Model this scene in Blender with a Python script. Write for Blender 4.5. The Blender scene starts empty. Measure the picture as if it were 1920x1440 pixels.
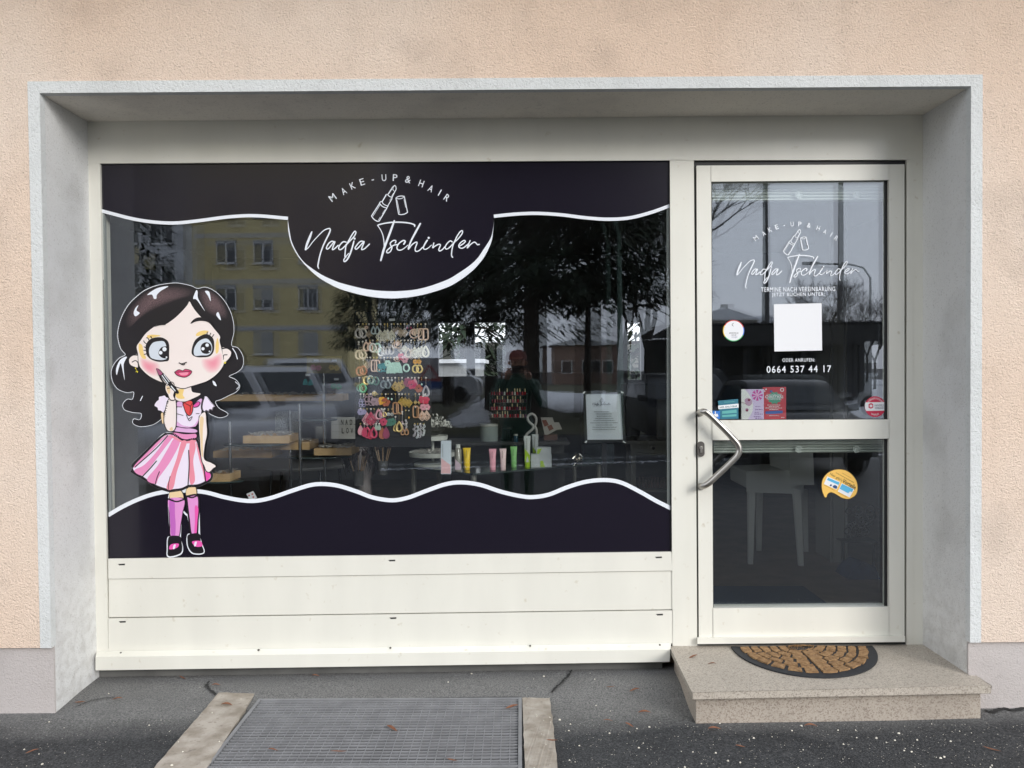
import bpy, bmesh, math, random
from mathutils import Vector, Matrix, noise
from mathutils.geometry import tessellate_polygon
R = math.radians
random.seed(7)
SC = bpy.context.scene
COL = SC.collection
# ---------------------------------------------------------------- camera
FPX = 1442.0; CH = 1.42
n_ = Vector((15, 27, -FPX)).normalized()
u_ = Vector((-.0095, 1, 0)); u_ = (u_ - n_ * u_.dot(n_)).normalized()
x_ = n_.cross(u_)
ROT = Matrix((x_, n_, u_))            # camera space -> world space
cam = bpy.data.cameras.new('camera'); cam.sensor_width = 36; cam.lens = FPX * 36 / 1920
cam.clip_start = .02; cam.clip_end = 2000
co = bpy.data.objects.new('camera', cam); COL.objects.link(co)
co.matrix_world = Matrix.Translation((0, 0, CH)) @ ROT.to_4x4()
SC.camera = co
def W(u, v, y):                        # a point of the photograph on the plane y
    w = ROT @ Vector((u - 960, 720 - v, -FPX)); w = w * (y / w.y)
    return Vector((w.x, y, w.z + CH))
def GP(u, v, z=0):                     # ... on the level z
    w = ROT @ Vector((u - 960, 720 - v, -FPX)); w = w * ((z - CH) / w.z)
    return Vector((w.x, w.y, z))
YG = 3.515                             # outer face of the glass
def RF(u, v, D):                       # real place of something seen reflected, D metres along the mirrored ray
    p = W(u, v, D); return Vector((p.x, 2 * YG - D, p.z))
# ---------------------------------------------------------------- world and sun
SUN_EL, SUN_AZ = R(22), R(142)         # azimuth measured clockwise from +Y: the light comes from behind right
w = bpy.data.worlds.new('World'); SC.world = w; w.use_nodes = True
nt = w.node_tree; nt.nodes.clear()
out = nt.nodes.new('ShaderNodeOutputWorld'); bg = nt.nodes.new('ShaderNodeBackground')
sky = nt.nodes.new('ShaderNodeTexSky'); sky.sky_type = 'NISHITA'; sky.sun_disc = False
sky.sun_elevation = SUN_EL; sky.sun_rotation = SUN_AZ; sky.air_density = 1.5; sky.dust_density = 1.5; sky.ozone_density = 1.2
hs = nt.nodes.new('ShaderNodeHueSaturation'); hs.inputs['Saturation'].default_value = .5
nt.links.new(sky.outputs[0], hs.inputs['Color']); 
cloud = nt.nodes.new('ShaderNodeMix'); cloud.data_type = 'RGBA'; cloud.inputs[0].default_value = .96; cloud.inputs[7].default_value = (6.5, 6.75, 7.2, 1)   # closed winter cloud cover over the sky
nt.links.new(hs.outputs[0], cloud.inputs[6]); nt.links.new(cloud.outputs[2], bg.inputs[0])
nt.links.new(bg.outputs[0], out.inputs[0]); bg.inputs[1].default_value = .15
sl = bpy.data.lights.new('sun', 'SUN'); sl.energy = 1.15; sl.angle = R(22); sl.color = (1, .96, .91)
so = bpy.data.objects.new('sun', sl); COL.objects.link(so)
sd = Vector((math.sin(SUN_AZ) * math.cos(SUN_EL), math.cos(SUN_AZ) * math.cos(SUN_EL), math.sin(SUN_EL)))
so.rotation_euler = sd.to_track_quat('Z', 'Y').to_euler()
SC.view_settings.view_transform = 'Standard'; SC.view_settings.look = 'None'
SC.view_settings.exposure = 0.86; SC.view_settings.gamma = 1
SC.render.engine = 'CYCLES'; SC.cycles.max_bounces = 10; SC.cycles.transparent_max_bounces = 24
SC.cycles.caustics_reflective = False; SC.cycles.caustics_refractive = False
# ---------------------------------------------------------------- materials
MATS = {}
def newmat(name):
    m = bpy.data.materials.new(name); m.use_nodes = True
    return m, m.node_tree, m.node_tree.nodes['Principled BSDF']
def M(name, col, rough=.6, metal=0, coat=0, spec=.5, vary=0, vscale=6, bump=0, bscale=80, bdist=.002, col2=None, emis=0, speck=None, vmap=None):
    """plain procedural material: base colour, soft variation, optional bump and specks"""
    if name in MATS: return MATS[name]
    m, t, b = newmat(name); N = t.nodes; L = t.links
    b.inputs['Roughness'].default_value = rough; b.inputs['Metallic'].default_value = metal
    b.inputs['Coat Weight'].default_value = coat; b.inputs['Coat Roughness'].default_value = .08
    b.inputs['Specular IOR Level'].default_value = spec
    c = (*col, 1); b.inputs['Base Color'].default_value = c
    tc = N.new('ShaderNodeTexCoord')
    if vary or col2:
        nz = N.new('ShaderNodeTexNoise'); nz.inputs['Scale'].default_value = vscale; nz.inputs['Detail'].default_value = 6
        mp_ = N.new('ShaderNodeMapping'); mp_.inputs['Scale'].default_value = vmap or (1, 1, 1); L.new(tc.outputs['Object'], mp_.inputs[0]); L.new(mp_.outputs[0], nz.inputs['Vector'])
        rp = N.new('ShaderNodeMapRange'); rp.inputs[1].default_value = .35; rp.inputs[2].default_value = .65
        L.new(nz.outputs[0], rp.inputs[0])
        mx = N.new('ShaderNodeMix'); mx.data_type = 'RGBA'
        mx.inputs[6].default_value = c
        mx.inputs[7].default_value = (*(col2 if col2 else tuple(x * (1 - vary) for x in col)), 1)
        L.new(rp.outputs[0], mx.inputs[0]); last = mx.outputs[2]
        if speck:
            vo = N.new('ShaderNodeTexNoise'); vo.inputs['Scale'].default_value = speck[0]; vo.inputs['Detail'].default_value = 3
            L.new(tc.outputs['Object'], vo.inputs['Vector'])
            r2 = N.new('ShaderNodeMapRange'); r2.inputs[1].default_value = speck[1]; r2.inputs[2].default_value = speck[2]
            L.new(vo.outputs[0], r2.inputs[0])
            m2 = N.new('ShaderNodeMix'); m2.data_type = 'RGBA'; m2.inputs[7].default_value = (*speck[3], 1)
            L.new(r2.outputs[0], m2.inputs[0]); L.new(last, m2.inputs[6]); last = m2.outputs[2]
        L.new(last, b.inputs['Base Color'])
    if bump:
        nb = N.new('ShaderNodeTexNoise'); nb.inputs['Scale'].default_value = bscale; nb.inputs['Detail'].default_value = 4
        L.new(tc.outputs['Object'], nb.inputs['Vector'])
        bp = N.new('ShaderNodeBump'); bp.inputs['Strength'].default_value = bump; bp.inputs['Distance'].default_value = bdist
        L.new(nb.outputs[0], bp.inputs['Height']); L.new(bp.outputs[0], b.inputs['Normal'])
    if emis:
        b.inputs['Emission Color'].default_value = c; b.inputs['Emission Strength'].default_value = emis
    MATS[name] = m; return m
def V(name, col, rough=.35, **k): return M(name, col, rough, **k)
def glassmat(name, fac, tint, rough=0.0):
    m = bpy.data.materials.new(name); m.use_nodes = True; t = m.node_tree; t.nodes.clear(); N = t.nodes; L = t.links
    o = N.new('ShaderNodeOutputMaterial'); mx = N.new('ShaderNodeMixShader'); tr = N.new('ShaderNodeBsdfTransparent'); gl = N.new('ShaderNodeBsdfGlossy')
    tr.inputs[0].default_value = (*tint, 1); gl.inputs['Roughness'].default_value = rough; gl.inputs[0].default_value = (.84, .90, 1, 1)
    fr = N.new('ShaderNodeLayerWeight'); fr.inputs[0].default_value = .25
    ad = N.new('ShaderNodeMapRange'); ad.inputs[1].default_value = 0; ad.inputs[2].default_value = 1; ad.inputs[3].default_value = fac; ad.inputs[4].default_value = .8
    L.new(fr.outputs['Fresnel'], ad.inputs[0]); L.new(ad.outputs[0], mx.inputs[0])
    L.new(tr.outputs[0], mx.inputs[1]); L.new(gl.outputs[0], mx.inputs[2]); L.new(mx.outputs[0], o.inputs[0])
    MATS[name] = m; return m
# ---------------------------------------------------------------- mesh helpers
class MB:
    def __init__(s): s.v = []; s.f = []; s.mi = []; s.cur = 0; s.sm = False
    def poly(s, pts):
        i = len(s.v); s.v += [tuple(p) for p in pts]; s.f.append(tuple(range(i, i + len(pts)))); s.mi.append(s.cur)
    def quadpts(s, a, b, c, d): s.poly((a, b, c, d))
    def hexa(s, p):                     # p: 8 corners, 0-3 one side, 4-7 the other
        i = len(s.v); s.v += [tuple(q) for q in p]
        for f in ((0, 1, 2, 3), (7, 6, 5, 4), (0, 4, 5, 1), (1, 5, 6, 2), (2, 6, 7, 3), (3, 7, 4, 0)):
            s.f.append(tuple(i + k for k in f)); s.mi.append(s.cur)
    def box(s, x0, y0, z0, x1, y1, z1):
        s.hexa([(x0, y0, z0), (x1, y0, z0), (x1, y0, z1), (x0, y0, z1), (x0, y1, z0), (x1, y1, z0), (x1, y1, z1), (x0, y1, z1)])
    def pbox(s, u0, v0, u1, v1, y0, y1):   # box whose front face spans photo pixels at depth y0
        s.pprism([(u0, v0), (u1, v0), (u1, v1), (u0, v1)], y0, y1)
    def pprism(s, uv, y0, y1):
        a = [W(u, v, y0) for u, v in uv]; b = [Vector((p.x, y1, p.z)) for p in a]; s.prism(a, b)
    def prism(s, a, b):
        n = len(a); i = len(s.v); s.v += [tuple(p) for p in a] + [tuple(p) for p in b]
        s.face_fill(list(range(i, i + n)), a); s.face_fill(list(range(i + n, i + 2 * n)), b, True)
        for k in range(n):
            s.f.append((i + k, i + (k + 1) % n, i + n + (k + 1) % n, i + n + k)); s.mi.append(s.cur)
    def face_fill(s, idx, pts, flip=False):
        if len(idx) <= 4: s.f.append(tuple(idx)); s.mi.append(s.cur); return
        for t in tessellate_polygon([[Vector(p) for p in pts]]):
            s.f.append(tuple(idx[k] for k in t)); s.mi.append(s.cur)
    def fill(s, pts):
        i = len(s.v); s.v += [tuple(p) for p in pts]; s.face_fill(list(range(i, i + len(pts))), pts)
    def tube(s, pts, r, n=8, cap=True, closed=False):
        pts = [Vector(p) for p in pts]; rs = r if isinstance(r, (list, tuple)) else [r] * len(pts)
        i0 = len(s.v); nrm = None; m = len(pts)
        for k, p in enumerate(pts):
            if closed: d = pts[(k + 1) % m] - pts[k - 1]
            else: d = pts[min(k + 1, m - 1)] - pts[max(k - 1, 0)]
            if d.length < 1e-9: d = Vector((0, 0, 1))
            d.normalize()
            if nrm is None: nrm = d.orthogonal().normalized()
            else:
                nrm = nrm - d * nrm.dot(d)
                nrm = nrm.normalized() if nrm.length > 1e-6 else d.orthogonal().normalized()
            b = d.cross(nrm)
            for j in range(n):
                a = 2 * math.pi * j / n; s.v.append(tuple(p + (nrm * math.cos(a) + b * math.sin(a)) * rs[k]))
        rng = m if closed else m - 1
        for k in range(rng):
            k2 = (k + 1) % m
            for j in range(n):
                s.f.append((i0 + k * n + j, i0 + k * n + (j + 1) % n, i0 + k2 * n + (j + 1) % n, i0 + k2 * n + j)); s.mi.append(s.cur)
        if cap and not closed:
            s.f.append(tuple(i0 + j for j in reversed(range(n)))); s.mi.append(s.cur)
            s.f.append(tuple(i0 + (m - 1) * n + j for j in range(n))); s.mi.append(s.cur)
    def lathe(s, prof, cx, cy, cz, n=24, sx=1, sy=1):   # prof: (radius, height)
        i0 = len(s.v)
        for r, h in prof:
            for j in range(n):
                a = 2 * math.pi * j / n; s.v.append((cx + r * math.cos(a) * sx, cy + r * math.sin(a) * sy, cz + h))
        for k in range(len(prof) - 1):
            for j in range(n):
                s.f.append((i0 + k * n + j, i0 + k * n + (j + 1) % n, i0 + (k + 1) * n + (j + 1) % n, i0 + (k + 1) * n + j)); s.mi.append(s.cur)
        s.f.append(tuple(i0 + j for j in reversed(range(n)))); s.mi.append(s.cur)
        s.f.append(tuple(i0 + (len(prof) - 1) * n + j for j in range(n))); s.mi.append(s.cur)
    def obj(s, name, mats, parent=None, smooth=False, bevel=0):
        me = bpy.data.meshes.new(name); me.from_pydata(s.v, [], s.f); 
        for m in (mats if isinstance(mats, (list, tuple)) else [mats]): me.materials.append(m)
        me.polygons.foreach_set('material_index', s.mi)
        if smooth: me.polygons.foreach_set('use_smooth', [True] * len(me.polygons))
        me.update(); o = bpy.data.objects.new(name, me); COL.objects.link(o)
        if smooth:
            try: me.set_sharp_from_angle(angle=R(42))
            except Exception: pass
        if bevel:
            bv = o.modifiers.new('bevel', 'BEVEL'); bv.width = bevel; bv.segments = 2; bv.limit_method = 'ANGLE'; bv.angle_limit = R(40)
        if parent is not None:
            o.parent = parent
            if parent.type == 'EMPTY': o.matrix_parent_inverse = Matrix.Translation(-Vector(parent.location))
        return o
def thing(name, label, cat, loc=(0, 0, 0), group=None):
    o = bpy.data.objects.new(name, None); COL.objects.link(o); o.location = loc; o.empty_display_size = .1
    return tag(o, label, cat, group)
def tag(o, label=None, cat=None, group=None, kind=None):
    if label: o['label'] = label
    if cat: o['category'] = cat
    if group: o['group'] = group
    if kind: o['kind'] = kind
    return o
def copy_thing(o, loc, rz=0, label=None, scale=None):
    r = o.copy(); COL.objects.link(r); r.location = loc; r.rotation_euler = (0, 0, rz)
    if scale: r.scale = scale
    if label: r['label'] = label
    for ch in list(o.children):
        c = ch.copy(); COL.objects.link(c); c.parent = r
        for g in list(ch.children):
            d = g.copy(); COL.objects.link(d); d.parent = c
    return r
def spline(pts, n=6, closed=False):
    P = [Vector((p[0], p[1])) for p in pts]; m = len(P); o = []
    for k in range(m if closed else m - 1):
        p1, p2 = P[k], P[(k + 1) % m]
        p0 = P[k - 1] if (closed or k > 0) else p1 * 2 - p2
        p3 = P[(k + 2) % m] if (closed or k + 2 < m) else p2 * 2 - p1
        for j in range(n):
            t = j / n
            o.append(((2 * p1) + (p2 - p0) * t + (2 * p0 - 5 * p1 + 4 * p2 - p3) * t * t + (3 * p1 - p0 - 3 * p2 + p3) * t ** 3) * .5)
    if not closed: o.append(P[-1])
    return o
# flat printed / cut vinyl shapes, drawn in photo pixels on a plane y; every shape is laid a hair in front of the last
class Flat(MB):
    def __init__(s, y, tr=None): super().__init__(); s.y = y; s.tr = tr
    def pt(s, p):
        if s.tr: p = s.tr(p[0], p[1])
        return W(p[0], p[1], s.y)
    def up(s): s.y -= 4e-5
    def shape(s, pts, smooth=True, n=5):
        if smooth: pts = spline(pts, n, True)
        s.fill([s.pt(p) for p in pts]); s.up()
    def stroke(s, pts, w=1.0, closed=False, smooth=True, n=6, caps=True):
        ws = w
        if isinstance(w, (list, tuple)):
            if smooth:
                ws = []; m = len(w)
                for k in range(m - 1):
                    for j in range(n): ws.append(w[k] + (w[k + 1] - w[k]) * j / n)
                ws.append(w[-1])
        if smooth: pts = spline(pts, n, closed)
        pts = [Vector((p[0], p[1])) for p in pts]
        if closed: pts.append(pts[0])
        m = len(pts); ws = ws if isinstance(ws, list) else [ws] * m
        L = []; Rr = []
        for k in range(m):
            d = pts[min(k + 1, m - 1)] - pts[max(k - 1, 0)]
            if closed and k in (0, m - 1): d = pts[1] - pts[m - 2]
            d = d.normalized() if d.length > 1e-6 else Vector((1, 0)); q = Vector((-d.y, d.x)) * ws[k] * .5
            L.append(s.pt(pts[k] + q)); Rr.append(s.pt(pts[k] - q))
        for k in range(m - 1): 
            s.poly((L[k], L[k + 1], Rr[k + 1], Rr[k]))
            s.y -= 2e-6
            # tilt the ribbon a hair so that a stroke crossing itself never lies in one plane
            L[k + 1].y = Rr[k + 1].y = s.y
        if caps and not closed:
            for e in (0, m - 1):
                s.up(); s.poly([s.pt(pts[e] + Vector((math.cos(a * math.pi / 5), math.sin(a * math.pi / 5))) * ws[e] * .5) for a in range(10)])
        s.up()
    def disc(s, c, r, ry=None, n=24):
        ry = ry or r
        s.fill([s.pt((c[0] + r * math.cos(2 * math.pi * k / n), c[1] + ry * math.sin(2 * math.pi * k / n))) for k in range(n)]); s.up()
    def ring(s, c, r, w, n=32):
        s.stroke([(c[0] + r * math.cos(2 * math.pi * k / n), c[1] + r * math.sin(2 * math.pi * k / n)) for k in range(n)], w, closed=True, smooth=False)
    def text(s, body, c, wpx, hpx, ang=0, bold=0, space=1.0):
        """letters of the built-in font fitted into a wpx x hpx box round pixel c"""
        cu = bpy.data.curves.new('letters', 'FONT'); cu.body = body; cu.size = 1; cu.offset = bold; cu.space_character = space; cu.resolution_u = 3
        ob = bpy.data.objects.new('letters', cu); COL.objects.link(ob)
        dg = bpy.context.evaluated_depsgraph_get(); dg.update()
        me = ob.evaluated_get(dg).to_mesh()
        vs = [v.co.copy() for v in me.vertices]; fs = [tuple(p.vertices) for p in me.polygons]
        ob.evaluated_get(dg).to_mesh_clear(); bpy.data.objects.remove(ob); bpy.data.curves.remove(cu)
        if not vs: return
        x0 = min(v.x for v in vs); x1 = max(v.x for v in vs); y0 = min(v.y for v in vs); y1 = max(v.y for v in vs)
        sx = (wpx / (x1 - x0)) if wpx else hpx / (y1 - y0); sy = hpx / (y1 - y0)
        ca, sa = math.cos(R(ang)), math.sin(R(ang)); i = len(s.v)
        for v in vs:
            a = (v.x - (x0 + x1) / 2) * sx; b = (v.y - (y0 + y1) / 2) * sy
            s.v.append(tuple(s.pt((c[0] + a * ca - b * sa, c[1] - (a * sa + b * ca)))))
        for f in fs: s.f.append(tuple(i + k for k in f)); s.mi.append(s.cur)
        s.up()
    def scribble(s, u0, u1, v, h, ang=0, seed=1):
        """a line of print too small to read"""
        rn = random.Random(seed); x = u0; ca, sa = math.cos(R(ang)), math.sin(R(ang)); cx = (u0 + u1) / 2
        while x < u1:
            wd = min(rn.uniform(.7, 2.2) * h, u1 - x + .1)
            q = []
            for (a, b) in ((x, -h * rn.uniform(.3, .5)), (x + wd, -h * rn.uniform(.3, .5)), (x + wd, h * rn.uniform(.3, .5)), (x, h * rn.uniform(.3, .5))):
                a -= cx; q.append(s.pt((cx + a * ca + b * sa, v - a * sa + b * ca)))
            s.poly(q); x += wd + rn.uniform(.25, .6) * h
        s.up()
# ================================================================ surface materials of the setting
def stucco(name, c1, c2, scale, strength, dist, dark, dirt=.25, low=0):
    m, t, b = newmat(name); N = t.nodes; L = t.links; tc = N.new('ShaderNodeTexCoord')
    b.inputs['Roughness'].default_value = .92; b.inputs['Specular IOR Level'].default_value = .25
    def noi(sc, det, dis=0):
        n = N.new('ShaderNodeTexNoise'); n.inputs['Scale'].default_value = sc; n.inputs['Detail'].default_value = det; n.inputs['Distortion'].default_value = dis
        L.new(tc.outputs['Object'], n.inputs['Vector']); return n.outputs[0]
    def rng(src, a, b2, c=0, d=1):
        r = N.new('ShaderNodeMapRange'); r.inputs[1].default_value = a; r.inputs[2].default_value = b2; r.inputs[3].default_value = c; r.inputs[4].default_value = d
        L.new(src, r.inputs[0]); return r.outputs[0]
    def mix(f, a, c):
        x = N.new('ShaderNodeMix'); x.data_type = 'RGBA'; L.new(f, x.inputs[0])
        for k, v in ((6, a), (7, c)):
            if isinstance(v, tuple): x.inputs[k].default_value = (*v, 1)
            else: L.new(v, x.inputs[k])
        return x.outputs[2]
    base = mix(rng(noi(.9, 3), .38, .62), c1, c2)
    grain = noi(scale, 3, .9)
    blot = rng(noi(3.2, 5), .52, .72, 0, dirt)
    base = mix(blot, base, dark)
    mpn = N.new('ShaderNodeMapping'); mpn.inputs['Scale'].default_value = (5, 5, .55); L.new(tc.outputs['Object'], mpn.inputs[0]); sn = N.new('ShaderNodeTexNoise'); sn.inputs['Scale'].default_value = 1.6; sn.inputs['Detail'].default_value = 7; L.new(mpn.outputs[0], sn.inputs['Vector'])
    base = mix(rng(sn.outputs[0], .56, .80, 0, .17), base, dark)
    pit = rng(grain, .30, .42, .42, 0)
    base = mix(pit, base, dark)
    fine = rng(noi(scale * .35, 4), .62, .74, 0, .25); base = mix(fine, base, dark)
    if low:
        sz = N.new('ShaderNodeSeparateXYZ'); L.new(tc.outputs['Object'], sz.inputs[0]); mm = N.new('ShaderNodeMath'); mm.operation = 'MULTIPLY'; L.new(rng(sz.outputs['Z'], low, low * .3), mm.inputs[0]); L.new(rng(noi(22, 7, .3), .42, .68, 0, .30), mm.inputs[1]); base = mix(mm.outputs[0], base, (.30, .275, .24))
    L.new(base, b.inputs['Base Color'])
    bp = N.new('ShaderNodeBump'); bp.inputs['Strength'].default_value = strength; bp.inputs['Distance'].default_value = dist
    L.new(grain, bp.inputs['Height']); L.new(bp.outputs[0], b.inputs['Normal'])
    MATS[name] = m; return m
peach = stucco('peach_render', (.81, .63, .50), (.83, .69, .58), 140, 1.0, .0075, (.42, .33, .27), .30)
lipm = stucco('pale_grey_render', (.66, .68, .68), (.70, .72, .72), 110, .7, .007, (.40, .41, .40), .3)
jambm = stucco('grey_reveal_render', (.68, .69, .70), (.74, .74, .73), 130, .7, .005, (.36, .35, .33), .42, .75)
plinthm = stucco('mauve_grey_plinth', (.48, .445, .435), (.53, .49, .475), 130, .6, .005, (.34, .31, .30), .3)
def ground_material():
    m, t, b = newmat('asphalt'); N = t.nodes; L = t.links; tc = N.new('ShaderNodeTexCoord'); sp = N.new('ShaderNodeSeparateXYZ')
    L.new(tc.outputs['Object'], sp.inputs[0])
    def noi(sc, det, dis=0):
        n = N.new('ShaderNodeTexNoise'); n.inputs['Scale'].default_value = sc; n.inputs['Detail'].default_value = det; n.inputs['Distortion'].default_value = dis
        L.new(tc.outputs['Object'], n.inputs['Vector']); return n.outputs[0]
    def mth(op, a, b2):
        x = N.new('ShaderNodeMath'); x.operation = op
        for k, v in ((0, a), (1, b2)):
            if isinstance(v, (int, float)): x.inputs[k].default_value = v
            else: L.new(v, x.inputs[k])
        return x.outputs[0]
    def rng(src, a, b2, c=0, d=1):
        r = N.new('ShaderNodeMapRange'); r.inputs[1].default_value = a; r.inputs[2].default_value = b2; r.inputs[3].default_value = c; r.inputs[4].default_value = d
        L.new(src, r.inputs[0]); return r.outputs[0]
    def mix(f, a, c):
        x = N.new('ShaderNodeMix'); x.data_type = 'RGBA'; L.new(f, x.inputs[0])
        for k, v in ((6, a), (7, c)):
            if isinstance(v, tuple): x.inputs[k].default_value = (*v, 1)
            else: L.new(v, x.inputs[k])
        return x.outputs[2]
    # dry, dusty strip close to the house; damp dark asphalt further out
    edge = mth('ADD', sp.outputs['Y'], mth('MULTIPLY', mth('SUBTRACT', noi(2.2, 4), .5), .35))
    dry = rng(edge, 2.93, 3.12)
    grain = noi(170, 3); big = noi(5, 5)
    wet = mix(rng(grain, .42, .68), (.024, .026, .029), (.085, .088, .092))
    g2 = noi(55, 2); wet = mix(rng(g2, .56, .72, 0, .55), wet, (.10, .102, .104)); wet = mix(rng(big, .45, .7, 0, .4), wet, (.02, .021, .024))
    dr = mix(rng(grain, .35, .66), (.10, .10, .10), (.24, .24, .235))
    dr = mix(rng(big, .45, .7, 0, .35), dr, (.12, .12, .118))
    L.new(mix(dry, wet, dr), b.inputs['Base Color'])
    L.new(rng(dry, 0, 1, .8, .92), b.inputs['Roughness']); b.inputs['Specular IOR Level'].default_value = .3
    bp = N.new('ShaderNodeBump'); bp.inputs['Strength'].default_value = .8; bp.inputs['Distance'].default_value = .006
    L.new(grain, bp.inputs['Height']); L.new(bp.outputs[0], b.inputs['Normal'])
    return m
asphalt = ground_material()
def granite(name, c1, c2, dark, sc=1.0):
    m, t, b = newmat(name); N = t.nodes; L = t.links; tc = N.new('ShaderNodeTexCoord')
    b.inputs['Roughness'].default_value = .55
    prev = None; col = None
    v = N.new('ShaderNodeTexVoronoi'); v.inputs['Scale'].default_value = 160 * sc; L.new(tc.outputs['Object'], v.inputs['Vector'])
    r = N.new('ShaderNodeValToRGB'); e = r.color_ramp.elements
    e[0].position = .0; e[0].color = (*dark, 1); e[1].position = 1; e[1].color = (*c2, 1)
    x = e.new(.22); x.color = (*tuple(.5 * (a + d) for a, d in zip(c1, dark)), 1); x = e.new(.34); x.color = (*c1, 1)
    sep = N.new('ShaderNodeSeparateColor'); L.new(v.outputs['Color'], sep.inputs[0]); L.new(sep.outputs[0], r.inputs[0])
    nz = N.new('ShaderNodeTexNoise'); nz.inputs['Scale'].default_value = 4; nz.inputs['Detail'].default_value = 5; L.new(tc.outputs['Object'], nz.inputs['Vector'])
    rr = N.new('ShaderNodeMapRange'); rr.inputs[1].default_value = .4; rr.inputs[2].default_value = .75; rr.inputs[4].default_value = .35; L.new(nz.outputs[0], rr.inputs[0])
    mx = N.new('ShaderNodeMix'); mx.data_type = 'RGBA'; mx.inputs[7].default_value = (*tuple(a * .6 for a in c1), 1)
    L.new(rr.outputs[0], mx.inputs[0]); L.new(r.outputs[0], mx.inputs[6]); L.new(mx.outputs[2], b.inputs['Base Color'])
    bp = N.new('ShaderNodeBump'); bp.inputs['Strength'].default_value = .25; bp.inputs['Distance'].default_value = .001
    L.new(sep.outputs[1], bp.inputs['Height']); L.new(bp.outputs[0], b.inputs['Normal']); MATS[name] = m; return m
slabm = granite('granite_slab', (.44, .39, .33), (.52, .475, .41), (.27, .235, .20), 1.5)
riserm = granite('granite_riser', (.40, .345, .29), (.46, .41, .35), (.25, .205, .17), 1.3)
cream = M('cream_aluminium', (.78, .77, .70), .38, coat=.5, vary=.05, vscale=2.2, vmap=(3.1, 3.1, .8), speck=(26, .66, .80, (.60, .56, .46)), bump=.05, bscale=6, bdist=.003)
black = M('black_rubber', (.012, .012, .014), .5)
dark = M('dark_cavity', (.02, .02, .02), .9)
film = M('dark_window_film', (.009, .007, .015), .22, coat=.2, spec=.4, bump=.04, bscale=9, bdist=.002)
white = V('white_vinyl', (.80, .84, .90), .35)
concrete = M('concrete', (.27, .235, .19), .9, col2=(.44, .40, .35), vscale=14, bump=.4, bscale=120, bdist=.004, speck=(40, .6, .75, (.22, .19, .16)))
steel = M('brushed_steel', (.45, .43, .40), .32, metal=1, bump=.05, bscale=300)
galv = M('galvanised_steel', (.27, .275, .29), .5, metal=.2, vary=.2, vscale=14)
wood = M('light_wood', (.55, .38, .20), .55, col2=(.42, .27, .13), vscale=14)
# ================================================================ ground
def g(x, y):
    t = max(0, min(1, (y - 3.14) / .24)); t = t * t * (3 - 2 * t); a = max(0, min(1, (y - 2.2) / .4))
    if x < -2.02 or x > 1.9: t *= 0
    return .008 * a + t * max(.006, min(.034, .034 - .010 * (.6 - x)))
hx0, hx1, hy0, hy1 = -1.135, -.006, 2.55, 3.262
def build_ground():
    xs = [-400, -120, -40, -15, -8] + [-4 + .25 * k for k in range(33)] + [8, 15, 40, 120, 400]
    ys = [-400, -150, -60, -25, -10, -4, 0, 1.5] + [2.0 + .1 * k for k in range(17)] + [3.66, 6, 12, 40, 120, 400]
    xs = sorted(set(xs + [hx0, hx1, -1.96, 1.86])); ys = sorted(set(ys + [hy0, hy1, 3.15, 3.2, 3.25, 3.35, 3.45])); b = MB()
    idx = {}
    for i, x in enumerate(xs):
        for j, y in enumerate(ys):
            idx[i, j] = len(b.v); z = g(x, y)
            if 2 < y < 3.6 and -4 < x < 4: z += .003 * noise.noise(Vector((x * 3, y * 3, 0)))
            if y > 3.65: z = -.01
            b.v.append((x, y, z))
    for i in range(len(xs) - 1):
        for j in range(len(ys) - 1):
            if xs[i] >= hx0 - 1e-6 and xs[i + 1] <= hx1 + 1e-6 and ys[j] >= hy0 - 1e-6 and ys[j + 1] <= hy1 + 1e-6: continue
            b.f.append((idx[i, j], idx[i + 1, j], idx[i + 1, j + 1], idx[i, j + 1])); b.mi.append(0)
    tag(b.obj('ground', asphalt, smooth=True), kind='structure')
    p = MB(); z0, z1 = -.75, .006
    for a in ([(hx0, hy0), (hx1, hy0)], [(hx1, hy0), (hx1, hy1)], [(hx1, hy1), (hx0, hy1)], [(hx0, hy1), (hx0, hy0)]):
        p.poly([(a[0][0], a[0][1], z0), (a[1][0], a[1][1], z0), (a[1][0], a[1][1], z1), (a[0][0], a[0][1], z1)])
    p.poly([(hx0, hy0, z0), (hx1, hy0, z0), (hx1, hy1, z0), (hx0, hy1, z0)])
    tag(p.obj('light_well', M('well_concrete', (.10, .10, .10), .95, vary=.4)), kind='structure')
build_ground()
def crack(pts, w, name='pavement_crack'):
    f = MB(); q = []
    pp = spline([GP(u, v, .03).to_2d() for u, v in pts], 6); rn = random.Random(3)
    L = []; Q = []
    for k, p in enumerate(pp):
        d = (pp[min(k + 1, len(pp) - 1)] - pp[max(k - 1, 0)]).normalized(); nn = Vector((-d.y, d.x)); ww = w * rn.uniform(.4, 1.3) * .5; j = nn * rn.uniform(-.003, .003)
        z = g(p.x, p.y) + .0065
        L.append((p.x + nn.x * ww + j.x, p.y + nn.y * ww + j.y, z)); Q.append((p.x - nn.x * ww + j.x, p.y - nn.y * ww + j.y, z))
    for k in range(len(pp) - 1): f.poly((L[k], L[k + 1], Q[k + 1], Q[k]))
    tag(f.obj(name, dark), kind='structure')
crack([(392, 1276), (388, 1284), (394, 1292), (404, 1300)], .012)
crack([(1072, 1262), (1066, 1272), (1058, 1280), (1046, 1290), (1034, 1299)], .011)
crack([(140, 1320), (165, 1310), (185, 1306), (215, 1303)], .005)
crack([(1846, 1324), (1862, 1327), (1880, 1321), (1900, 1324), (1925, 1318)], .020)
crack([(1307, 1343), (1420, 1341.5), (1560, 1339), (1700, 1336), (1838, 1333)], .007)
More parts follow.
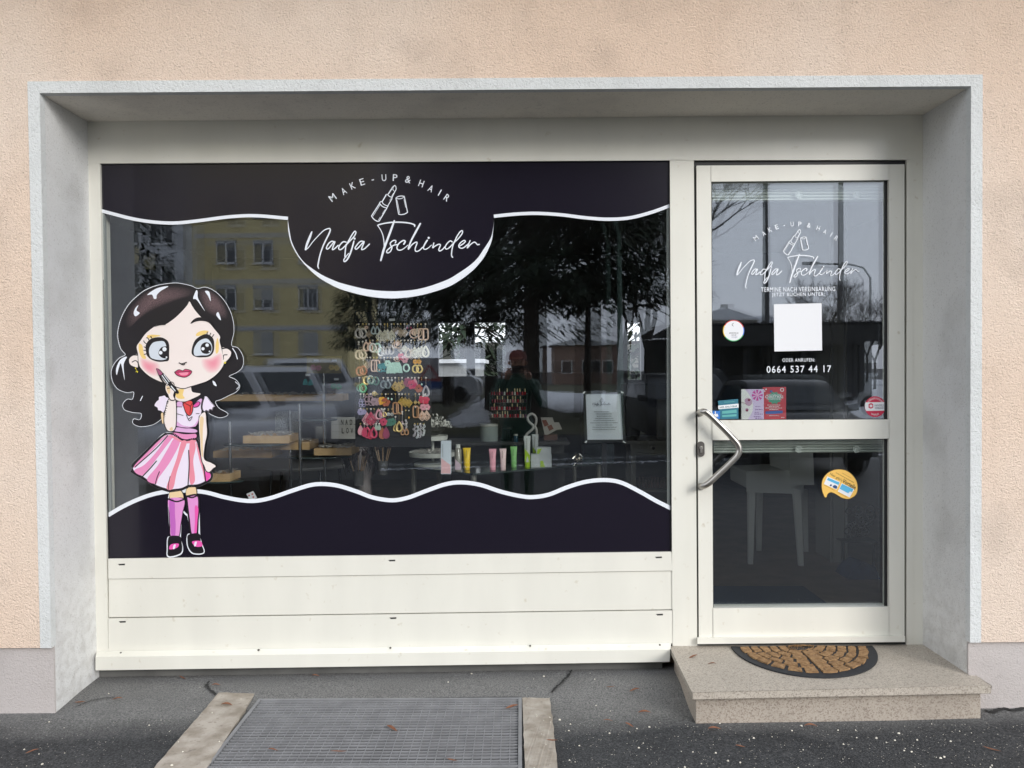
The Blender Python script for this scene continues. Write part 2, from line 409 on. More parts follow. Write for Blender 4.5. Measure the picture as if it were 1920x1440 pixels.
# concrete kerbs beside the grating
def kerb(px, label):
    b = MB(); a = [GP(u, v, .022) for u, v in px]; n = len(a); e = spline([(p.x, p.y) for p in a], 8, False)
    rn = random.Random(5); P = []
    m = n
    for k in range(m):                                  # straight sides, slightly broken edges
        p, q = a[k], a[(k + 1) % m]; L = (q - p).length; c = max(2, int(L / .03))
        for j in range(c):
            r = p.lerp(q, j / c); e_ = rn.uniform(.3, 1) ** 3; r.x += rn.uniform(-.004, .004) * e_; r.y += rn.uniform(-.003, .003) * e_; P.append(r)
    b.prism([(p.x, p.y, .021 + rn.uniform(-.001, .001)) for p in P], [(p.x, p.y, -.08) for p in P])
    tag(b.obj('concrete_kerb', concrete), label, 'kerb', 'concrete kerbs on both sides of the floor grating')
kerb([(410, 1298), (478, 1300), (383, 1446), (290, 1600), (150, 1600)], 'weathered concrete kerb strip along the left side of the metal floor grating')
kerb([(979, 1297), (1030, 1300), (1046, 1440), (1060, 1600), (995, 1600), (984, 1430)], 'weathered concrete kerb strip along the right side of the metal floor grating')
# grating
t = thing('floor_grating', 'galvanised steel floor grating over the light well below the shop window', 'grating', ((hx0 + hx1) / 2, 3, .01))
fr = MB(); zz = .018
for (a, b2, c, d) in ((hx0, hy0, hx0 + .014, hy1), (hx1 - .014, hy0, hx1, hy1)): fr.box(a, b2, -.02, c, d, zz + .002)
for y in (hy0, hy1 - .014): fr.box(hx0 + .0142, y, -.02, hx1 - .0142, y + .014, zz + .0015)
fr.box(hx0 + .0142, 2.688, -.02, hx1 - .0142, 2.70, zz + .0016); fr.obj('frame', galv, t)
br = MB(); k = 0; y = hy0 + .03; rn = random.Random(9)
while y < hy1 - .02:
    z = zz - .001 + rn.uniform(-.0008, .0008); br.box(hx0 + .016, y, .010, hx1 - .016, y + .0058, z); y += .0225
br.obj('bearing_bars', galv, t)
cr = MB(); x = hx0 + .045
while x < hx1 - .02:
    cr.tube([(x, hy0 + .016, zz - .0045), (x, hy1 - .016, zz - .006)], .0021, 5); x += .0335
cr.obj('cross_rods', galv, t)
# scattered grit: pale chips on the asphalt
def grit():
    b = MB(); rn = random.Random(21)
    def chip(x, y, z, s):
        n = rn.randint(5, 6); a0 = rn.random() * 6; top = []; bot = []
        for k in range(n):
            a = a0 + 2 * math.pi * k / n; r = s * rn.uniform(.6, 1.15); bot.append((x + r * math.cos(a), y + r * math.sin(a) * .8, z)); top.append((x + r * .6 * math.cos(a), y + r * .5 * math.sin(a), z + s * rn.uniform(.5, .9)))
        b.prism(top, bot)
    for k in range(620):
        x = rn.uniform(-2.6, 2.4); y = rn.uniform(2.35, 3.5)
        if y > 3.12 and (rn.random() > .22 or not (-1.9 < x < .6)): continue
        if x < -.2 and rn.random() > .42: continue
        if hx0 - .0 < x < hx1 and y < hy1: continue
        z = g(x, y) + .002
        if x > .66 and y > 3.03: continue
        if hx0 - .18 < x < hx0 or hx1 < x < hx1 + .12:
            if y < 3.27: z = .0225
        chip(x, y, z, rn.choice((.002, .0025, .003, .004, .0055)) * rn.uniform(.8, 1.1))
    for k in range(14): chip(rn.uniform(.75, 1.8), rn.uniform(3.03, 3.4), .1505, .003)
    for k in range(3600):                                # fine pale sand grains in the asphalt
        x = rn.uniform(-2.6, 2.4); y = rn.uniform(2.4, 3.1)
        if hx0 - .2 < x < hx1 + .13 or (x > .66 and y > 3.02): continue
        s = rn.uniform(.0012, .0026); z = g(x, y) + .0035; a = rn.random() * 3
        b.poly([(x + s * math.cos(a + q), y + s * math.sin(a + q), z + .0006 * (q > 3)) for q in (0, 2.1, 4.2)])
    tag(b.obj('grit', M('pale_grit', (.80, .76, .66), .9, vary=.3, vscale=30)), 'pale grit chips scattered over the dark asphalt', 'grit', kind='stuff')
grit()
# ================================================================ the building
YW = 3.143
bld = thing('shop_building', 'peach rendered shop building with a pale grey surround around its deep shopfront recess', 'building', (0, YW, 0))
lo = [(52, 153), (1842, 140)]; li = [(75, 175), (1820, 162)]
TL, TR = W(52, 153, YW), W(1842, 140, YW); IL, IR = W(75, 175, YW), W(1820, 162, YW)
wz = .287; b = MB(); yb = 3.62
xl, xr = -1.996, 1.873
def pr(b, pts, y0, y1): b.prism([(x, y0, z) for x, z in pts], [(x, y1, z) for x, z in pts])
pr(b, [(-9, wz), (xl, wz), (TL.x, TL.z), (TL.x, 6.5), (-9, 6.5)], YW, yb)
pr(b, [(xr, wz), (9, wz), (9, 6.5), (TR.x, 6.5), (TR.x, TR.z)], YW, yb)
pr(b, [(TL.x, TL.z), (TR.x, TR.z), (TR.x, 6.5), (TL.x, 6.5)], YW, yb)
b.obj('facade', peach, bld)
b = MB()
b.box(-9, YW + .012, -.3, -1.9485, YW + .02, wz - .001); b.box(-9, YW + .0202, -.3, -2.0, yb, wz - .001)
b.obj('plinth', plinthm, bld); b = MB(); b.box(1.829, YW + .012, -.3, 9, YW + .02, wz - .001); b.box(1.88, YW + .0202, -.3, 9, yb, wz - .001)
b.obj('plinth', plinthm, bld)
b = MB(); yf = YW - .003
pr(b, [(xl + .0003, wz), (-1.9495, wz), (IL.x, IL.z), (TL.x + .0003, TL.z - .0003)], yf, YW + .03)
pr(b, [(1.8275, wz), (xr - .0003, wz), (TR.x - .0003, TR.z - .0003), (IR.x, IR.z)], yf, YW + .03)
pr(b, [(IL.x, IL.z), (IR.x, IR.z), (TR.x - .0003, TR.z - .0003), (TL.x + .0003, TL.z - .0003)], yf, YW + .03)
b.obj('surround_band', lipm, bld)
b = MB(); y0 = YW + .0305; y1 = 3.60
BL, BR = W(163, 228, 3.5), W(1730, 215, 3.5)
def wall_piece(a, c, thick):        # a: front edge pair, c: rear edge pair -> reveal surface with thickness
    b.hexa([a[0], a[1], a[1] + thick, a[0] + thick, c[0], c[1], c[1] + thick, c[0] + thick])
V3 = Vector
wall_piece((V3((-1.9495, y0, wz)), V3((IL.x, y0, IL.z))), (V3((-1.967, 3.6, wz)), V3((BL.x, 3.6, BL.z))), V3((-.045, 0, 0)))
wall_piece((V3((-1.948, YW + .0203, -.1)), V3((-1.9495, YW + .0203, wz - .0005))), (V3((-1.967, 3.6, -.1)), V3((-1.967, 3.6, wz - .0005))), V3((-.04, 0, 0)))
b.obj('reveal', jambm, bld); b = MB()
wall_piece((V3((1.8275, y0, wz)), V3((IR.x, y0, IR.z))), (V3((1.8225, 3.6, wz)), V3((BR.x, 3.6, BR.z))), V3((.045, 0, 0)))
wall_piece((V3((1.8275, YW + .0203, -.1)), V3((1.8275, YW + .0203, wz - .0005))), (V3((1.8225, 3.6, -.1)), V3((1.8225, 3.6, wz - .0005))), V3((.045, 0, 0)))
b.obj('reveal', jambm, bld)
b = MB()
wall_piece((V3((IL.x - .04, y0, IL.z)), V3((IR.x + .04, y0, IR.z))), (V3((BL.x - .04, 3.6, BL.z)), V3((BR.x + .04, 3.6, BR.z))), V3((0, 0, .04)))
b.obj('soffit', stucco('soffit_render', (.86, .81, .72), (.87, .83, .76), 130, .5, .003, (.38, .36, .33), .3), bld)
b = MB(); b.box(-1.96, 3.515, -.1, .64, 3.60, .15); b.obj('footing', M('footing_concrete', (.15, .15, .145), .95, vary=.3, bump=.3), bld)
b = MB(); b.box(-9, YW - .75, 3.5, 9, YW - .0005, 3.75); b.obj('added_shade_slab', M('shade_slab_concrete', (.45, .44, .42), .9), bld)  # overhang out of view, added to shade the top of the facade
# interior shell
inner = M('interior_wall', (.30, .30, .31), .85, vary=.1); b = MB()
X0, X1, Y1, Z0, Z1 = -3.6, 3.2, 9.0, .145, 2.75
b.box(X0 - .1, 3.62, Z0 - .2, X0, Y1, Z1); b.box(X1, 3.62, Z0 - .2, X1 + .1, Y1, Z1)
b.box(X0 - .1, 3.62, Z1, X1 + .1, Y1 + .1, Z1 + .1)
A0, A1 = W(822, 706, Y1), W(947, 604, Y1); B0, B1 = W(1177, 712, Y1), W(1202, 604, Y1)
for (x0, z0, x1, z1) in ((X0 - .1, Z0 - .2, A0.x, Z1), (A1.x, Z0 - .2, B0.x, Z1), (B1.x, Z0 - .2, X1 + .1, Z1), (A0.x, Z0 - .2, A1.x, A0.z), (A0.x, A1.z, A1.x, Z1), (B0.x, Z0 - .2, B1.x, B0.z), (B0.x, B1.z, B1.x, Z1)):
    b.box(x0, Y1, z0, x1, Y1 + .1, z1)
mu = W(874, 650, Y1).x, W(890, 650, Y1).x; b.box(mu[0], Y1 + .02, A0.z, mu[1], Y1 + .08, A1.z)
b.box(.70, 3.60, -.1, .78, 3.66, 2.5)
b.obj('inner_walls', inner, bld)
b = MB(); b.box(X0 - .1, 3.58, 0.0, X1 + .1, Y1 + .1, Z0 - .001); b.obj('inner_floor', M('brown_floor', (.20, .15, .115), .5, vary=.3, vscale=8), bld)
# ================================================================ shop window
win = thing('shop_window', 'wide cream aluminium shop window with tall panelled base beside the glass door', 'shop window', (-.65, 3.5, .07))
def px(name, polys, y0, y1, mat, parent, bevel=.0012):
    b = MB()
    for q in polys: b.pprism(q, y0, y1)
    return b.obj(name, mat, parent, bevel=bevel)
px('header_panel', [[(163, 228), (1730, 215), (1730, 299), (1258, 300), (187, 306.5), (163, 307)]], 3.5, 3.58, cream, win)
px('stile', [[(163, 307.3), (187, 307), (203, 1213), (204, 1226), (180, 1226)]], 3.5, 3.58, cream, win)
px('post', [[(1256.5, 300.2), (1285, 300.2), (1290, 1213), (1261.5, 1213)]], 3.5, 3.58, cream, win)
px('post_trim', [[(1286, 300.2), (1300.5, 300), (1307, 1212.5), (1291, 1212.5)]], 3.502, 3.58, cream, win)
px('stile', [[(1700.5, 299.3), (1712, 299.3), (1712, 1211.5), (1700, 1211.5)]], 3.5, 3.58, cream, win)
px('stile', [[(1712.8, 299.3), (1730, 299.3), (1730, 1211), (1712.8, 1211.5)]], 3.502, 3.58, cream, win)
px('bottom_rail', [[(203.3, 1048), (1258.5, 1035), (1260, 1069.5), (203.6, 1085)]], 3.5, 3.58, cream, win)
px('base_panel', [[(204.5, 1086.5), (1260, 1071), (1260.5, 1141.8), (205, 1156.8)]], 3.505, 3.56, cream, win)
px('base_panel', [[(203.5, 1160), (1261, 1145), (1261, 1206), (204, 1221.5)]], 3.5, 3.56, cream, win)
px('panel_backing', [[(203.3, 1084), (1260, 1068), (1261.5, 1148), (203.5, 1162)]], 3.52, 3.575, black, win, 0)
b = MB()
a = [W(181, 1221.5, 3.4985), W(1258.5, 1205.5, 3.4985)]; c = [W(179, 1232, 3.464), W(1257, 1218, 3.464)]; d = [W(179, 1257, 3.463), W(1255.5, 1241, 3.463)]
q = [W(181, 1221.5, 3.4985) - V3((0, 0, .05)), W(1258.5, 1205.5, 3.4985) - V3((0, 0, .05))]
b.poly((a[0], a[1], c[1], c[0])); b.poly((c[0], c[1], d[1], d[0]))
th = V3((0, .003, -.001)); b.poly((d[0], d[1], d[1] + th, d[0] + th)); b.poly((c[0] + th, c[1] + th, d[1] + th, d[0] + th)); b.poly((a[0], c[0], c[0] + th, a[0] - V3((0, 0, .004)))); b.poly((a[0] - V3((0, 0, .004)), a[1] - V3((0, 0, .004)), c[1] + th, c[0] + th))
b.poly((c[0], d[0], d[0] + th, c[0] + th)); b.poly((c[1], d[1], d[1] + th, c[1] + th))
b.obj('drip_sill', cream, win)
scr = M('dull_screw', (.10, .09, .08), .5, metal=.6)
for u, v in ((227, 1224.5), (485, 1219), (732, 1215), (994, 1211), (1237, 1209.5)):
    p = W(u, v, 3.49); b = MB(); b.tube([p + V3((0, -.004, .002)), p + V3((0, .004, -.001))], .0042, 10); b.tube([p + V3((0, -.0052, .0022)), p + V3((0, -.0042, .002))], .0022, 8); b.obj('screw', scr, win)
slot = M('drain_slot_black', (.015, .015, .015), .6)
for u, v in ((228, 1059.5), (735, 1052), (1235, 1046), (229.5, 1167), (737, 1160), (1237, 1153.5)):
    b = MB(); b.pprism([(u - 5, v - 1.1), (u + 6, v - 1.6), (u + 6, v + .2), (u - 5, v + .7)], 3.4995, 3.502); b.pprism([(u - 6.5, v - 1.9), (u + 6, v - 2.4), (u + 6, v - 1.6), (u - 6.5, v - 1.1)], 3.497, 3.4994); b.obj('drain_slot', slot, win)
GOUT = glassmat('window_glass', .095, (.97, .985, .98)); GIN = glassmat('inner_glass', .055, (.97, .985, .98))
def pane(name, uv, y, mat, parent, bulge=0, n=1):
    c = [W(u, v, y) for u, v in uv]; b = MB(); cx = sum(p.x for p in c) / 4; cz = sum(p.z for p in c) / 4
    for i in range(n + 1):
        for j in range(n + 1):
            p = c[0].lerp(c[1], i / n).lerp(c[3].lerp(c[2], i / n), j / n)
            b.v.append((p.x, y + .5 * bulge * ((p.x - cx) ** 2 + (p.z - cz) ** 2), p.z))
    for i in range(n):
        for j in range(n):
            k = i * (n + 1) + j; b.f.append((k, k + n + 1, k + n + 2, k + 1)); b.mi.append(0)
    o = b.obj(name, mat, parent)
    if n > 1: o.data.polygons.foreach_set('use_smooth', [True] * len(o.data.polygons))
    return o
wq = [(187, 307), (1257, 300), (1258.5, 1035), (203, 1048.3)]
pane('pane', wq, YG, GOUT, win); pane('pane', wq, YG + .02, GIN, win, .0085, 40)
b = MB()
def ringpx(b, uv, w, y0, y1):
    (a, c, d, e) = uv; ww = w
    ins = [(a[0] + ww, a[1] + ww), (c[0] - ww, c[1] + ww), (d[0] - ww, d[1] - ww), (e[0] + ww, e[1] - ww)]
    for k in range(4): b.pprism([uv[k], uv[(k + 1) % 4], ins[(k + 1) % 4], ins[k]], y0, y1)
ringpx(b, wq, 1.6, YG - .004, YG - .0002); b.obj('gasket', black, win)
b = MB(); ringpx(b, wq, 7, YG + .003, YG + .017); b.obj('spacer', M('grey_spacer', (.25, .27, .26), .5), win)
# ================================================================ glass door
door = thing('glass_door', 'cream aluminium entrance door with two glass panes above the granite step', 'door', (1.27, 3.49, .16))
yd = 3.495
px('leaf_frame', [[(1306.5, 311), (1332.8, 310.7), (1336.8, 1206.5), (1311, 1207)], [(1667.2, 308.7), (1695.5, 308.5), (1695.5, 1203), (1667.2, 1203.3)],
    [(1333.1, 310.7), (1666.9, 308.7), (1666.9, 337), (1333.1, 340)], [(1334.6, 788.3), (1666.9, 786.8), (1666.9, 822), (1334.9, 825)], [(1336.6, 1141), (1666.9, 1138.5), (1666.9, 1203.3), (1336.8, 1206.4)]], yd, 3.56, cream, door)
px('seal', [[(1301, 303.5), (1700, 301), (1700, 308.2), (1302, 310.6)], [(1301, 310.8), (1306, 310.8), (1310.5, 1212.5), (1307.3, 1212.5)], [(1696, 308.4), (1700, 308.4), (1700, 1211), (1696, 1211)], [(1307.5, 1207.2), (1700, 1203.3), (1700, 1210.5), (1307.5, 1214.5)]], 3.515, 3.57, black, door, 0)
px('door_drip', [[(1309, 1197.5), (1696, 1193.5), (1696, 1202.5), (1309, 1206.5)]], yd - .022, yd - .0003, cream, door, .003)
uq = [(1333.3, 340.2), (1666.8, 337.2), (1666.8, 786.7), (1334.4, 788.2)]; lq = [(1335, 825.2), (1666.8, 822.2), (1666.8, 1138.3), (1336.6, 1140.8)]
DO = glassmat('door_glass', .135, (.95, .97, .96)); DI = glassmat('door_inner_glass', .07, (.95, .97, .96))
for qq in (uq, lq):
    pane('pane', qq, YG, DO, door); pane('pane', qq, YG + .02, DI, door, .014, 24)
    b = MB(); ringpx(b, qq, 1.5, YG - .005, YG - .0002); b.pprism([(qq[1][0] - 8.5, qq[1][1] + 1.6), (qq[1][0] - 1.7, qq[1][1] + 1.6), (qq[2][0] - 1.7, qq[2][1] - 1.6), (qq[2][0] - 8.5, qq[2][1] - 1.6)], YG - .003, YG - .0002); b.obj('gasket', black, door)
# handle
hp = [(1312, 774, 3.494), (1314, 773, 3.455), (1319, 771.5, 3.430), (1327, 775, 3.424), (1345, 792, 3.424), (1362, 809, 3.424), (1375, 823, 3.424), (1383, 833, 3.424), (1386, 843, 3.424), (1383, 853, 3.424), (1375, 862, 3.424), (1362, 875, 3.424), (1345, 891, 3.424), (1331, 904, 3.424), (1322, 910, 3.430), (1316, 912, 3.455), (1314, 912, 3.494)]
b = MB(); pts = [W(*p) for p in hp]
fine = []
for k in range(len(pts) - 1):
    p0 = pts[max(k - 1, 0)]; p1 = pts[k]; p2 = pts[k + 1]; p3 = pts[min(k + 2, len(pts) - 1)]
    for j in range(5):
        tt = j / 5; fine.append(((2 * p1) + (p2 - p0) * tt + (2 * p0 - 5 * p1 + 4 * p2 - p3) * tt * tt + (3 * p1 - p0 - 3 * p2 + p3) * tt ** 3) * .5)
fine.append(pts[-1]); b.tube(fine, .0138, 20); hd = b.obj('handle', steel, door, smooth=True)
for e in (pts[0], pts[-1]):
    b = MB(); b.tube([V3((e.x, 3.4948, e.z)), V3((e.x, 3.488, e.z))], .0165, 20); b.obj('rosette', steel, hd, smooth=True)
e = W(1314, 842, 3.49); b = MB()
ov = [(e.x + .016 * math.cos(a), e.z + (.0185 if math.sin(a) > 0 else -.0185) + .016 * math.sin(a)) for a in [2 * math.pi * k / 28 for k in range(28)]]
pr(b, ov, 3.486, 3.4948); lk = b.obj('lock', M('dark_steel', (.16, .15, .14), .4, metal=.9), door, bevel=.002)
b = MB(); b.tube([V3((e.x, 3.4858, e.z + .006)), V3((e.x, 3.480, e.z + .006))], .0085, 16); b.box(e.x - .0045, 3.4805, e.z - .016, e.x + .0045, 3.4858, e.z - .002); b.obj('cylinder', steel, lk, bevel=.0008)
# gathered blinds behind both panes
blm = M('pale_blind', (.62, .66, .63), .5)
for (u0, v0, u1, v1, rows) in ((1335, 341, 1657, 378, 4), (1338, 826, 1656, 850, 3)):
    b = MB(); y = YG + .045; hb = (v1 - v0) * .34
    b.pprism([(u0, v0), (u1, v0 - 2), (u1, v0 + hb - 2), (u0, v0 + hb)], y, y + .03)
    for k in range(rows):
        va = v0 + hb + 1 + k * (v1 - v0 - hb) / rows; vb = va + (v1 - v0 - hb) / rows - 1.2
        A = [W(u0, va, y + .008), W(u1, va - 2, y + .008), W(u1, (va + vb) / 2 - 2, y), W(u0, (va + vb) / 2, y), W(u0, vb, y + .008), W(u1, vb - 2, y + .008)]
        b.poly((A[0], A[1], A[2], A[3])); b.poly((A[3], A[2], A[5], A[4])); dz = V3((0, .02, 0)); b.poly((A[4], A[5], A[5] + dz, A[4] + dz)); b.poly((A[0], A[1], A[1] + dz, A[0] + dz))
    bl = b.obj('blind', blm, door)
    for cu in (1497, 1605):
        c = W(cu, (v0 + hb + v1) / 2, y - .006); q = MB()
        for k in range(7):
            a = k * 2 * math.pi / 7; q.tube([c, c + V3((.018 * math.cos(a), -.004, .018 * math.sin(a)))], .0022, 5)
        q.tube([c + V3((.014 * math.cos(k * .5), -.004, .014 * math.sin(k * .5))) for k in range(13)], .0018, 5)
        q.obj('blind_clip', M('clear_plastic', (.72, .76, .74), .15), bl)
# ================================================================ granite step
st = thing('granite_step', 'speckled beige granite step in front of the glass door', 'step', (1.26, 3.05, 0))
b = MB(); tp = [(.673, 3.497), (.664, 2.998), (1.853, 3.04), (1.853, 3.1395), (1.826, 3.1395), (1.822, 3.497)]
b.prism([(x, y, .15) for x, y in tp], [(x, y, .119) for x, y in tp]); b.obj('tread', slabm, st, bevel=.003)
b = MB(); tp = [(.690, 3.497), (.685, 3.035), (1.827, 3.066), (1.827, 3.1395), (1.822, 3.497)]
b.prism([(x, y, .1188) for x, y in tp], [(x, y, -.03) for x, y in tp]); b.obj('riser', riserm, st, bevel=.002)
b = MB(); b.box(.80, 3.4975, .10, 1.745, 3.56, .149); b.obj('threshold', M('grey_sill', (.3, .3, .29), .6), st)
# door mat
mat_t = thing('doormat', 'half round black rubber doormat with brown coir brick pattern on the step', 'doormat', (1.24, 3.3, .151))
rub = M('mat_rubber', (.016, .018, .022), .7, bump=.2); coir = M('brown_coir', (.44, .27, .13), .95, col2=(.26, .15, .07), vscale=60, bump=.9, bscale=220, bdist=.006)
MC = V3((1.262, 3.472)); RA, RB = .318, .352
def mp(r, a, z):
    e = math.sin(a); sk = .0 
    return (MC.x + RA * r * math.cos(a) + .055 * e * r * 0 - .03 * e, MC.y - RB * r * e, z)
N_ = 48
o1 = [mp(1, math.pi * k / N_, .1512) for k in range(N_ + 1)]; o2 = [mp(1, math.pi * k / N_, .157) for k in range(N_ + 1)]
b = MB(); b.prism(o2, o1); b.obj('rubber_base', rub, mat_t, bevel=.0015)
b = MB(); rn = random.Random(4); rings = [(.03, .19), (.225, .33), (.365, .465), (.50, .60), (.635, .735), (.77, .885)]
fib = []
for ri, (r0, r1) in enumerate(rings):
    n = 1 if ri == 0 else 2 + ri * 2; a = R(3)
    br = [R(3) + (R(174)) * k / n for k in range(n + 1)]
    for k in range(n):
        a0 = br[k] + (.026 / (r1 + .1)) + rn.uniform(-.02, .02) * (k > 0); a1 = br[k + 1] - (.026 / (r1 + .1)); m = max(3, int((a1 - a0) / .07)); q = []
        for j in range(m + 1): q.append((r1 + rn.uniform(-.01, .01), a0 + (a1 - a0) * j / m))
        for j in range(m, -1, -1): q.append((r0 + rn.uniform(-.01, .01), a0 + (a1 - a0) * j / m))
        z = .163 + rn.uniform(-.001, .001)
        b.prism([mp(r, t_, z) for r, t_ in q], [mp(r, t_, .1565) for r, t_ in q])
        for _ in range(int(330 * (a1 - a0) * (r1 - r0) * (r1 + r0) * 6)):
            r = rn.uniform(r0, r1); t_ = rn.uniform(a0, a1); fib.append(mp(r, t_, z))
b.obj('coir_bricks', coir, mat_t)
b = MB()
for p in fib:
    a = rn.random() * 6.3; L = rn.uniform(.002, .006); d = V3((math.cos(a) * L, math.sin(a) * L, rn.uniform(.0005, .005))); p = V3(p); s_ = V3((-math.sin(a), math.cos(a), 0)) * .0007
    b.poly((p - s_, p + s_, p + d + s_ * .3, p + d - s_ * .3))
tag(b.obj('coir_fibres', coir, mat_t), kind='stuff')
# dead leaves
leafm = M('dead_leaf', (.16, .06, .03), .7, col2=(.26, .12, .06), vscale=40)
leaf_px = [(425, 1322, 'on the left concrete kerb strip'), (592, 1272, 'at the foot of the window base'), (735, 1366, 'leaning near the middle of the grating'), (848, 1424, 'at the front right of the grating'), (1145, 1295, 'on the asphalt just left of the step'), (1190, 1300, 'on the pale asphalt closest to the step corner'), (1208, 1333, 'on the dark asphalt beside the step corner'), (1140, 1348, 'on the dark asphalt right of the kerb strip'), (1180, 1356, 'on the dark asphalt, frontmost beside the kerb'), (342, 1272, 'under the left end of the drip sill'), (150, 1314, 'at the foot of the left reveal'), (60, 1405, 'on the dark asphalt at the far left'), (220, 1310, 'on the pale asphalt left of the grating'), (405, 1288, 'by the crack above the left kerb strip'), (512, 1406, 'on the left front of the grating'), (635, 1408, 'on the front middle of the grating'), (1035, 1387, 'on the outer edge of the right kerb strip'), (1300, 1232, 'on the tread left of the doormat'), (1335, 1246, 'on the tread close to the doormat'), (1520, 1358, 'on the asphalt in front of the step'), (1340, 1363, 'on the asphalt below the left part of the riser'), (1388, 1395, 'in front of the left half of the step, farther out'), (1860, 1400, 'on the asphalt at the far right'), (960, 1325, 'on the right rear corner of the grating')]
for k, (u, v, where) in enumerate(leaf_px):
    z = .151 if k in (17, 18) else .024; p = GP(u, v, z)
    if z < .1: p.z = max(g(p.x, p.y) + .004, .0195 if (hx0 - .2 < p.x < hx1 + .13) else 0) + .002
    rn = random.Random(k); L = rn.uniform(.016, .03); wd = L * rn.uniform(.18, .5); a = rn.uniform(-.7, .5); b = MB(); row = []
    for j in range(7):
        t_ = j / 6; ww = wd * math.sin(math.pi * min(1, t_ * 1.05)) ** .7 if 0 < j < 6 else .0006; cz = .004 * math.sin(t_ * 3 + k) + .003
        x = (t_ - .5) * 2 * L; row.append([(x, ww * .5, cz + ww * .5), (x, 0, cz), (x, -ww * .5, cz + ww * .35)])
    for j in range(6):
        for q in range(2): b.poly((row[j][q], row[j + 1][q], row[j + 1][q + 1], row[j][q + 1]))
    o = b.obj('dead_leaf', leafm, smooth=False); o.location = p; o.rotation_euler = (0, 0, a)
    tag(o, 'curled brown dead leaf ' + where, 'leaf', 'dead leaves scattered in front of the shop')
# ================================================================ vinyl films and lettering on the shop window
yv = YG - .0012
topf = thing('window_film', 'dark upper window film with white wavy edge and salon name in white script', 'window film', (-.62, YG, 2.2), 'dark films with white wavy edges on the shop window')
wl = [(188, 394), (210, 400), (250, 410), (290, 416), (330, 417.5), (375, 413), (430, 406), (480, 404), (540, 409)]
bell = [(540, 415), (543, 433), (547, 453), (557, 474), (569.5, 491), (586, 504), (603, 515), (622, 524), (644, 532), (692, 543), (740, 546), (787, 541.5), (835, 526), (860, 512), (883, 496), (897, 482), (907, 467), (917, 452), (922, 441), (925, 425)]
bout = [(539.5, 413), (541, 436), (547, 459), (560, 482), (576, 501), (596, 519), (619, 533), (644, 544), (692, 556), (740, 559.5), (787, 554), (835, 540), (860, 527), (883, 510), (897, 496), (909, 480), (918, 462), (923, 446), (926.5, 413)]
wr = [(926, 405), (965, 401), (1005, 399.5), (1050, 402), (1100, 408), (1140, 410.5), (1180, 408), (1220, 398), (1256.5, 385)]
f = Flat(yv)
sp_ = lambda p: [tuple(q) for q in spline(p, 5)]
f.shape([(187.5, 308)] + sp_(wl) + sp_(bell) + sp_(wr) + [(1256.5, 301)], smooth=False)
f.obj('film', film, topf)
f = Flat(yv - .0002)
f.stroke([(p[0], p[1] + .5) for p in wl], 6.2, caps=False); f.stroke([(p[0], p[1] + .5) for p in wr], 6.2, caps=False)
A = spline(bout, 5); B = spline(bell, 5); n = 80
def samp(L, t): k = t * (len(L) - 1); i = min(int(k), len(L) - 2); return L[i].lerp(L[i + 1], k - i)
for k in range(n):
    f.poly([f.pt(samp(A, k / n)), f.pt(samp(A, (k + 1) / n)), f.pt(samp(B, (k + 1) / n)), f.pt(samp(B, k / n))])
f.obj('white_edge', white, topf)
za = lambda x, y: (x * 180 / 1920 + 560, y * 180 / 1920 + 400)
zb = lambda x, y: (x * 190 / 1913 + 720, y * 190 / 1913 + 400)
zl = lambda x, y: (x * .0625 + 690, y * .0625 + 335)
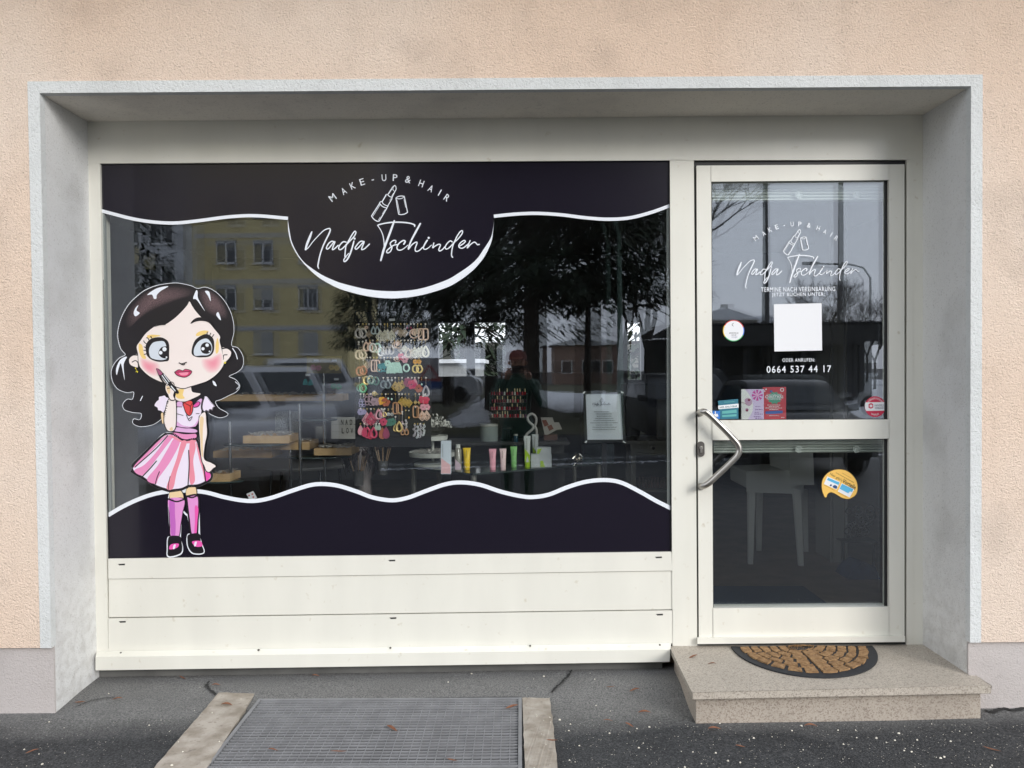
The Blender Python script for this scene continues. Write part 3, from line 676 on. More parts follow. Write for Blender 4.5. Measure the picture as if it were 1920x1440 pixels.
NAME = [(za, [(262, 372), (225, 470), (165, 620), (140, 722)], [2.0, 3.6, 3.4, 3.0]), (za, [(140, 722), (190, 690), (290, 560), (400, 440), (500, 345), (590, 305), (632, 318), (610, 400), (530, 560), (470, 700), (420, 860), (392, 1000), (385, 1060), (402, 1105)], [2.2, 1.3, 1.2, 1.4, 1.6, 1.7, 2.0, 2.3, 2.2, 2.0, 2.0, 2.2, 2.2, 1.4]),
    (za, [(725, 575), (660, 560), (595, 610), (555, 690), (575, 715), (620, 680), (690, 590), (725, 570), (690, 660), (675, 725), (720, 705), (790, 640)], 1.9),
    (za, [(950, 575), (890, 570), (820, 640), (800, 705), (840, 725), (910, 670), (975, 590), (1060, 440), (1120, 360), (1145, 385), (1110, 460), (1010, 570), (950, 640), (935, 740), (925, 860), (940, 880)], 1.9),
    (za, [(1105, 555), (1080, 650), (1040, 780), (980, 910), (920, 965), (903, 930), (940, 870), (1000, 800)], [2.0, 2.4, 2.4, 2.4, 2.0, 1.8, 1.6, 1.3]), 
    (za, [(1310, 565), (1240, 560), (1175, 620), (1130, 690), (1150, 718), (1200, 680), (1280, 590), (1308, 572), (1275, 660), (1260, 725), (1320, 705), (1370, 660), (1415, 615)], 1.9),
    (zb, [(578, 242), (572, 215), (480, 185), (350, 170), (200, 168), (60, 180), (-60, 205), (-115, 225), (-108, 245), (-60, 320), (-20, 420), (0, 540), (8, 620)], [2.2, 2.2, 2.0, 2.2, 2.2, 2.0, 2.0, 2.0, 1.4, 1.3, 1.4, 1.5, 2.2]),
    (zb, [(195, 140), (130, 320), (55, 520), (-10, 700), (-60, 890)], [2.4, 3.2, 3.2, 3.4, 2.4]),
    (zb, [(212, 560), (225, 520), (180, 512), (120, 560), (130, 610), (150, 650), (120, 720), (70, 748), (48, 720), (90, 670), (180, 605), (255, 590)], 1.8),
    (zb, [(375, 580), (400, 530), (360, 515), (280, 570), (245, 640), (265, 690), (330, 690), (400, 645), (450, 600)], [2.4, 2.4, 2, 2.0, 2.0, 1.9, 1.7, 1.4, 1.2]),
    (zb, [(685, 195), (600, 350), (520, 500), (465, 640), (460, 678)], [2.6, 3.0, 2.6, 2.4, 1.8]), (zb, [(468, 670), (530, 590), (600, 545), (625, 560), (590, 660), (600, 715), (660, 705), (730, 640)], 1.8),
    (zb, [(815, 510), (760, 600), (745, 660), (780, 680), (840, 650), (895, 600)], [2.6, 2.2, 1.8, 1.6, 1.4, 1.2]), (zb, [(940, 560), (920, 650), (960, 620), (1030, 585), (1065, 600), (1035, 680), (1050, 710), (1100, 685), (1160, 620)], 1.8),
    (zb, [(1290, 540), (1250, 520), (1190, 570), (1155, 640), (1180, 675), (1240, 640), (1320, 550), (1380, 430), (1440, 345), (1480, 330), (1470, 390), (1390, 490), (1320, 560), (1285, 680), (1275, 790), (1295, 830)], 1.8),
    (zb, [(1430, 615), (1500, 570), (1535, 530), (1510, 512), (1450, 550), (1410, 610), (1430, 650), (1490, 655), (1560, 605), (1600, 570)], 1.8), (zb, [(1625, 515), (1570, 655), (1630, 590), (1700, 545), (1735, 560), (1765, 592), (1800, 585)], 1.8)]
DOTS = [(za, 1118, 505, 2.0), (zb, 843, 463, 2.1)]
LIP = [([(800, 200), (740, 250), (660, 370), (590, 480)], 1.3, 0), ([(800, 200), (835, 235), (842, 320), (800, 400), (722, 560)], 1.4, 0), ([(800, 205), (755, 260), (745, 320), (790, 375), (820, 370)], .9, 0), ([(590, 485), (640, 530), (720, 565)], 1.3, 0), ([(590, 478), (548, 468), (420, 690)], 1.4, 1), ([(722, 565), (715, 610), (590, 820)], 1.4, 1),
    ([(420, 690), (470, 765), (590, 825)], 1.3, 0), ([(420, 690), (370, 695), (345, 740)], 1.4, 0), ([(345, 740), (430, 830), (555, 880)], 1.4, 0), ([(600, 825), (555, 880)], 1.4, 0), ([(345, 745), (105, 1120)], 1.6, 1), ([(565, 885), (340, 1265)], 1.6, 1), ([(105, 1120), (170, 1210), (270, 1275), (335, 1270)], 1.6, 0),
    ([(365, 780), (150, 1125)], .8, 1), ([(725, 310), (615, 470)], .7, 1), ([(550, 500), (430, 700)], .7, 1), ([(765, 430), (700, 545)], .7, 1), ([(515, 925), (430, 1055)], .7, 1), ([(370, 1150), (310, 1240)], .7, 1), ([(690, 590), (655, 650)], .7, 1),
    ([(840, 580), (900, 540), (990, 520), (1085, 530)], 1.5, 0), ([(850, 595), (930, 605), (1020, 590), (1080, 550)], 1.1, 0), ([(838, 585), (870, 800), (920, 1065)], 1.4, 0), ([(1085, 530), (1135, 750), (1185, 1010)], 1.5, 0), ([(920, 1065), (990, 1078), (1100, 1060), (1185, 1012)], 1.5, 0), ([(870, 640), (950, 1030)], .8, 1), ([(1080, 630), (1130, 860)], .8, 1)]
ARC = [('M', 623.5, 370.3, 37), ('A', 644.5, 358.3, 30), ('K', 661, 348.2, 23), ('E', 679, 341, 17), ('-', 699, 337.3, 9), ('U', 720, 333.2, 3.5), ('P', 740.8, 333, -3), ('&', 765.3, 336.7, -12), ('H', 790, 344, -20), ('A', 807.8, 353.5, -26), ('I', 824.6, 361.2, -30), ('R', 838, 370.8, -35)]
def logo(f, tr, k=1.0, thick=1.0):
    f.tr = None
    for z, pts, w_ in NAME:
        q = [tr(*z(*p)) for p in pts]; f.stroke(q, [x * k * thick for x in w_] if isinstance(w_, list) else w_ * k * thick)
    for z, x, y, r in DOTS: f.disc(tr(*z(x, y)), r * k)
def lipstick(f, tr, k=1.0, thick=1.0):
    for pts, w_, st_ in LIP: f.stroke([tr(*zl(*p)) for p in pts], w_ * k * thick, smooth=not st_)
def arcletters(f, tr, k=1.0):
    for ch, u, v, a in ARC: f.text(ch, tr(u, v), {'-': 4.6, 'I': 2.0, 'M': 11.5, '&': 10.5}.get(ch, 8.6) * k, {'-': 1.8, '&': 13}.get(ch, 12.6) * k, a, bold=.012 if k < .8 else .006)
I_ = lambda x, y: (x, y)
f = Flat(yv - .0003); logo(f, I_, 1, 1.2); f.obj('script_lettering', white, topf)
f = Flat(yv - .0003); lipstick(f, I_, 1, 1.15); f.obj('lipstick_emblem', white, topf)
f = Flat(yv - .0003); arcletters(f, I_); f.obj('arched_lettering', white, topf)
botf = thing('window_film', 'dark lower window film whose white edge runs in waves above the base', 'window film', (-.62, YG, .7), 'dark films with white wavy edges on the shop window')
wb = [(202.5, 966), (230, 950), (260, 936), (290, 926), (320, 921), (350, 920), (385, 923), (420, 932), (452, 938), (480, 939), (510, 933), (545, 921), (580, 910), (605, 907.5), (635, 911), (670, 922), (700, 933), (735, 938), (765, 933), (800, 920), (835, 908), (865, 904.5), (900, 909), (940, 922), (975, 930), (1000, 932), (1030, 927), (1065, 913), (1100, 903), (1135, 900), (1165, 905), (1200, 922), (1230, 939), (1258, 953)]
f = Flat(yv); f.shape(sp_(wb) + [(1258, 1034), (203, 1047.2)], smooth=False); f.obj('film', film, botf)
f = Flat(yv - .0002); f.stroke(wb, 7.6, caps=False); f.obj('white_edge', white, botf)
# ================================================================ the painted girl decal
gd = thing('cartoon_decal', 'tall cartoon decal of a black haired girl in a pink dress holding a lipstick', 'decal', (-1.55, YG, .8))
z2 = lambda x, y: (x / 2.571 + 180, y / 2.571 + 500)
z5 = lambda x, y: (x / 5.537 + 200, y / 5.537 + 500)
z6 = lambda x, y: (x / 4.5 + 220, y / 4.5 + 740)
ink = V('decal_ink_black', (.012, .010, .014), .3)
C_ = {k: V('decal_' + k, v, .4) for k, v in dict(skin=(.86, .77, .74), tan=(.80, .60, .36), blush=(.80, .34, .40), gold=(.86, .62, .22), bluewhite=(.64, .70, .78), lip=(.62, .05, .16), lippink=(.86, .30, .42), mauve=(.36, .10, .20), dresslight=(.82, .74, .88), pink=(.78, .28, .52), hotpink=(.80, .10, .42), salmon=(.80, .27, .36), lilac=(.72, .42, .70), stocking=(.74, .30, .64), purple=(.52, .13, .50), red=(.72, .07, .07), yellow=(.80, .70, .05)).items()}
def sheen():
    m, t_, b_ = newmat('hair_sheen'); N = t_.nodes; L = t_.links; tc = N.new('ShaderNodeTexCoord'); nz = N.new('ShaderNodeTexNoise'); nz.inputs['Scale'].default_value = 260; L.new(tc.outputs['Object'], nz.inputs['Vector'])
    mr = N.new('ShaderNodeMapRange'); mr.inputs[1].default_value = .35; mr.inputs[2].default_value = .65; L.new(nz.outputs[0], mr.inputs[0]); mx = N.new('ShaderNodeMix'); mx.data_type = 'RGBA'
    at = N.new('ShaderNodeAttribute'); at.attribute_name = 'fade'; m2 = N.new('ShaderNodeMix'); m2.data_type = 'RGBA'
    mx.inputs[6].default_value = (.05, .03, .035, 1); mx.inputs[7].default_value = (.20, .13, .14, 1); L.new(mr.outputs[0], mx.inputs[0])
    m2.inputs[6].default_value = (.012, .010, .014, 1); L.new(at.outputs['Fac'], m2.inputs[0]); L.new(mx.outputs[2], m2.inputs[7]); L.new(m2.outputs[2], b_.inputs['Base Color']); b_.inputs['Roughness'].default_value = .35
    return m
def fadeblob(name, edge, mat, parent, y, centre, rings=6, tr=None):
    """a printed patch whose ink thins out from its middle to its rim (colour attribute 'fade')"""
    f = Flat(y, tr); pts = [Vector((p[0], p[1])) for p in spline(edge, 5, True)]; c = Vector(centre); n = len(pts); cols = []
    for r in range(rings + 1):
        for p in pts: f.v.append(tuple(f.pt(c.lerp(p, r / rings)))); cols.append(max(0, 1 - (r / rings) ** 2))
    for r in range(rings):
        for k in range(n): f.f.append((r * n + k, r * n + (k + 1) % n, (r + 1) * n + (k + 1) % n, (r + 1) * n + k)); f.mi.append(0)
    o = f.obj(name, mat, parent); a = o.data.attributes.new('fade', 'FLOAT', 'POINT'); a.data.foreach_set('value', cols); return o
def blushmat():
    m, t_, b_ = newmat('blush_ink'); N = t_.nodes; L = t_.links; at = N.new('ShaderNodeAttribute'); at.attribute_name = 'fade'; mx = N.new('ShaderNodeMix'); mx.data_type = 'RGBA'
    mx.inputs[6].default_value = (.86, .77, .74, 1); mx.inputs[7].default_value = (.82, .30, .38, 1); L.new(at.outputs['Fac'], mx.inputs[0]); L.new(mx.outputs[2], b_.inputs['Base Color']); b_.inputs['Roughness'].default_value = .4; return m
yg = YG - .0030
HAIR = [(300, 90), (350, 82), (395, 80), (455, 92), (490, 106), (530, 100), (580, 125), (625, 175), (655, 240), (664, 310), (652, 378), (684, 393), (708, 435), (706, 480), (680, 508), (640, 528), (672, 545), (692, 575), (676, 602), (640, 620), (600, 640), (575, 650), (592, 682), (636, 710), (600, 727), (555, 712), (520, 690), (420, 690), (345, 700), (310, 738), (270, 762), (215, 770), (180, 756), (183, 735), (212, 738), (219, 708), (180, 702), (140, 690), (130, 665), (150, 640), (176, 640), (182, 604), (150, 606), (110, 592), (84, 560), (74, 515), (85, 475), (112, 442), (142, 424), (120, 395), (106, 340), (110, 290), (130, 230), (165, 175), (220, 125), (260, 103)]
f = Flat(yg + .0005, z2); f.tr = None
f.stroke([z2(*p) for p in HAIR], 1.9, closed=True)
# white keyline round the rest of the figure
SK = [(405, 330), (340, 380), (260, 460), (132, 588), (138, 615), (122, 640), (128, 655), (215, 705), (320, 772), (430, 812), (480, 812), (545, 800), (600, 776), (680, 770), (745, 742), (790, 715), (798, 665), (752, 640), (722, 560), (692, 440), (662, 375), (560, 385), (480, 335)]
f.stroke([z6(*p) for p in SK], 3.8, closed=True)
for L_ in ([(445, 830), (434, 890), (440, 1050), (452, 1190), (428, 1210), (424, 1300), (432, 1366), (530, 1345), (548, 1290), (530, 1200), (545, 1000), (580, 1010), (600, 1040), (622, 1170), (598, 1182), (590, 1232), (600, 1290), (640, 1338), (728, 1332), (706, 1250), (692, 1176), (686, 960), (676, 855)],): f.stroke([z6(*p) for p in L_], 3.2)
f.obj('white_keyline', white, gd)
def G1(name, mat, shapes, y, strokes=(), tr=z6, parent=gd, sw=None):
    f = Flat(y); 
    for s_ in shapes: f.shape([tr(*p) for p in s_])
    for s_, w_ in strokes: f.stroke([tr(*p) for p in s_], [q * 1.25 for q in w_] if isinstance(w_, list) else w_ * 1.25)
    return f.obj(name, mat, parent)
hair = G1('hair', ink, [HAIR], yg, tr=z2)
fadeblob('hair_sheen', [z5(*p) for p in [(190, 580), (230, 450), (330, 330), (430, 250), (560, 210), (700, 200), (830, 215), (905, 250), (880, 300), (740, 345), (600, 400), (450, 470), (330, 550), (230, 640)]], sheen(), hair, yg - .0002, z5(500, 330))
fadeblob('hair_sheen', [z5(*p) for p in [(955, 250), (1040, 235), (1140, 290), (1215, 380), (1262, 480), (1240, 545), (1150, 520), (1080, 500), (1020, 450), (975, 370)]], sheen(), hair, yg - .0002, z5(1100, 360))
G1('hair_shine', V('decal_shine', (.80, .84, .92), .3), [[(420, 292), (520, 225), (640, 203), (565, 250), (522, 292), (516, 330), (490, 332), (470, 290)], [(330, 400), (310, 452), (343, 482), (300, 515), (280, 482), (298, 430)], [(930, 245), (945, 262), (950, 330), (1020, 462), (935, 345), (900, 335), (905, 300)], [(1020, 255), (1065, 262), (1080, 358), (1050, 300)], [(1160, 473), (1138, 503), (1186, 557)], [(210, 935), (140, 968), (98, 1060), (105, 1125), (130, 1040), (150, 1012), (187, 1178), (176, 1020)], [(1100, 1185), (1125, 1200), (1142, 1240), (1110, 1225)]], yg - .0004, [([(1308, 848), (1340, 900), (1357, 958)], 1.3), ([(1335, 1195), (1375, 1235), (1350, 1272)], .9), ([(372, 1345), (350, 1390)], 1.2)], tr=z5, parent=hair)
# dress, arms, legs (behind the face)
yb_ = yg - .0008
tor = [(500, 50), (560, 40), (620, 75), (705, 25), (724, 60), (716, 150), (690, 210), (672, 250), (662, 375), (560, 388), (475, 348), (492, 270)]
G1('torso_ink', ink, [tor], yb_, [(tor + [tor[0]], 2.6)])
dress = G1('dress', C_['dresslight'], [[(506, 105), (560, 95), (610, 180), (640, 110), (712, 60), (708, 150), (680, 225), (645, 268), (560, 262), (500, 245)]], yb_ - .0003)
G1('dress_pink', C_['lilac'], [[(500, 225), (560, 262), (640, 262), (690, 195), (655, 272), (560, 276), (500, 262)], [(492, 275), (655, 292), (655, 320), (485, 308)], [(506, 62), (545, 62), (550, 100), (506, 100)], [(650, 80), (700, 35), (716, 50), (690, 100), (660, 110)]], yb_ - .0005, parent=dress)
G1('waistband', C_['pink'], [[(482, 320), (570, 332), (658, 330), (660, 366), (570, 376), (478, 340)]], yb_ - .0005, parent=dress)
G1('bow', C_['red'], [[(552, 78), (598, 52), (634, 62), (634, 138), (612, 175), (582, 158)]], yb_ - .0009, parent=dress)
G1('bow_loop', C_['hotpink'], [[(640, 88), (676, 62), (696, 70), (682, 95), (650, 106)]], yb_ - .0009, parent=dress)
G1('dress_lines', ink, [], yb_ - .0013, [([(500, 268), (580, 282), (655, 272)], 1.0), ([(490, 316), (570, 330), (660, 326)], 1.0), ([(480, 345), (560, 380), (664, 372)], 1.2), ([(498, 102), (545, 104)], .9), ([(500, 160), (555, 175)], .9), ([(552, 78), (598, 50), (636, 62), (634, 140), (612, 176), (582, 158), (552, 80)], 1.1), ([(575, 75), (615, 100), (612, 160)], .8), ([(614, 100), (634, 70)], .8), ([(640, 88), (676, 60), (698, 70), (682, 97), (648, 108)], 1.0), ([(582, 170), (608, 220), (632, 185), (600, 205)], .9), ([(665, 160), (690, 158)], .9)], parent=dress)
G1('skirt_ink', ink, [SK], yb_ - .0004, [(SK + [SK[0]], 2.8)])
sk2 = [(412, 340), (345, 392), (262, 475), (152, 590), (138, 638), (215, 690), (320, 758), (430, 796), (480, 796), (545, 786), (600, 762), (680, 755), (740, 730), (782, 706), (784, 668), (742, 640), (712, 560), (682, 445), (655, 385), (560, 398), (480, 345)]
skirt = G1('skirt', C_['dresslight'], [sk2], yb_ - .0007)
G1('skirt_stripes', C_['pink'], [[(412, 342), (400, 362), (165, 600), (152, 588), (262, 475), (345, 392)], [(425, 350), (470, 352), (400, 450), (270, 620), (210, 682), (142, 640), (230, 590), (340, 470)], [(478, 372), (530, 395), (450, 560), (350, 700), (325, 752), (250, 715), (340, 600), (430, 450)]], yb_ - .0010, parent=skirt)
G1('skirt_stripes', C_['salmon'], [[(540, 398), (585, 402), (545, 520), (500, 660), (470, 790), (415, 790), (450, 680), (500, 540)], [(612, 398), (650, 392), (660, 450), (640, 560), (655, 720), (618, 755), (605, 640)], [(660, 395), (682, 445), (712, 560), (740, 640), (738, 728), (722, 650), (690, 540)], [(420, 348), (478, 350), (560, 392), (655, 382), (652, 402), (560, 410), (480, 372)]], yb_ - .0010, parent=skirt)
G1('skirt_flap', C_['hotpink'], [[(745, 642), (784, 668), (780, 704), (745, 728)]], yb_ - .0012, parent=skirt)
G1('skirt_lines', ink, [], yb_ - .0015, [([(425, 345), (330, 450), (150, 610)], 1.6), ([(330, 560), (270, 630), (212, 690)], 1.6), ([(355, 650), (335, 700), (318, 762)], 1.3), ([(602, 470), (606, 600), (596, 770)], 1.5), ([(700, 480), (730, 620), (746, 738)], 1.6), ([(445, 690), (432, 750), (430, 800)], .9)], parent=skirt)
sl_ = [[(352, 20), (380, 12), (400, 8), (412, 22), (440, 40), (425, 122), (398, 132), (388, 150), (368, 136), (345, 130), (338, 108), (314, 92), (330, 60), (350, 42)], [(730, 22), (756, 18), (790, 60), (822, 96), (808, 112), (804, 134), (782, 128), (770, 146), (750, 136), (735, 150), (714, 120), (716, 70)]]
G1('sleeve_ink', ink, [], yb_ - .0016, [(s_ + [s_[0]], 2.6) for s_ in sl_])
for s_ in sl_: G1('sleeve', C_['dresslight'], [s_], yb_ - .0019)
ra = [(694, 185), (740, 150), (750, 230), (756, 330), (738, 420), (728, 520), (744, 556), (790, 575), (830, 602), (806, 622), (778, 650), (752, 642), (735, 600), (716, 560), (704, 480), (698, 380), (690, 280)]
fa = [(425, 60), (455, 20), (490, 45), (495, 200), (486, 285), (455, 308), (420, 295), (396, 230), (400, 170)]
G1('arm_ink', ink, [], yb_ - .0020, [(ra + [ra[0]], 2.6), (fa + [fa[0]], 2.8)])
G1('arm', C_['skin'], [ra], yb_ - .0024); G1('arm', C_['skin'], [fa], yb_ - .0024)
G1('arm_shade', C_['tan'], [[(700, 190), (728, 200), (722, 290), (720, 400), (722, 520), (710, 500), (702, 380), (696, 280)], [(440, 290), (462, 272), (468, 298), (452, 306)], [(368, 165), (386, 158), (388, 240), (378, 235)]], yb_ - .0027)
kn = [[(446, 822), (535, 812), (552, 888), (452, 884)], [(590, 785), (655, 775), (662, 855), (586, 858)]]
so_ = [[(434, 880), (562, 884), (548, 1000), (532, 1100), (516, 1196), (454, 1200), (446, 1100), (440, 1000)], [(582, 858), (677, 850), (688, 960), (680, 1060), (672, 1172), (624, 1178), (606, 1060), (594, 960)]]
G1('leg_ink', ink, [], yb_ - .0002, [(s_ + [s_[0]], 2.6) for s_ in kn + so_])
for k_, s_ in zip(kn, so_):
    lg = G1('leg', C_['tan'], [k_], yb_ - .00045); G1('sock', C_['stocking'], [s_], yb_ - .00065, parent=lg)
G1('sock_stripe', C_['purple'], [[(438, 892), (480, 892), (486, 1000), (492, 1100), (486, 1194), (458, 1196), (448, 1080)]], yb_ - .0009); G1('sock_stripe', C_['hotpink'], [[(655, 940), (684, 960), (676, 1060), (668, 1168), (650, 1170), (655, 1060)]], yb_ - .0009)
G1('cuff_lines', ink, [], yb_ - .0011, [([(434, 882), (500, 902), (562, 884)], 2.2), ([(582, 856), (630, 868), (677, 850)], 2.2)])
for s_, q in (([(436, 1200), (528, 1196), (542, 1250), (548, 1290), (530, 1340), (434, 1362), (426, 1300)], [(452, 1264), (516, 1257), (506, 1290), (440, 1306)]), ([(602, 1180), (692, 1174), (705, 1250), (727, 1330), (642, 1335), (602, 1290), (592, 1230)], [(630, 1240), (700, 1235), (716, 1276), (662, 1282)])):
    sh = G1('shoe', ink, [s_], yb_ - .0012); G1('shoe_opening', C_['hotpink'], [q], yb_ - .0015, parent=sh)
    a_ = q[0]; G1('shoe_opening', C_['dresslight'], [[(a_[0] + 22, a_[1] + 6), (a_[0] + 40, a_[1]), (a_[0] + 34, a_[1] + 34), (a_[0] + 18, a_[1] + 38)]], yb_ - .0017, parent=sh)
# neck and face
G1('neck', C_['skin'], [[(735, 1240), (862, 1240), (890, 1300), (975, 1322), (880, 1375), (800, 1400), (715, 1375), (725, 1300)]], yb_ - .0024, tr=z5)
G1('neck_shade', C_['gold'], [[(728, 1285), (800, 1270), (790, 1330), (810, 1365), (760, 1372), (720, 1350)]], yb_ - .0027, tr=z5)
FACE = [(860, 362), (890, 412), (925, 462), (985, 528), (1060, 580), (1120, 650), (1176, 722), (1172, 770), (1192, 855), (1208, 935), (1214, 1015), (1150, 1108), (1050, 1182), (950, 1218), (870, 1242), (800, 1262), (740, 1252), (690, 1232), (620, 1212), (550, 1190), (450, 1140), (370, 1070), (335, 1010), (325, 900), (312, 830), (350, 770), (410, 690), (500, 620), (560, 600), (612, 598), (700, 540), (780, 465), (838, 398)]
ears = [[(328, 918), (270, 918), (228, 958), (238, 1018), (290, 1046), (330, 1042)], [(1192, 852), (1250, 845), (1296, 880), (1290, 932), (1252, 980), (1212, 1002)]]
yf_ = yb_ - .0032
G1('face_ink', ink, [], yf_, [(FACE[6:24], 2.4), (ears[0] + [ears[0][0]], 2.0), (ears[1] + [ears[1][0]], 2.0)], tr=z5)
for e_ in ears: G1('ear', C_['skin'], [e_], yf_ - .0003, tr=z5)
G1('ear_lines', ink, [], yf_ - .0005, [([(265, 990), (300, 975), (325, 1000), (330, 1050)], 1.4), ([(1250, 915), (1215, 920), (1212, 960)], 1.4)], tr=z5)
face = G1('face', C_['skin'], [FACE], yf_ - .0007, tr=z5)
bm_ = blushmat()
fadeblob('blush', [z5(*p) for p in [(350, 940), (430, 960), (540, 1000), (560, 1060), (530, 1140), (440, 1120), (370, 1060), (342, 1000)]], bm_, face, yf_ - .0009, z5(430, 1040))
fadeblob('blush', [z5(*p) for p in [(985, 960), (1080, 940), (1190, 890), (1204, 990), (1150, 1090), (1060, 1110), (1000, 1060), (980, 1010)]], bm_, face, yf_ - .0009, z5(1110, 1000))
G1('eyeshadow', C_['gold'], [[(420, 715), (480, 705), (560, 715), (520, 728), (440, 745)], [(335, 800), (370, 820), (385, 900), (410, 950), (370, 950), (335, 880)], [(925, 710), (950, 680), (1010, 662), (1060, 672), (1020, 700), (950, 720)], [(1150, 740), (1165, 800), (1160, 880), (1135, 900), (1130, 820)]], yf_ - .0010, tr=z5, parent=face)
eyes = [([(408, 880), (405, 820), (440, 762), (500, 736), (570, 735), (630, 768), (649, 820), (648, 900), (644, 970), (600, 985), (530, 986), (460, 962), (420, 925)], [(440, 895), (445, 840), (478, 792), (530, 775), (590, 775), (615, 810), (626, 870), (628, 945), (590, 968), (520, 966), (460, 945)], [(545, 870), (568, 838), (606, 828), (638, 832), (640, 900), (636, 945), (600, 952), (560, 936), (538, 902)], [(600, 857, 22), (560, 893, 19), (621, 940, 9)]),
    ([(884, 905), (890, 830), (920, 762), (980, 716), (1040, 700), (1100, 738), (1117, 800), (1110, 880), (1070, 930), (1000, 941), (930, 937)], [(906, 905), (908, 850), (940, 792), (985, 757), (1040, 747), (1080, 785), (1096, 840), (1085, 890), (1050, 918), (980, 922), (925, 926)], [(975, 845), (990, 805), (1030, 785), (1072, 800), (1090, 845), (1075, 890), (1035, 905), (990, 890)], [(1043, 815, 18), (1000, 852, 17), (1068, 880, 9)])]
for blk, wh, ir, hi in eyes:
    e_ = G1('eye', ink, [blk], yf_ - .0012, tr=z5, parent=face); f = Flat(yf_ - .0015); f.shape([z5(*p) for p in wh]); f.obj('eye_white', C_['bluewhite'], face)
    f = Flat(yf_ - .0018); f.shape([z5(*p) for p in ir]); f.obj('iris', ink, face)
    f = Flat(yf_ - .0021)
    for x, y, r in hi: f.disc(z5(x, y), r / 5.537)
    f.obj('eye_light', white, face)
G1('face_lines', ink, [], yf_ - .0022, [([(440, 765), (428, 742), (415, 738)], 1.2), ([(470, 745), (460, 725), (455, 730)], 1.2), ([(412, 800), (392, 785), (385, 770)], 1.2), ([(405, 840), (388, 832)], 1.1), ([(406, 870), (385, 868)], 1.1), ([(412, 905), (390, 910)], 1.1), ([(1040, 705), (1046, 680)], 1.2), ([(1070, 715), (1080, 690)], 1.2), ([(1095, 730), (1112, 705)], 1.2), ([(500, 622), (555, 603), (612, 603)], [.5, 1.6, .6]), ([(752, 998), (775, 1008), (800, 1003), (828, 993)], 1.4), ([(775, 1012), (800, 1018), (810, 1010)], 1.3)], tr=z5, parent=face)
f = Flat(yf_ - .0022); f.shape([z5(*p) for p in [(872, 592), (895, 555), (945, 528), (1020, 530), (1080, 570), (1110, 620), (1050, 575), (980, 562), (920, 572)]]); f.obj('eyebrow', ink, face)
mo = [(704, 1095), (748, 1070), (790, 1080), (822, 1064), (882, 1084), (865, 1120), (820, 1146), (770, 1142), (725, 1122)]
G1('mouth', C_['lip'], [mo], yf_ - .0022, tr=z5, parent=face); G1('mouth_light', C_['lippink'], [[(750, 1105), (800, 1098), (850, 1098), (830, 1125), (780, 1128)]], yf_ - .0024, tr=z5, parent=face)
G1('mouth_lines', ink, [], yf_ - .0026, [(mo + [mo[0]], 1.0), ([(712, 1095), (790, 1092), (872, 1088)], .7)], tr=z5, parent=face)
for pts_ in ([(295, 1060), (312, 1070), (300, 1095), (325, 1080), (318, 1102), (300, 1045)], [(1225, 985), (1240, 995), (1230, 1008), (1216, 998)]): G1('earring', C_['yellow'], [pts_], yf_ - .0026, tr=z5)
# hand and lipstick in front of the face
hb_ = [(612, 1240), (640, 1205), (690, 1210), (700, 1290), (690, 1340), (705, 1378), (662, 1378), (640, 1330), (618, 1290)]
G1('hand_ink', ink, [], yf_ - .0030, [(hb_ + [hb_[0]], 2.2), ([(520, 1062), (548, 1075), (585, 1115), (735, 1290), (710, 1300), (600, 1210), (548, 1130), (520, 1062)], 2.2)], tr=z5)
G1('hand', C_['skin'], [hb_], yf_ - .0034, tr=z5); G1('hand_shade', C_['tan'], [[(618, 1250), (650, 1245), (660, 1300), (640, 1320)]], yf_ - .0036, tr=z5)
ls = G1('lipstick', ink, [[(550, 1120), (588, 1105), (735, 1285), (705, 1300)]], yf_ - .0037, tr=z5)
f = Flat(yf_ - .0039); f.shape([z5(*p) for p in [(518, 1060), (548, 1075), (578, 1108), (550, 1128), (530, 1098)]]); f.obj('lipstick_tip', C_['mauve'], ls)
f = Flat(yf_ - .0039); f.stroke([z5(575, 1130), z5(635, 1212)], 1.6, smooth=False); f.stroke([z5(595, 1120), z5(650, 1195)], 1.2, smooth=False); f.stroke([z5(670, 1240), z5(712, 1290)], 1.8, smooth=False); f.obj('lipstick_shine', white, ls)
G1('finger_lines', ink, [], yf_ - .0041, [([(622, 1235), (655, 1222), (668, 1250)], 1.0), ([(630, 1265), (665, 1258)], .9)], tr=z5)
# ================================================================ lettering and stickers on the door
dl = thing('door_lettering', 'white salon lettering with lipstick emblem, booking lines and phone number on the door glass', 'lettering', (1.27, YG, 1.7))
td = lambda u, v: (1381 + (u - 571.9) * .703, 515.6 + (v - 468.5) * .706)
f = Flat(yv); logo(f, td, .703, 1.35); f.obj('script_lettering', white, dl)
f = Flat(yv); lipstick(f, td, .703, 1.4); f.obj('lipstick_emblem', white, dl)
f = Flat(yv); arcletters(f, td, .703); f.obj('arched_lettering', white, dl)
f = Flat(yv); f.text('TERMINE NACH VEREINBARUNG', (1496.5, 542.3), 139, 8.6, .6, bold=.012, space=1.12); f.obj('contact_lettering', white, dl); f = Flat(yv); f.text('JETZT BUCHEN UNTER:', (1496.5, 552.8), 99, 8.6, .6, bold=.012, space=1.12)
f.obj('contact_lettering', white, dl); f = Flat(yv); f.text('ODER ANRUFEN:', (1497.5, 675), 61, 6.6, .6, bold=.006, space=1.15); f.obj('contact_lettering', white, dl); f = Flat(yv); f.text('0664 537 44 17', (1498, 692), 121, 13, .7, bold=.008, space=1.2); f.obj('phone_number', white, dl)
sq = tag(None or (lambda f: (f.shape([(1451, 570.5), (1540.5, 568.5), (1541.5, 657), (1452, 659)], smooth=False), f.obj('square_sticker', V('sticker_white', (.82, .83, .86), .35)))[1])(Flat(yv)), 'blank white square sticker under the white lettering on the door glass', 'sticker')
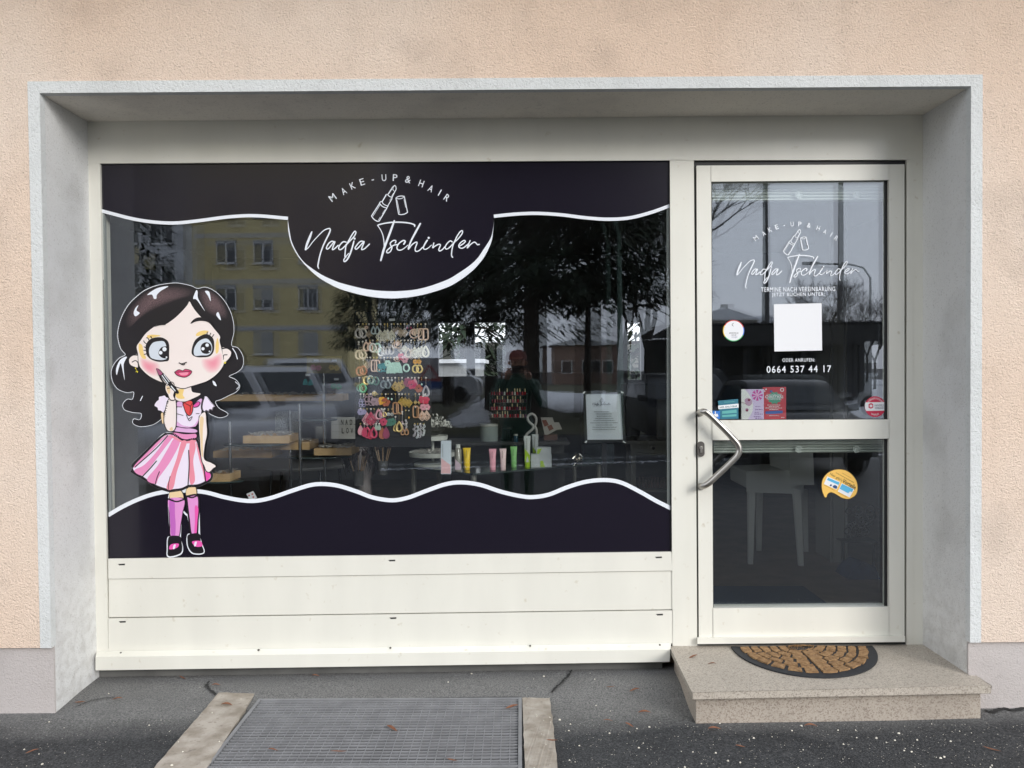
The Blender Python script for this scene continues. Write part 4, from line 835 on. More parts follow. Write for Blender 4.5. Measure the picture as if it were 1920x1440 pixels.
def shapeobj(name, mat, parent, y, fn):
    f = Flat(y); fn(f); return f.obj(name, mat, parent)
stw = MATS['sticker_white']; SB = V('print_black', (.02, .02, .02), .4)
s1 = thing('round_sticker', 'small round white sticker with rainbow rim at the left of the upper door pane', 'sticker', W(1375.5, 620, YG)); c0 = (1375.5, 620)
shapeobj('sticker_disc', stw, s1, yv, lambda f: f.disc(c0, 19, n=40))
for (a0, a1, nm, cc) in ((20, 150, 'red', (.70, .06, .05)), (150, 215, 'yellow', (.80, .52, .02)), (215, 335, 'green', (.06, .42, .14)), (335, 380, 'blue', (.05, .18, .66))):
    shapeobj('rim', V('rim_' + nm, cc, .4), s1, yv - .0002, lambda f: f.stroke([(c0[0] + 19.3 * math.cos(R(a)), c0[1] - 19.3 * math.sin(R(a))) for a in [a0 + (a1 - a0) * k / 12 for k in range(13)]], 1.5, smooth=False, caps=False))
shapeobj('sticker_print', SB, s1, yv - .0003, lambda f: (f.text('BEWERTEN SIE', (1376, 624.5), 17, 2.4), f.text('UNS AUF', (1376, 628.2), 9, 2.4), f.stroke([(1375, 606), (1372.5, 609), (1375, 611.5)], .8)))
shapeobj('sticker_word', V('print_grey', (.35, .36, .45), .4), s1, yv - .0003, lambda f: f.text('Google', (1377, 632), 11, 4.0))
s2 = thing('round_sticker', 'round red and white trade sticker at the right edge of the upper door pane', 'sticker', W(1641, 762, YG)); c1 = (1641, 762.5)
shapeobj('sticker_disc', V('sticker_red', (.58, .02, .07), .35), s2, yv, lambda f: f.disc(c1, 19.5, n=40))
shapeobj('white_band', stw, s2, yv - .0002, lambda f: f.shape([(1621.8, 759.5), (1623, 754.5), (1659.5, 753.8), (1660.5, 759), (1660, 767), (1657.5, 770), (1624, 770.5), (1622, 766)], smooth=False))
def hv(f):
    for k, ch in enumerate('ÖSTERREICHISCHER'):
        a = 150 - k * 120 / 15; f.text(ch, (c1[0] + 15.6 * math.cos(R(a)), c1[1] - 15.6 * math.sin(R(a))), 1.9 if ch != 'I' else .7, 3.2, a - 90)
    for k, ch in enumerate('HÄNDLER'):
        a = 245 + k * 50 / 6; f.text(ch, (c1[0] + 14.8 * math.cos(R(a)), c1[1] - 14.8 * math.sin(R(a))), 2.1, 3.3, a + 90)
shapeobj('rim_lettering', stw, s2, yv - .0002, hv)
shapeobj('band_lettering', V('print_navy', (.03, .03, .10), .4), s2, yv - .0004, lambda f: (f.text('HANDELS', (1648.5, 760), 17, 4.0), f.text('VERBAND', (1648.5, 765), 17, 4.0)))
shapeobj('band_emblem', MATS['sticker_red'], s2, yv - .0004, lambda f: (f.shape([(1628.5, 757.8), (1633, 755.6), (1637.3, 758), (1637.3, 764), (1633, 766.5), (1628.5, 764.3)], smooth=False)))
shapeobj('band_emblem_cross', stw, s2, yv - .0006, lambda f: f.shape([(1632, 758.5), (1634.2, 758.5), (1634.2, 760.2), (1636, 760.2), (1636, 762.2), (1634.2, 762.2), (1634.2, 763.8), (1632, 763.8), (1632, 762.2), (1630.3, 762.2), (1630.3, 760.2), (1632, 760.2)], smooth=False))
zs = lambda x, y: (x / 16 + 1520, y / 16 + 860)
s3 = thing('speech_bubble_sticker', 'yellow speech bubble shaped sticker on the lower door pane', 'sticker', W(1575, 908, YG))
BUB = [(425, 1150), (370, 1030), (338, 880), (345, 700), (400, 560), (520, 430), (680, 350), (860, 325), (1040, 355), (1190, 440), (1310, 570), (1385, 720), (1405, 880), (1385, 1000), (1330, 1100), (1180, 1195), (1060, 1200), (920, 1160), (790, 1080), (690, 1025), (610, 1005), (540, 1030), (490, 1090), (480, 1140), (450, 1158)]
shapeobj('sticker_rim', V('bubble_dark', (.13, .08, .02), .4), s3, yv, lambda f: f.stroke([zs(*p) for p in BUB], 1.6, closed=True))
shapeobj('sticker_body', V('bubble_yellow', (.86, .53, .12), .4), s3, yv - .0004, lambda f: f.shape([zs(*p) for p in BUB], n=3))
shapeobj('sticker_lettering', SB, s3, yv - .0006, lambda f: (f.text("Hier gibt's", zs(765, 560), 26, 6.5, -30), f.text('Vorteile', zs(1160, 765), 28, 8.2, -30, bold=.02)))
shapeobj('sticker_print', V('bubble_print', (.35, .19, .04), .5), s3, yv - .0006, lambda f: (f.scribble(*[zs(720, 0)[0], zs(1340, 0)[0]], zs(0, 570)[1], 1.6, -29, 3), f.scribble(zs(920, 0)[0], zs(1240, 0)[0], zs(0, 505)[1], 1.0, -29, 4), f.scribble(zs(390, 0)[0], zs(730, 0)[0], zs(0, 870)[1], 1.0, -28, 5), f.scribble(zs(810, 0)[0], zs(1120, 0)[0], zs(0, 1090)[1], 1.0, -29, 6)))
cards = [[(500, 530), (885, 700), (775, 930), (395, 760)], [(930, 735), (1310, 920), (1170, 1165), (815, 985)]]
shapeobj('printed_card', stw, s3, yv - .0006, lambda f: [f.shape([zs(*p) for p in c], smooth=False) for c in cards])
shapeobj('card_picture', V('card_blue', (.10, .45, .72), .4), s3, yv - .0008, lambda f: (f.shape([zs(*p) for p in [(525, 570), (870, 715), (835, 790), (490, 640)]], smooth=False), f.shape([zs(*p) for p in [(945, 755), (1285, 915), (1240, 1000), (1175, 985), (1130, 1040), (865, 900)]], smooth=False)))
shapeobj('card_picture', V('card_navy', (.03, .08, .22), .4), s3, yv - .0009, lambda f: (f.shape([zs(*p) for p in [(720, 790), (800, 840), (765, 905), (660, 850)]]), f.shape([zs(*p) for p in [(600, 770), (640, 790), (610, 830), (570, 810)]])))
s4 = thing('thumb_sticker', 'small blue sticker with a white thumbs up beside the top of the door handle', 'sticker', W(1341, 778, YG))
shapeobj('sticker_body', V('sticker_blue', (.03, .18, .58), .4), s4, yv, lambda f: f.shape([(1334.5, 770), (1350, 770.3), (1350, 785.5), (1334.8, 785.8)], smooth=False))
shapeobj('thumb', stw, s4, yv - .0002, lambda f: (f.shape([(1336.5, 777), (1345.5, 775.8), (1347, 781), (1338, 782.5)], smooth=False), f.stroke([(1341, 777), (1341.2, 771.8)], 1.8, smooth=False)))
s5 = thing('voucher_sticker', 'translucent teal voucher sticker with a white strip, left of the lilac card', 'sticker', W(1366, 768, YG))
shapeobj('sticker_body', V('teal_print', (.03, .17, .24), .4), s5, yv + .0002, lambda f: f.shape([(1346, 751.5), (1384, 748), (1384.5, 785), (1351, 786)], smooth=False))
shapeobj('white_strip', stw, s5, yv - .0001, lambda f: f.shape([(1346.5, 760.5), (1384.8, 756.8), (1385, 764.3), (1347, 767.3)], smooth=False))
shapeobj('strip_lettering', V('print_teal', (.02, .12, .16), .4), s5, yv - .0003, lambda f: f.text('HIER EINLÖSBAR', (1366, 762.2), 33, 4.2, 4.5, bold=.01))
shapeobj('sticker_print', V('pale_teal', (.12, .42, .40), .4), s5, yv - .0001, lambda f: (f.shape([(1354, 771), (1381, 768), (1381.5, 774), (1354, 776)], smooth=False), f.shape([(1354, 778.5), (1381, 776.5), (1381, 780.5), (1354, 782)], smooth=False), f.scribble(1358, 1378, 753.6, 1.4, 3, 2)))
# leaflets standing behind the upper door pane
yl = YG + .028
s6 = thing('orchid_card', 'lilac card with pink bow and orchids standing behind the door pane', 'card', W(1410, 787, yl))
zc = lambda x, y: (x / 18 + 1380, y / 18 + 715)
shapeobj('card_sheet', V('card_lilac', (.70, .58, .84), .5), s6, yl, lambda f: (f.shape([zc(*p) for p in [(180, 265), (940, 265), (940, 1320), (180, 1320)]], smooth=False)))
shapeobj('card_curve', V('card_white', (.84, .84, .84), .5), s6, yl - .0003, lambda f: f.shape([zc(*p) for p in [(180, 265), (300, 265), (420, 400), (520, 580), (580, 800), (560, 1000), (480, 1160), (370, 1320), (180, 1320)]], smooth=False))
shapeobj('card_flower', V('orchid_mauve', (.55, .35, .50), .5), s6, yl - .0005, lambda f: (f.shape([zc(*p) for p in [(290, 640), (400, 560), (520, 620), (540, 740), (460, 830), (370, 800)]]), f.disc(zc(370, 960), 3.2)))
shapeobj('card_flower', V('orchid_dark', (.25, .02, .08), .5), s6, yl - .0007, lambda f: (f.disc(zc(440, 630), 2.6, 2.2), f.disc(zc(370, 980), 2.0, 2.3), f.stroke([zc(190, 720), zc(300, 740), zc(360, 790)], .8)))
shapeobj('card_bow', V('bow_pink', (.62, .07, .38), .4), s6, yl - .0005, lambda f: [f.shape([zc(720 + 20 * math.cos(a), 470 + 15 * math.sin(a)), zc(720 + 190 * math.cos(a - .25), 470 + 190 * math.sin(a - .25)), zc(720 + 190 * math.cos(a + .25), 470 + 190 * math.sin(a + .25))], smooth=False) for a in [k * .78 for k in range(8)]])
shapeobj('card_bow_knot', V('bow_light', (.85, .45, .70), .4), s6, yl - .0009, lambda f: f.shape([zc(*p) for p in [(650, 430), (700, 400), (770, 470), (720, 510)]]))
shapeobj('card_print', V('print_violet', (.30, .18, .42), .5), s6, yl - .0006, lambda f: [f.scribble(zc(a, 0)[0], zc(b2, 0)[0], zc(0, c)[1], h, 0, int(c)) for a, b2, c, h in ((650, 830, 850, 1.6), (650, 890, 950, 2.4), (630, 780, 1045, 1.6), (620, 900, 1105, 2.4), (600, 830, 1190, 1.8), (650, 890, 1245, 2.4))])
s7 = thing('christmas_leaflet', 'red leaflet with green burst and Christmas lettering standing behind the door pane', 'leaflet', W(1453, 787, yl))
shapeobj('leaflet_sheet', V('leaflet_red', (.52, .03, .05), .5), s7, yl + .002, lambda f: f.shape([zc(*p) for p in [(900, 200), (1690, 185), (1690, 1290), (900, 1300)]], smooth=False))
shapeobj('leaflet_burst', V('burst_green', (.06, .30, .20), .5), s7, yl + .0016, lambda f: f.shape([zc(1300 + (230 if k % 2 else 300) * .85 * math.cos(k * .314), 560 + (180 if k % 2 else 220) * math.sin(k * .314)) for k in range(20)], smooth=False))
shapeobj('leaflet_lettering', stw, s7, yl + .001, lambda f: (f.text('DAS GROSSE', zc(1290, 455), 28, 3.4), f.text('CHRISTMAS', zc(1290, 525), 34, 5.2, bold=.02), f.text('GEWINNSPIEL', zc(1290, 600), 28, 3.2), [f.scribble(zc(a, 0)[0], zc(b2, 0)[0], zc(0, c)[1], h, 0, int(c)) for a, b2, c, h in ((1060, 1500, 800, 1.3), (1110, 1450, 855, 1.3), (990, 1560, 900, 1.3), (1130, 1430, 955, 1.5), (1110, 1450, 1160, .9), (1530, 1630, 1220, 1.4))], f.ring(zc(1555, 285), 3.0, 1.2), f.disc(zc(1015, 270), 1.4), f.disc(zc(970, 330), 1.2)))
shapeobj('leaflet_strip', V('strip_blue', (.05, .12, .40), .5), s7, yl + .0013, lambda f: (f.shape([zc(*p) for p in [(1000, 1030), (1060, 1010), (1540, 985), (1570, 1030), (1540, 1080), (1040, 1105)]], n=3), f.shape([zc(*p) for p in [(1140, 310), (1230, 305), (1225, 370), (1145, 375)]], smooth=False)))
# ================================================================ things inside the shop, seen through the window
def c3(u, v, y): return W(u, v, y)
chrome = M('chrome', (.55, .56, .57), .18, metal=1)
gl2 = glassmat('shelf_glass', .06, (.80, .88, .86))
blk = M('black_plastic', (.015, .015, .017), .45)
# earring board
yB = 3.86
bd = thing('display_board', 'tall black display board hung on two rings and covered with rows of earrings', 'display board', W(737, 840, yB))
b = MB(); b.pbox(666, 583, 808, 838, yB, yB + .012); b.obj('panel', M('black_felt', (.012, .012, .014), .95), bd)
for u in (706.5, 762.5):
    p = W(u, 588.5, yB - .004); b = MB(); b.tube([p + V3((.009 * math.cos(a), 0, .009 * math.sin(a))) for a in [k * .42 for k in range(15)]], .0013, 6, closed=True); b.obj('ring', M('silver_wire', (.8, .8, .78), .2, metal=1), bd)
    b = MB(); q = p + V3((.012 if u < 730 else -.012, 0, 0)); b.tube([p, V3((p.x + (.02 if u < 730 else -.02), p.y, p.z + .28)), V3((p.x + (.05 if u < 730 else -.05), p.y, 2.74))], .001, 4); b.obj('cord', blk, bd)
f = Flat(yB - .0015); f.shape([(730, 597.5), (740.5, 597.3), (740.5, 601.5), (730, 601.7)], smooth=False); f.obj('price_tag', MATS['sticker_white'], bd)
EC = dict(grey=(.50, .46, .44), cream=(.80, .76, .62), white=(.82, .80, .76), mint=(.55, .80, .70), bronze=(.38, .29, .20), beige=(.62, .50, .38), peach=(.82, .58, .46), burgundy=(.30, .05, .11), pink=(.72, .34, .40), red=(.62, .03, .08), rust=(.42, .12, .06), teal=(.04, .28, .30), orange=(.85, .42, .04), yellow=(.80, .60, .20), green=(.06, .42, .22), forest=(.06, .18, .13), slate=(.14, .18, .19), silver=(.70, .72, .74), mustard=(.58, .38, .07), brown=(.46, .23, .11), lavender=(.34, .30, .48), mauve=(.38, .26, .30), gold=(.75, .55, .22), sage=(.40, .50, .42), crimson=(.55, .05, .12), clear=(.45, .42, .45), stone=(.50, .58, .60))
def emat(c): return M('earring_' + c, EC[c], .45, metal=.6 if c in ('silver', 'gold') else 0)
pearl = M('stud_pearl', (.75, .68, .62), .3); gstud = M('stud_gold', (.80, .60, .25), .25, metal=.8)
def er_shape(b, kind, cx, cz, y, r, rn):
    T = lambda pts, rad, cl=True: b.tube([(cx + x * r, y + (.0006 * k % 3) * 0, cz + z * r) for k, (x, z) in enumerate(pts)], rad, 5, closed=cl, cap=not cl)
    circ = lambda n, fx, fz, a0=0: [(fx * math.cos(a0 + 2 * math.pi * k / n), fz * math.sin(a0 + 2 * math.pi * k / n)) for k in range(n)]
    if kind == 'hoop': T([(x * (1 + .10 * math.cos(3 * k)), z) for k, (x, z) in enumerate(circ(14, .72, .92))], r * .24)
    elif kind == 'drop_hoop': T([(.72 * math.sin(t) * math.sin(t / 2), .95 * math.cos(t)) for t in [2 * math.pi * k / 18 for k in range(18)]], r * .2)
    elif kind == 'rect_hoop': T([(.5 * (abs(math.cos(a)) ** .45) * (1 if math.cos(a) > 0 else -1), 1.05 * (abs(math.sin(a)) ** .45) * (1 if math.sin(a) > 0 else -1)) for a in [2 * math.pi * k / 20 for k in range(20)]], r * .15)
    elif kind == 'lattice':
        d = [(0, 1.1), (-.35, .55), (-.85, -.2), (-.45, -.75), (0, -1.1), (.45, -.75), (.85, -.2), (.35, .55)]; T(d, r * .075)
        for s_ in (.72, .45): T([(x * s_, z * s_) for x, z in d], r * .06)
        for x in (-.4, 0, .4): T([(0, 1.0), (x * .8, 0), (x, -.8)], r * .05, False)
    elif kind == 'filigree':
        T([(0, 1), (-.8, 0), (0, -1), (.8, 0)], r * .10)
        for s_ in (.6, .35): T(circ(8, s_ * .8, s_), r * .07)
        for k in range(4): a = k * math.pi / 4; T([(-.7 * math.cos(a), -.7 * math.sin(a)), (.7 * math.cos(a), .7 * math.sin(a))], r * .05, False)
    elif kind == 'disc':
        T(circ(16, .9, .9), r * .14); b.tube([(cx, y - r * .12, cz + r * .2), (cx, y + r * .05, cz + r * .2)], r * .55, 16)
    elif kind == 'tassel':
        for k in range(9): x = (k - 4) * .16; T([(x * .4, .9), (x, 0), (x * 1.15, -1 + .1 * rn.random())], r * .085, False)
        T(circ(8, .3, .2), r * .12)
    elif kind == 'flower':
        for k in range(6):
            a = k * 1.047 + rn.random() * .3; q = [(cx + r * (.55 * math.cos(a) + .42 * math.cos(t)), y - .002 * (k % 3), cz + r * (.55 * math.sin(a) + .42 * math.sin(t))) for t in [j * .785 for j in range(8)]]
            b.prism(q, [(p[0], p[1] + .0015, p[2]) for p in q])
    elif kind == 'rings':
        T(circ(12, .5, .5), r * .12); T([(x, z + .8) for x, z in circ(10, .32, .32)], r * .09); T([(x, z - .75) for x, z in circ(10, .38, .38)], r * .1)
    elif kind == 'drop':
        q = [(cx + r * .6 * math.sin(t) * math.sin(t / 2), y, cz + r * .95 * math.cos(t)) for t in [2 * math.pi * k / 16 for k in range(16)]]; b.prism(q, [(p[0], p[1] + .002, p[2]) for p in q])
        q = [(cx + r * .75 * math.sin(t) * math.sin(t / 2), z) for t, z in ()]; T([(.75 * math.sin(t) * math.sin(t / 2), 1.05 * math.cos(t)) for t in [2 * math.pi * k / 16 for k in range(16)]], r * .09)
    elif kind == 'chain':
        for k in range(6): T([(x + .18 * math.sin(k * 2.3), z + .9 - k * .36) for x, z in circ(7, .14, .16)], r * .06)
        T([(0, 1), (.05, -1)], r * .05, False)
    elif kind == 'bead': b.lathe([(r * .1, -r), (r * .5, -r * .7), (r * .62, -r * .2), (r * .4, r * .3), (r * .1, r * .5)], cx, y, cz, 8)
WORD = dict(hoop='wavy hoop', drop_hoop='teardrop hoop', rect_hoop='long rounded rectangle', lattice='openwork leaf', filigree='filigree diamond', disc='ring and disc', tassel='tassel', flower='fabric flower', rings='triple ring', drop='solid teardrop', chain='dangling chain', bead='small bead')
q6 = lambda x, y: (x / 10.283 + 650, y / 10.283 + 580)
q7 = lambda x, y: (x / 9 + 650, y / 9 + 700)
ROWS = [(q6, 285, 10.28, [(235, 465, 90, 'hoop', 'grey'), (318, 460, 90, 'hoop', 'grey'), (380, 350, 40, 'flower', 'peach'), (430, 480, 75, 'filigree', 'bronze'), (515, 405, 72, 'drop_hoop', 'stone'), (590, 405, 75, 'drop_hoop', 'stone'), (650, 510, 105, 'lattice', 'cream'), (735, 515, 110, 'lattice', 'cream'), (790, 500, 105, 'lattice', 'cream'), (865, 505, 100, 'lattice', 'cream'), (915, 425, 80, 'filigree', 'bronze'), (985, 420, 85, 'filigree', 'bronze'), (1042, 455, 85, 'filigree', 'beige'), (1115, 450, 85, 'filigree', 'beige'), (1165, 350, 35, 'bead', 'burgundy'), (1235, 350, 38, 'bead', 'burgundy'), (1300, 470, 95, 'disc', 'peach'), (1370, 455, 85, 'disc', 'beige'), (1435, 480, 98, 'rect_hoop', 'peach'), (1520, 480, 98, 'rect_hoop', 'peach')]),
    (q6, 600, 10.28, [(235, 880, 90, 'hoop', 'beige'), (310, 875, 92, 'hoop', 'beige'), (375, 715, 90, 'drop_hoop', 'peach'), (450, 715, 85, 'drop_hoop', 'peach'), (505, 745, 85, 'hoop', 'white'), (590, 745, 90, 'hoop', 'mint'), (655, 820, 80, 'hoop', 'white'), (720, 800, 80, 'drop_hoop', 'grey'), (785, 790, 82, 'drop_hoop', 'grey'), (855, 785, 84, 'drop_hoop', 'grey'), (925, 690, 60, 'hoop', 'beige'), (985, 680, 75, 'disc', 'peach'), (1045, 780, 75, 'filigree', 'bronze'), (1120, 770, 78, 'filigree', 'cream'), (1185, 840, 90, 'drop_hoop', 'beige'), (1245, 860, 95, 'lattice', 'beige'), (1310, 830, 100, 'lattice', 'cream'), (1385, 840, 100, 'lattice', 'cream'), (1450, 820, 100, 'lattice', 'cream'), (1520, 815, 105, 'drop_hoop', 'cream')]),
    (q6, 930, 10.28, [(250, 1195, 85, 'hoop', 'rust'), (320, 1180, 85, 'hoop', 'rust'), (400, 1070, 80, 'filigree', 'beige'), (455, 1060, 75, 'filigree', 'bronze'), (525, 1090, 100, 'rect_hoop', 'peach'), (585, 1090, 100, 'rect_hoop', 'peach'), (655, 1130, 85, 'disc', 'teal'), (725, 1120, 85, 'disc', 'teal'), (790, 1040, 70, 'flower', 'mint'), (850, 1130, 110, 'tassel', 'mint'), (915, 1120, 110, 'tassel', 'mint'), (975, 960, 55, 'disc', 'peach'), (985, 1120, 110, 'tassel', 'mint'), (1050, 910, 75, 'flower', 'red'), (1120, 960, 80, 'flower', 'pink'), (1150, 1130, 75, 'hoop', 'mint'), (1320, 1010, 50, 'flower', 'orange'), (1395, 1010, 50, 'flower', 'orange'), (1325, 1150, 75, 'hoop', 'yellow'), (1400, 1150, 75, 'hoop', 'yellow')]),
    (q7, 75, 9, [(215, 250, 60, 'hoop', 'forest'), (272, 250, 75, 'hoop', 'green'), (335, 120, 70, 'hoop', 'gold'), (400, 110, 70, 'hoop', 'sage'), (430, 130, 60, 'hoop', 'forest'), (490, 130, 70, 'hoop', 'forest'), (620, 190, 65, 'hoop', 'slate'), (690, 195, 65, 'hoop', 'slate'), (700, 112, 26, 'filigree', 'silver'), (762, 112, 26, 'filigree', 'silver'), (820, 215, 75, 'lattice', 'mustard'), (880, 225, 80, 'lattice', 'mustard'), (935, 190, 70, 'lattice', 'mustard'), (1035, 150, 85, 'flower', 'burgundy'), (1100, 190, 85, 'flower', 'crimson'), (1150, 165, 75, 'drop', 'pink'), (1215, 255, 75, 'flower', 'rust'), (1265, 180, 25, 'bead', 'mint'), (1338, 300, 90, 'drop_hoop', 'clear')]),
    (q7, 350, 9, [(235, 500, 60, 'rings', 'lavender'), (290, 500, 60, 'rings', 'lavender'), (345, 440, 85, 'rings', 'mauve'), (405, 440, 90, 'rings', 'mauve'), (467, 340, 38, 'disc', 'yellow'), (465, 480, 75, 'flower', 'mauve'), (525, 480, 75, 'flower', 'mauve'), (595, 465, 75, 'flower', 'orange'), (660, 485, 80, 'flower', 'rust'), (760, 430, 26, 'bead', 'mint'), (700, 420, 26, 'bead', 'mint'), (825, 590, 88, 'rect_hoop', 'brown'), (885, 590, 88, 'rect_hoop', 'brown'), (935, 480, 78, 'filigree', 'mustard'), (990, 490, 78, 'filigree', 'mustard'), (1050, 500, 75, 'filigree', 'mustard'), (1160, 490, 38, 'filigree', 'gold'), (1225, 490, 38, 'filigree', 'gold'), (1285, 440, 75, 'flower', 'red'), (1330, 450, 75, 'flower', 'red'), (1290, 570, 60, 'flower', 'pink'), (1355, 570, 60, 'flower', 'pink')]),
    (q7, 600, 9, [(235, 650, 60, 'flower', 'lavender'), (290, 650, 50, 'flower', 'lavender'), (345, 770, 100, 'lattice', 'pink'), (410, 765, 105, 'lattice', 'crimson'), (465, 780, 90, 'lattice', 'mauve'), (540, 690, 85, 'drop_hoop', 'pink'), (590, 680, 70, 'drop_hoop', 'mauve'), (640, 695, 40, 'hoop', 'gold'), (705, 690, 28, 'disc', 'silver'), (765, 690, 28, 'disc', 'silver'), (705, 830, 70, 'flower', 'forest'), (765, 820, 75, 'flower', 'forest'), (620, 820, 70, 'flower', 'crimson'), (885, 900, 85, 'drop_hoop', 'gold'), (825, 920, 60, 'drop_hoop', 'gold'), (940, 900, 90, 'chain', 'mauve'), (1000, 880, 95, 'chain', 'clear'), (1050, 740, 25, 'bead', 'orange'), (1165, 650, 90, 'rect_hoop', 'brown'), (1225, 660, 80, 'rect_hoop', 'brown'), (1275, 715, 78, 'lattice', 'peach'), (1350, 710, 78, 'lattice', 'peach')]),
    (q7, 850, 9, [(235, 960, 75, 'drop', 'pink'), (300, 990, 75, 'drop', 'crimson'), (350, 1000, 90, 'drop_hoop', 'crimson'), (400, 1030, 75, 'drop', 'red'), (455, 1000, 90, 'drop_hoop', 'crimson'), (500, 910, 50, 'drop', 'sage'), (550, 910, 45, 'drop', 'sage'), (600, 1010, 90, 'drop', 'rust'), (665, 1005, 90, 'drop', 'burgundy'), (945, 985, 55, 'drop_hoop', 'brown'), (1010, 985, 55, 'drop_hoop', 'brown'), (1150, 960, 100, 'chain', 'clear'), (1200, 990, 100, 'chain', 'silver'), (1245, 970, 110, 'chain', 'clear'), (1300, 950, 100, 'chain', 'silver')])]
ORD = ['first', 'second', 'third', 'fourth', 'fifth', 'sixth', 'seventh', 'eighth', 'ninth', 'tenth', '11th', '12th', '13th', '14th', '15th', '16th', '17th', '18th', '19th', '20th', '21st', '22nd', '23rd']
RN = ['topmost', 'second', 'third', 'fourth', 'fifth', 'sixth', 'lowest']
k_ = 0
for ri, (z, vt, sc_, items) in enumerate(ROWS):
    rn = random.Random(ri + 40)
    order = sorted(range(len(items)), key=lambda i: items[i][0]); rank = {i: n for n, i in enumerate(order)}
    for i, (x, y, r, kind, colr) in enumerate(items):
        rr = r / sc_ / FPX * 3.85; yy = yB - .006 - .0026 * (k_ % 5); k_ += 1; p = W(*z(x, y), yy); top = max(vt, y - r * 2.1 - 60); tp_ = W(*z(x, min(top, y - r * .9)), yy)
        b = MB(); er_shape(b, kind, p.x, p.z, yy, rr, rn); b.cur = 1; sr = min(.0042, rr * .42)
        b.tube([(tp_.x, yy - .004, tp_.z), (tp_.x, yy + .001, tp_.z)], sr, 10)
        if kind not in ('bead',): b.cur = 1; b.tube([(tp_.x, yy, tp_.z), (p.x, yy, p.z + rr * .95)], .0006, 4)
        if (k_ % 3) == 0 and tp_.z - p.z - rr > .02: b.tube([(tp_.x, yy - .003, tp_.z - .010), (tp_.x, yy, tp_.z - .010)], sr * .8, 8)
        o = b.obj('earring', [emat(colr), pearl if rn.random() < .6 else gstud])
        tag(o, '%s %s earring, %s from left in %s row of the black board' % (colr, WORD[kind], ORD[rank[i]], RN[ri]), 'earring', 'earrings hanging on the black display board')
# lightbox sign
yS = 4.9
t = thing('lightbox_sign', 'white letter board sign with black capitals standing behind the earring board', 'sign', W(684, 822, yS))
b = MB(); b.pbox(622, 783, 746, 822, yS, yS + .05); b.obj('box', M('white_plastic', (.52, .52, .50), .5), t, bevel=.003)
f = Flat(yS - .001); f.stroke([(623, 795.8), (745, 795.8)], .5, smooth=False); f.stroke([(623, 809.5), (745, 809.5)], .5, smooth=False); f.obj('rail', M('rail_grey', (.3, .3, .3), .5), t)
f = Flat(yS - .0015); f.tr = None
for k, ch in enumerate('NADJA'): f.text(ch, (641.5 + k * 8.4, 791.5), 4.6, 10, 0, bold=.01)
for k, ch in enumerate('LOVES'): f.text(ch, (643 + k * 8.4, 807.5), 4.6, 10, 0, bold=.01)
f.obj('lettering', blk, t)
# wooden trays, glass shelves and posts on the left
def post(u, v0, v1, y, label):
    p = W(u, v1, y); q = W(u, v0, y); b = MB(); b.tube([(p.x, y, Z0), (p.x, y, q.z)], .009, 10); b.lathe([(.05, 0), (.05, .006), (.012, .01)], p.x, y, Z0, 20); tag(b.obj('shelf_post', chrome, smooth=True), label, 'post', 'chrome posts of the display shelves')
post(433, 790, 930, 4.14, 'chrome shelf post right of the cartoon decal, leftmost of the posts')
post(545.5, 770, 925, 4.39, 'chrome shelf post between the middle tray pair, behind the taller post')
post(564, 757, 930, 4.14, 'tall chrome shelf post right of the longest wooden tray')
post(608, 700, 790, 4.34, 'thin chrome post rising from the small round glass shelf')
def shelf(u, v, ru, y, label, oval=.5):
    p = W(u, v, y); r = ru / FPX * y; b = MB(); b.lathe([(r - .003, 0), (r, .003), (r, .006), (r - .003, .008)], p.x, y, p.z - .004, 40, 1, oval); tag(b.obj('glass_shelf', M('smoked_shelf', (.05, .07, .07), .1, spec=.8), smooth=True), label, 'shelf', 'oval glass shelves on chrome posts')
shelf(593, 787, 40, 4.24, 'small round dark glass shelf left of the letter board sign'); shelf(480, 833, 62, 4.19, 'dark glass shelf under the left wooden tray'); shelf(600, 856, 62, 4.24, 'dark glass shelf under the wooden tray nearest the sign'); shelf(410, 902, 48, 4.14, 'lowest dark glass shelf right of the girl decal')
jw = M('silver_jewellery', (.55, .53, .50), .3, metal=.6)
def tray(u0, v0, u1, v1, y, dpt, label, items=0, sl=0):
    t = thing('wooden_tray', label, 'tray', W((u0 + u1) / 2, v1, y), 'light wooden display trays on the glass shelves'); b = MB()
    b.pprism([(u0, v0), (u1, v0 + sl), (u1, v1 + sl), (u0, v1)], y, y + .012); a, c = W(u0, v0, y), W(u1, v1, y); zt = a.z
    b.box(a.x, y + .0122, c.z, a.x + .012, y + dpt, zt); b.box(c.x - .012, y + .0122, c.z, c.x, y + dpt, zt); b.box(a.x + .0122, y + dpt - .012, c.z, c.x - .0122, y + dpt, zt); b.box(a.x + .0122, y + .0122, c.z, c.x - .0122, y + dpt - .0122, c.z + .006)
    b.obj('box', wood, t, bevel=.001)
    if items:
        b = MB(); rn = random.Random(int(u0))
        for k in range(items):
            x = rn.uniform(a.x + .02, c.x - .02); yy = y + rn.uniform(.02, dpt - .03); r = rn.uniform(.008, .018); h = rn.uniform(0, .012)
            b.tube([(x + r * math.cos(q), yy + r * .6 * math.sin(q), zt + h + .004 * math.sin(q + k)) for q in [j * .7 for j in range(9)]], .0018, 4, closed=True)
        for k in range(items // 2):
            x = rn.uniform(a.x + .02, c.x - .02); yy = y + rn.uniform(.02, dpt - .03); b.tube([(x, yy, zt), (x + rn.uniform(-.03, .03), yy, zt + rn.uniform(.005, .02))], .002, 4)
        tag(b.obj('jewellery_filling', jw, t), kind='stuff')
tray(380, 741.5, 642, 751.5, 4.49, .16, 'longest wooden tray crossing behind the girl decal hair tip', 34)
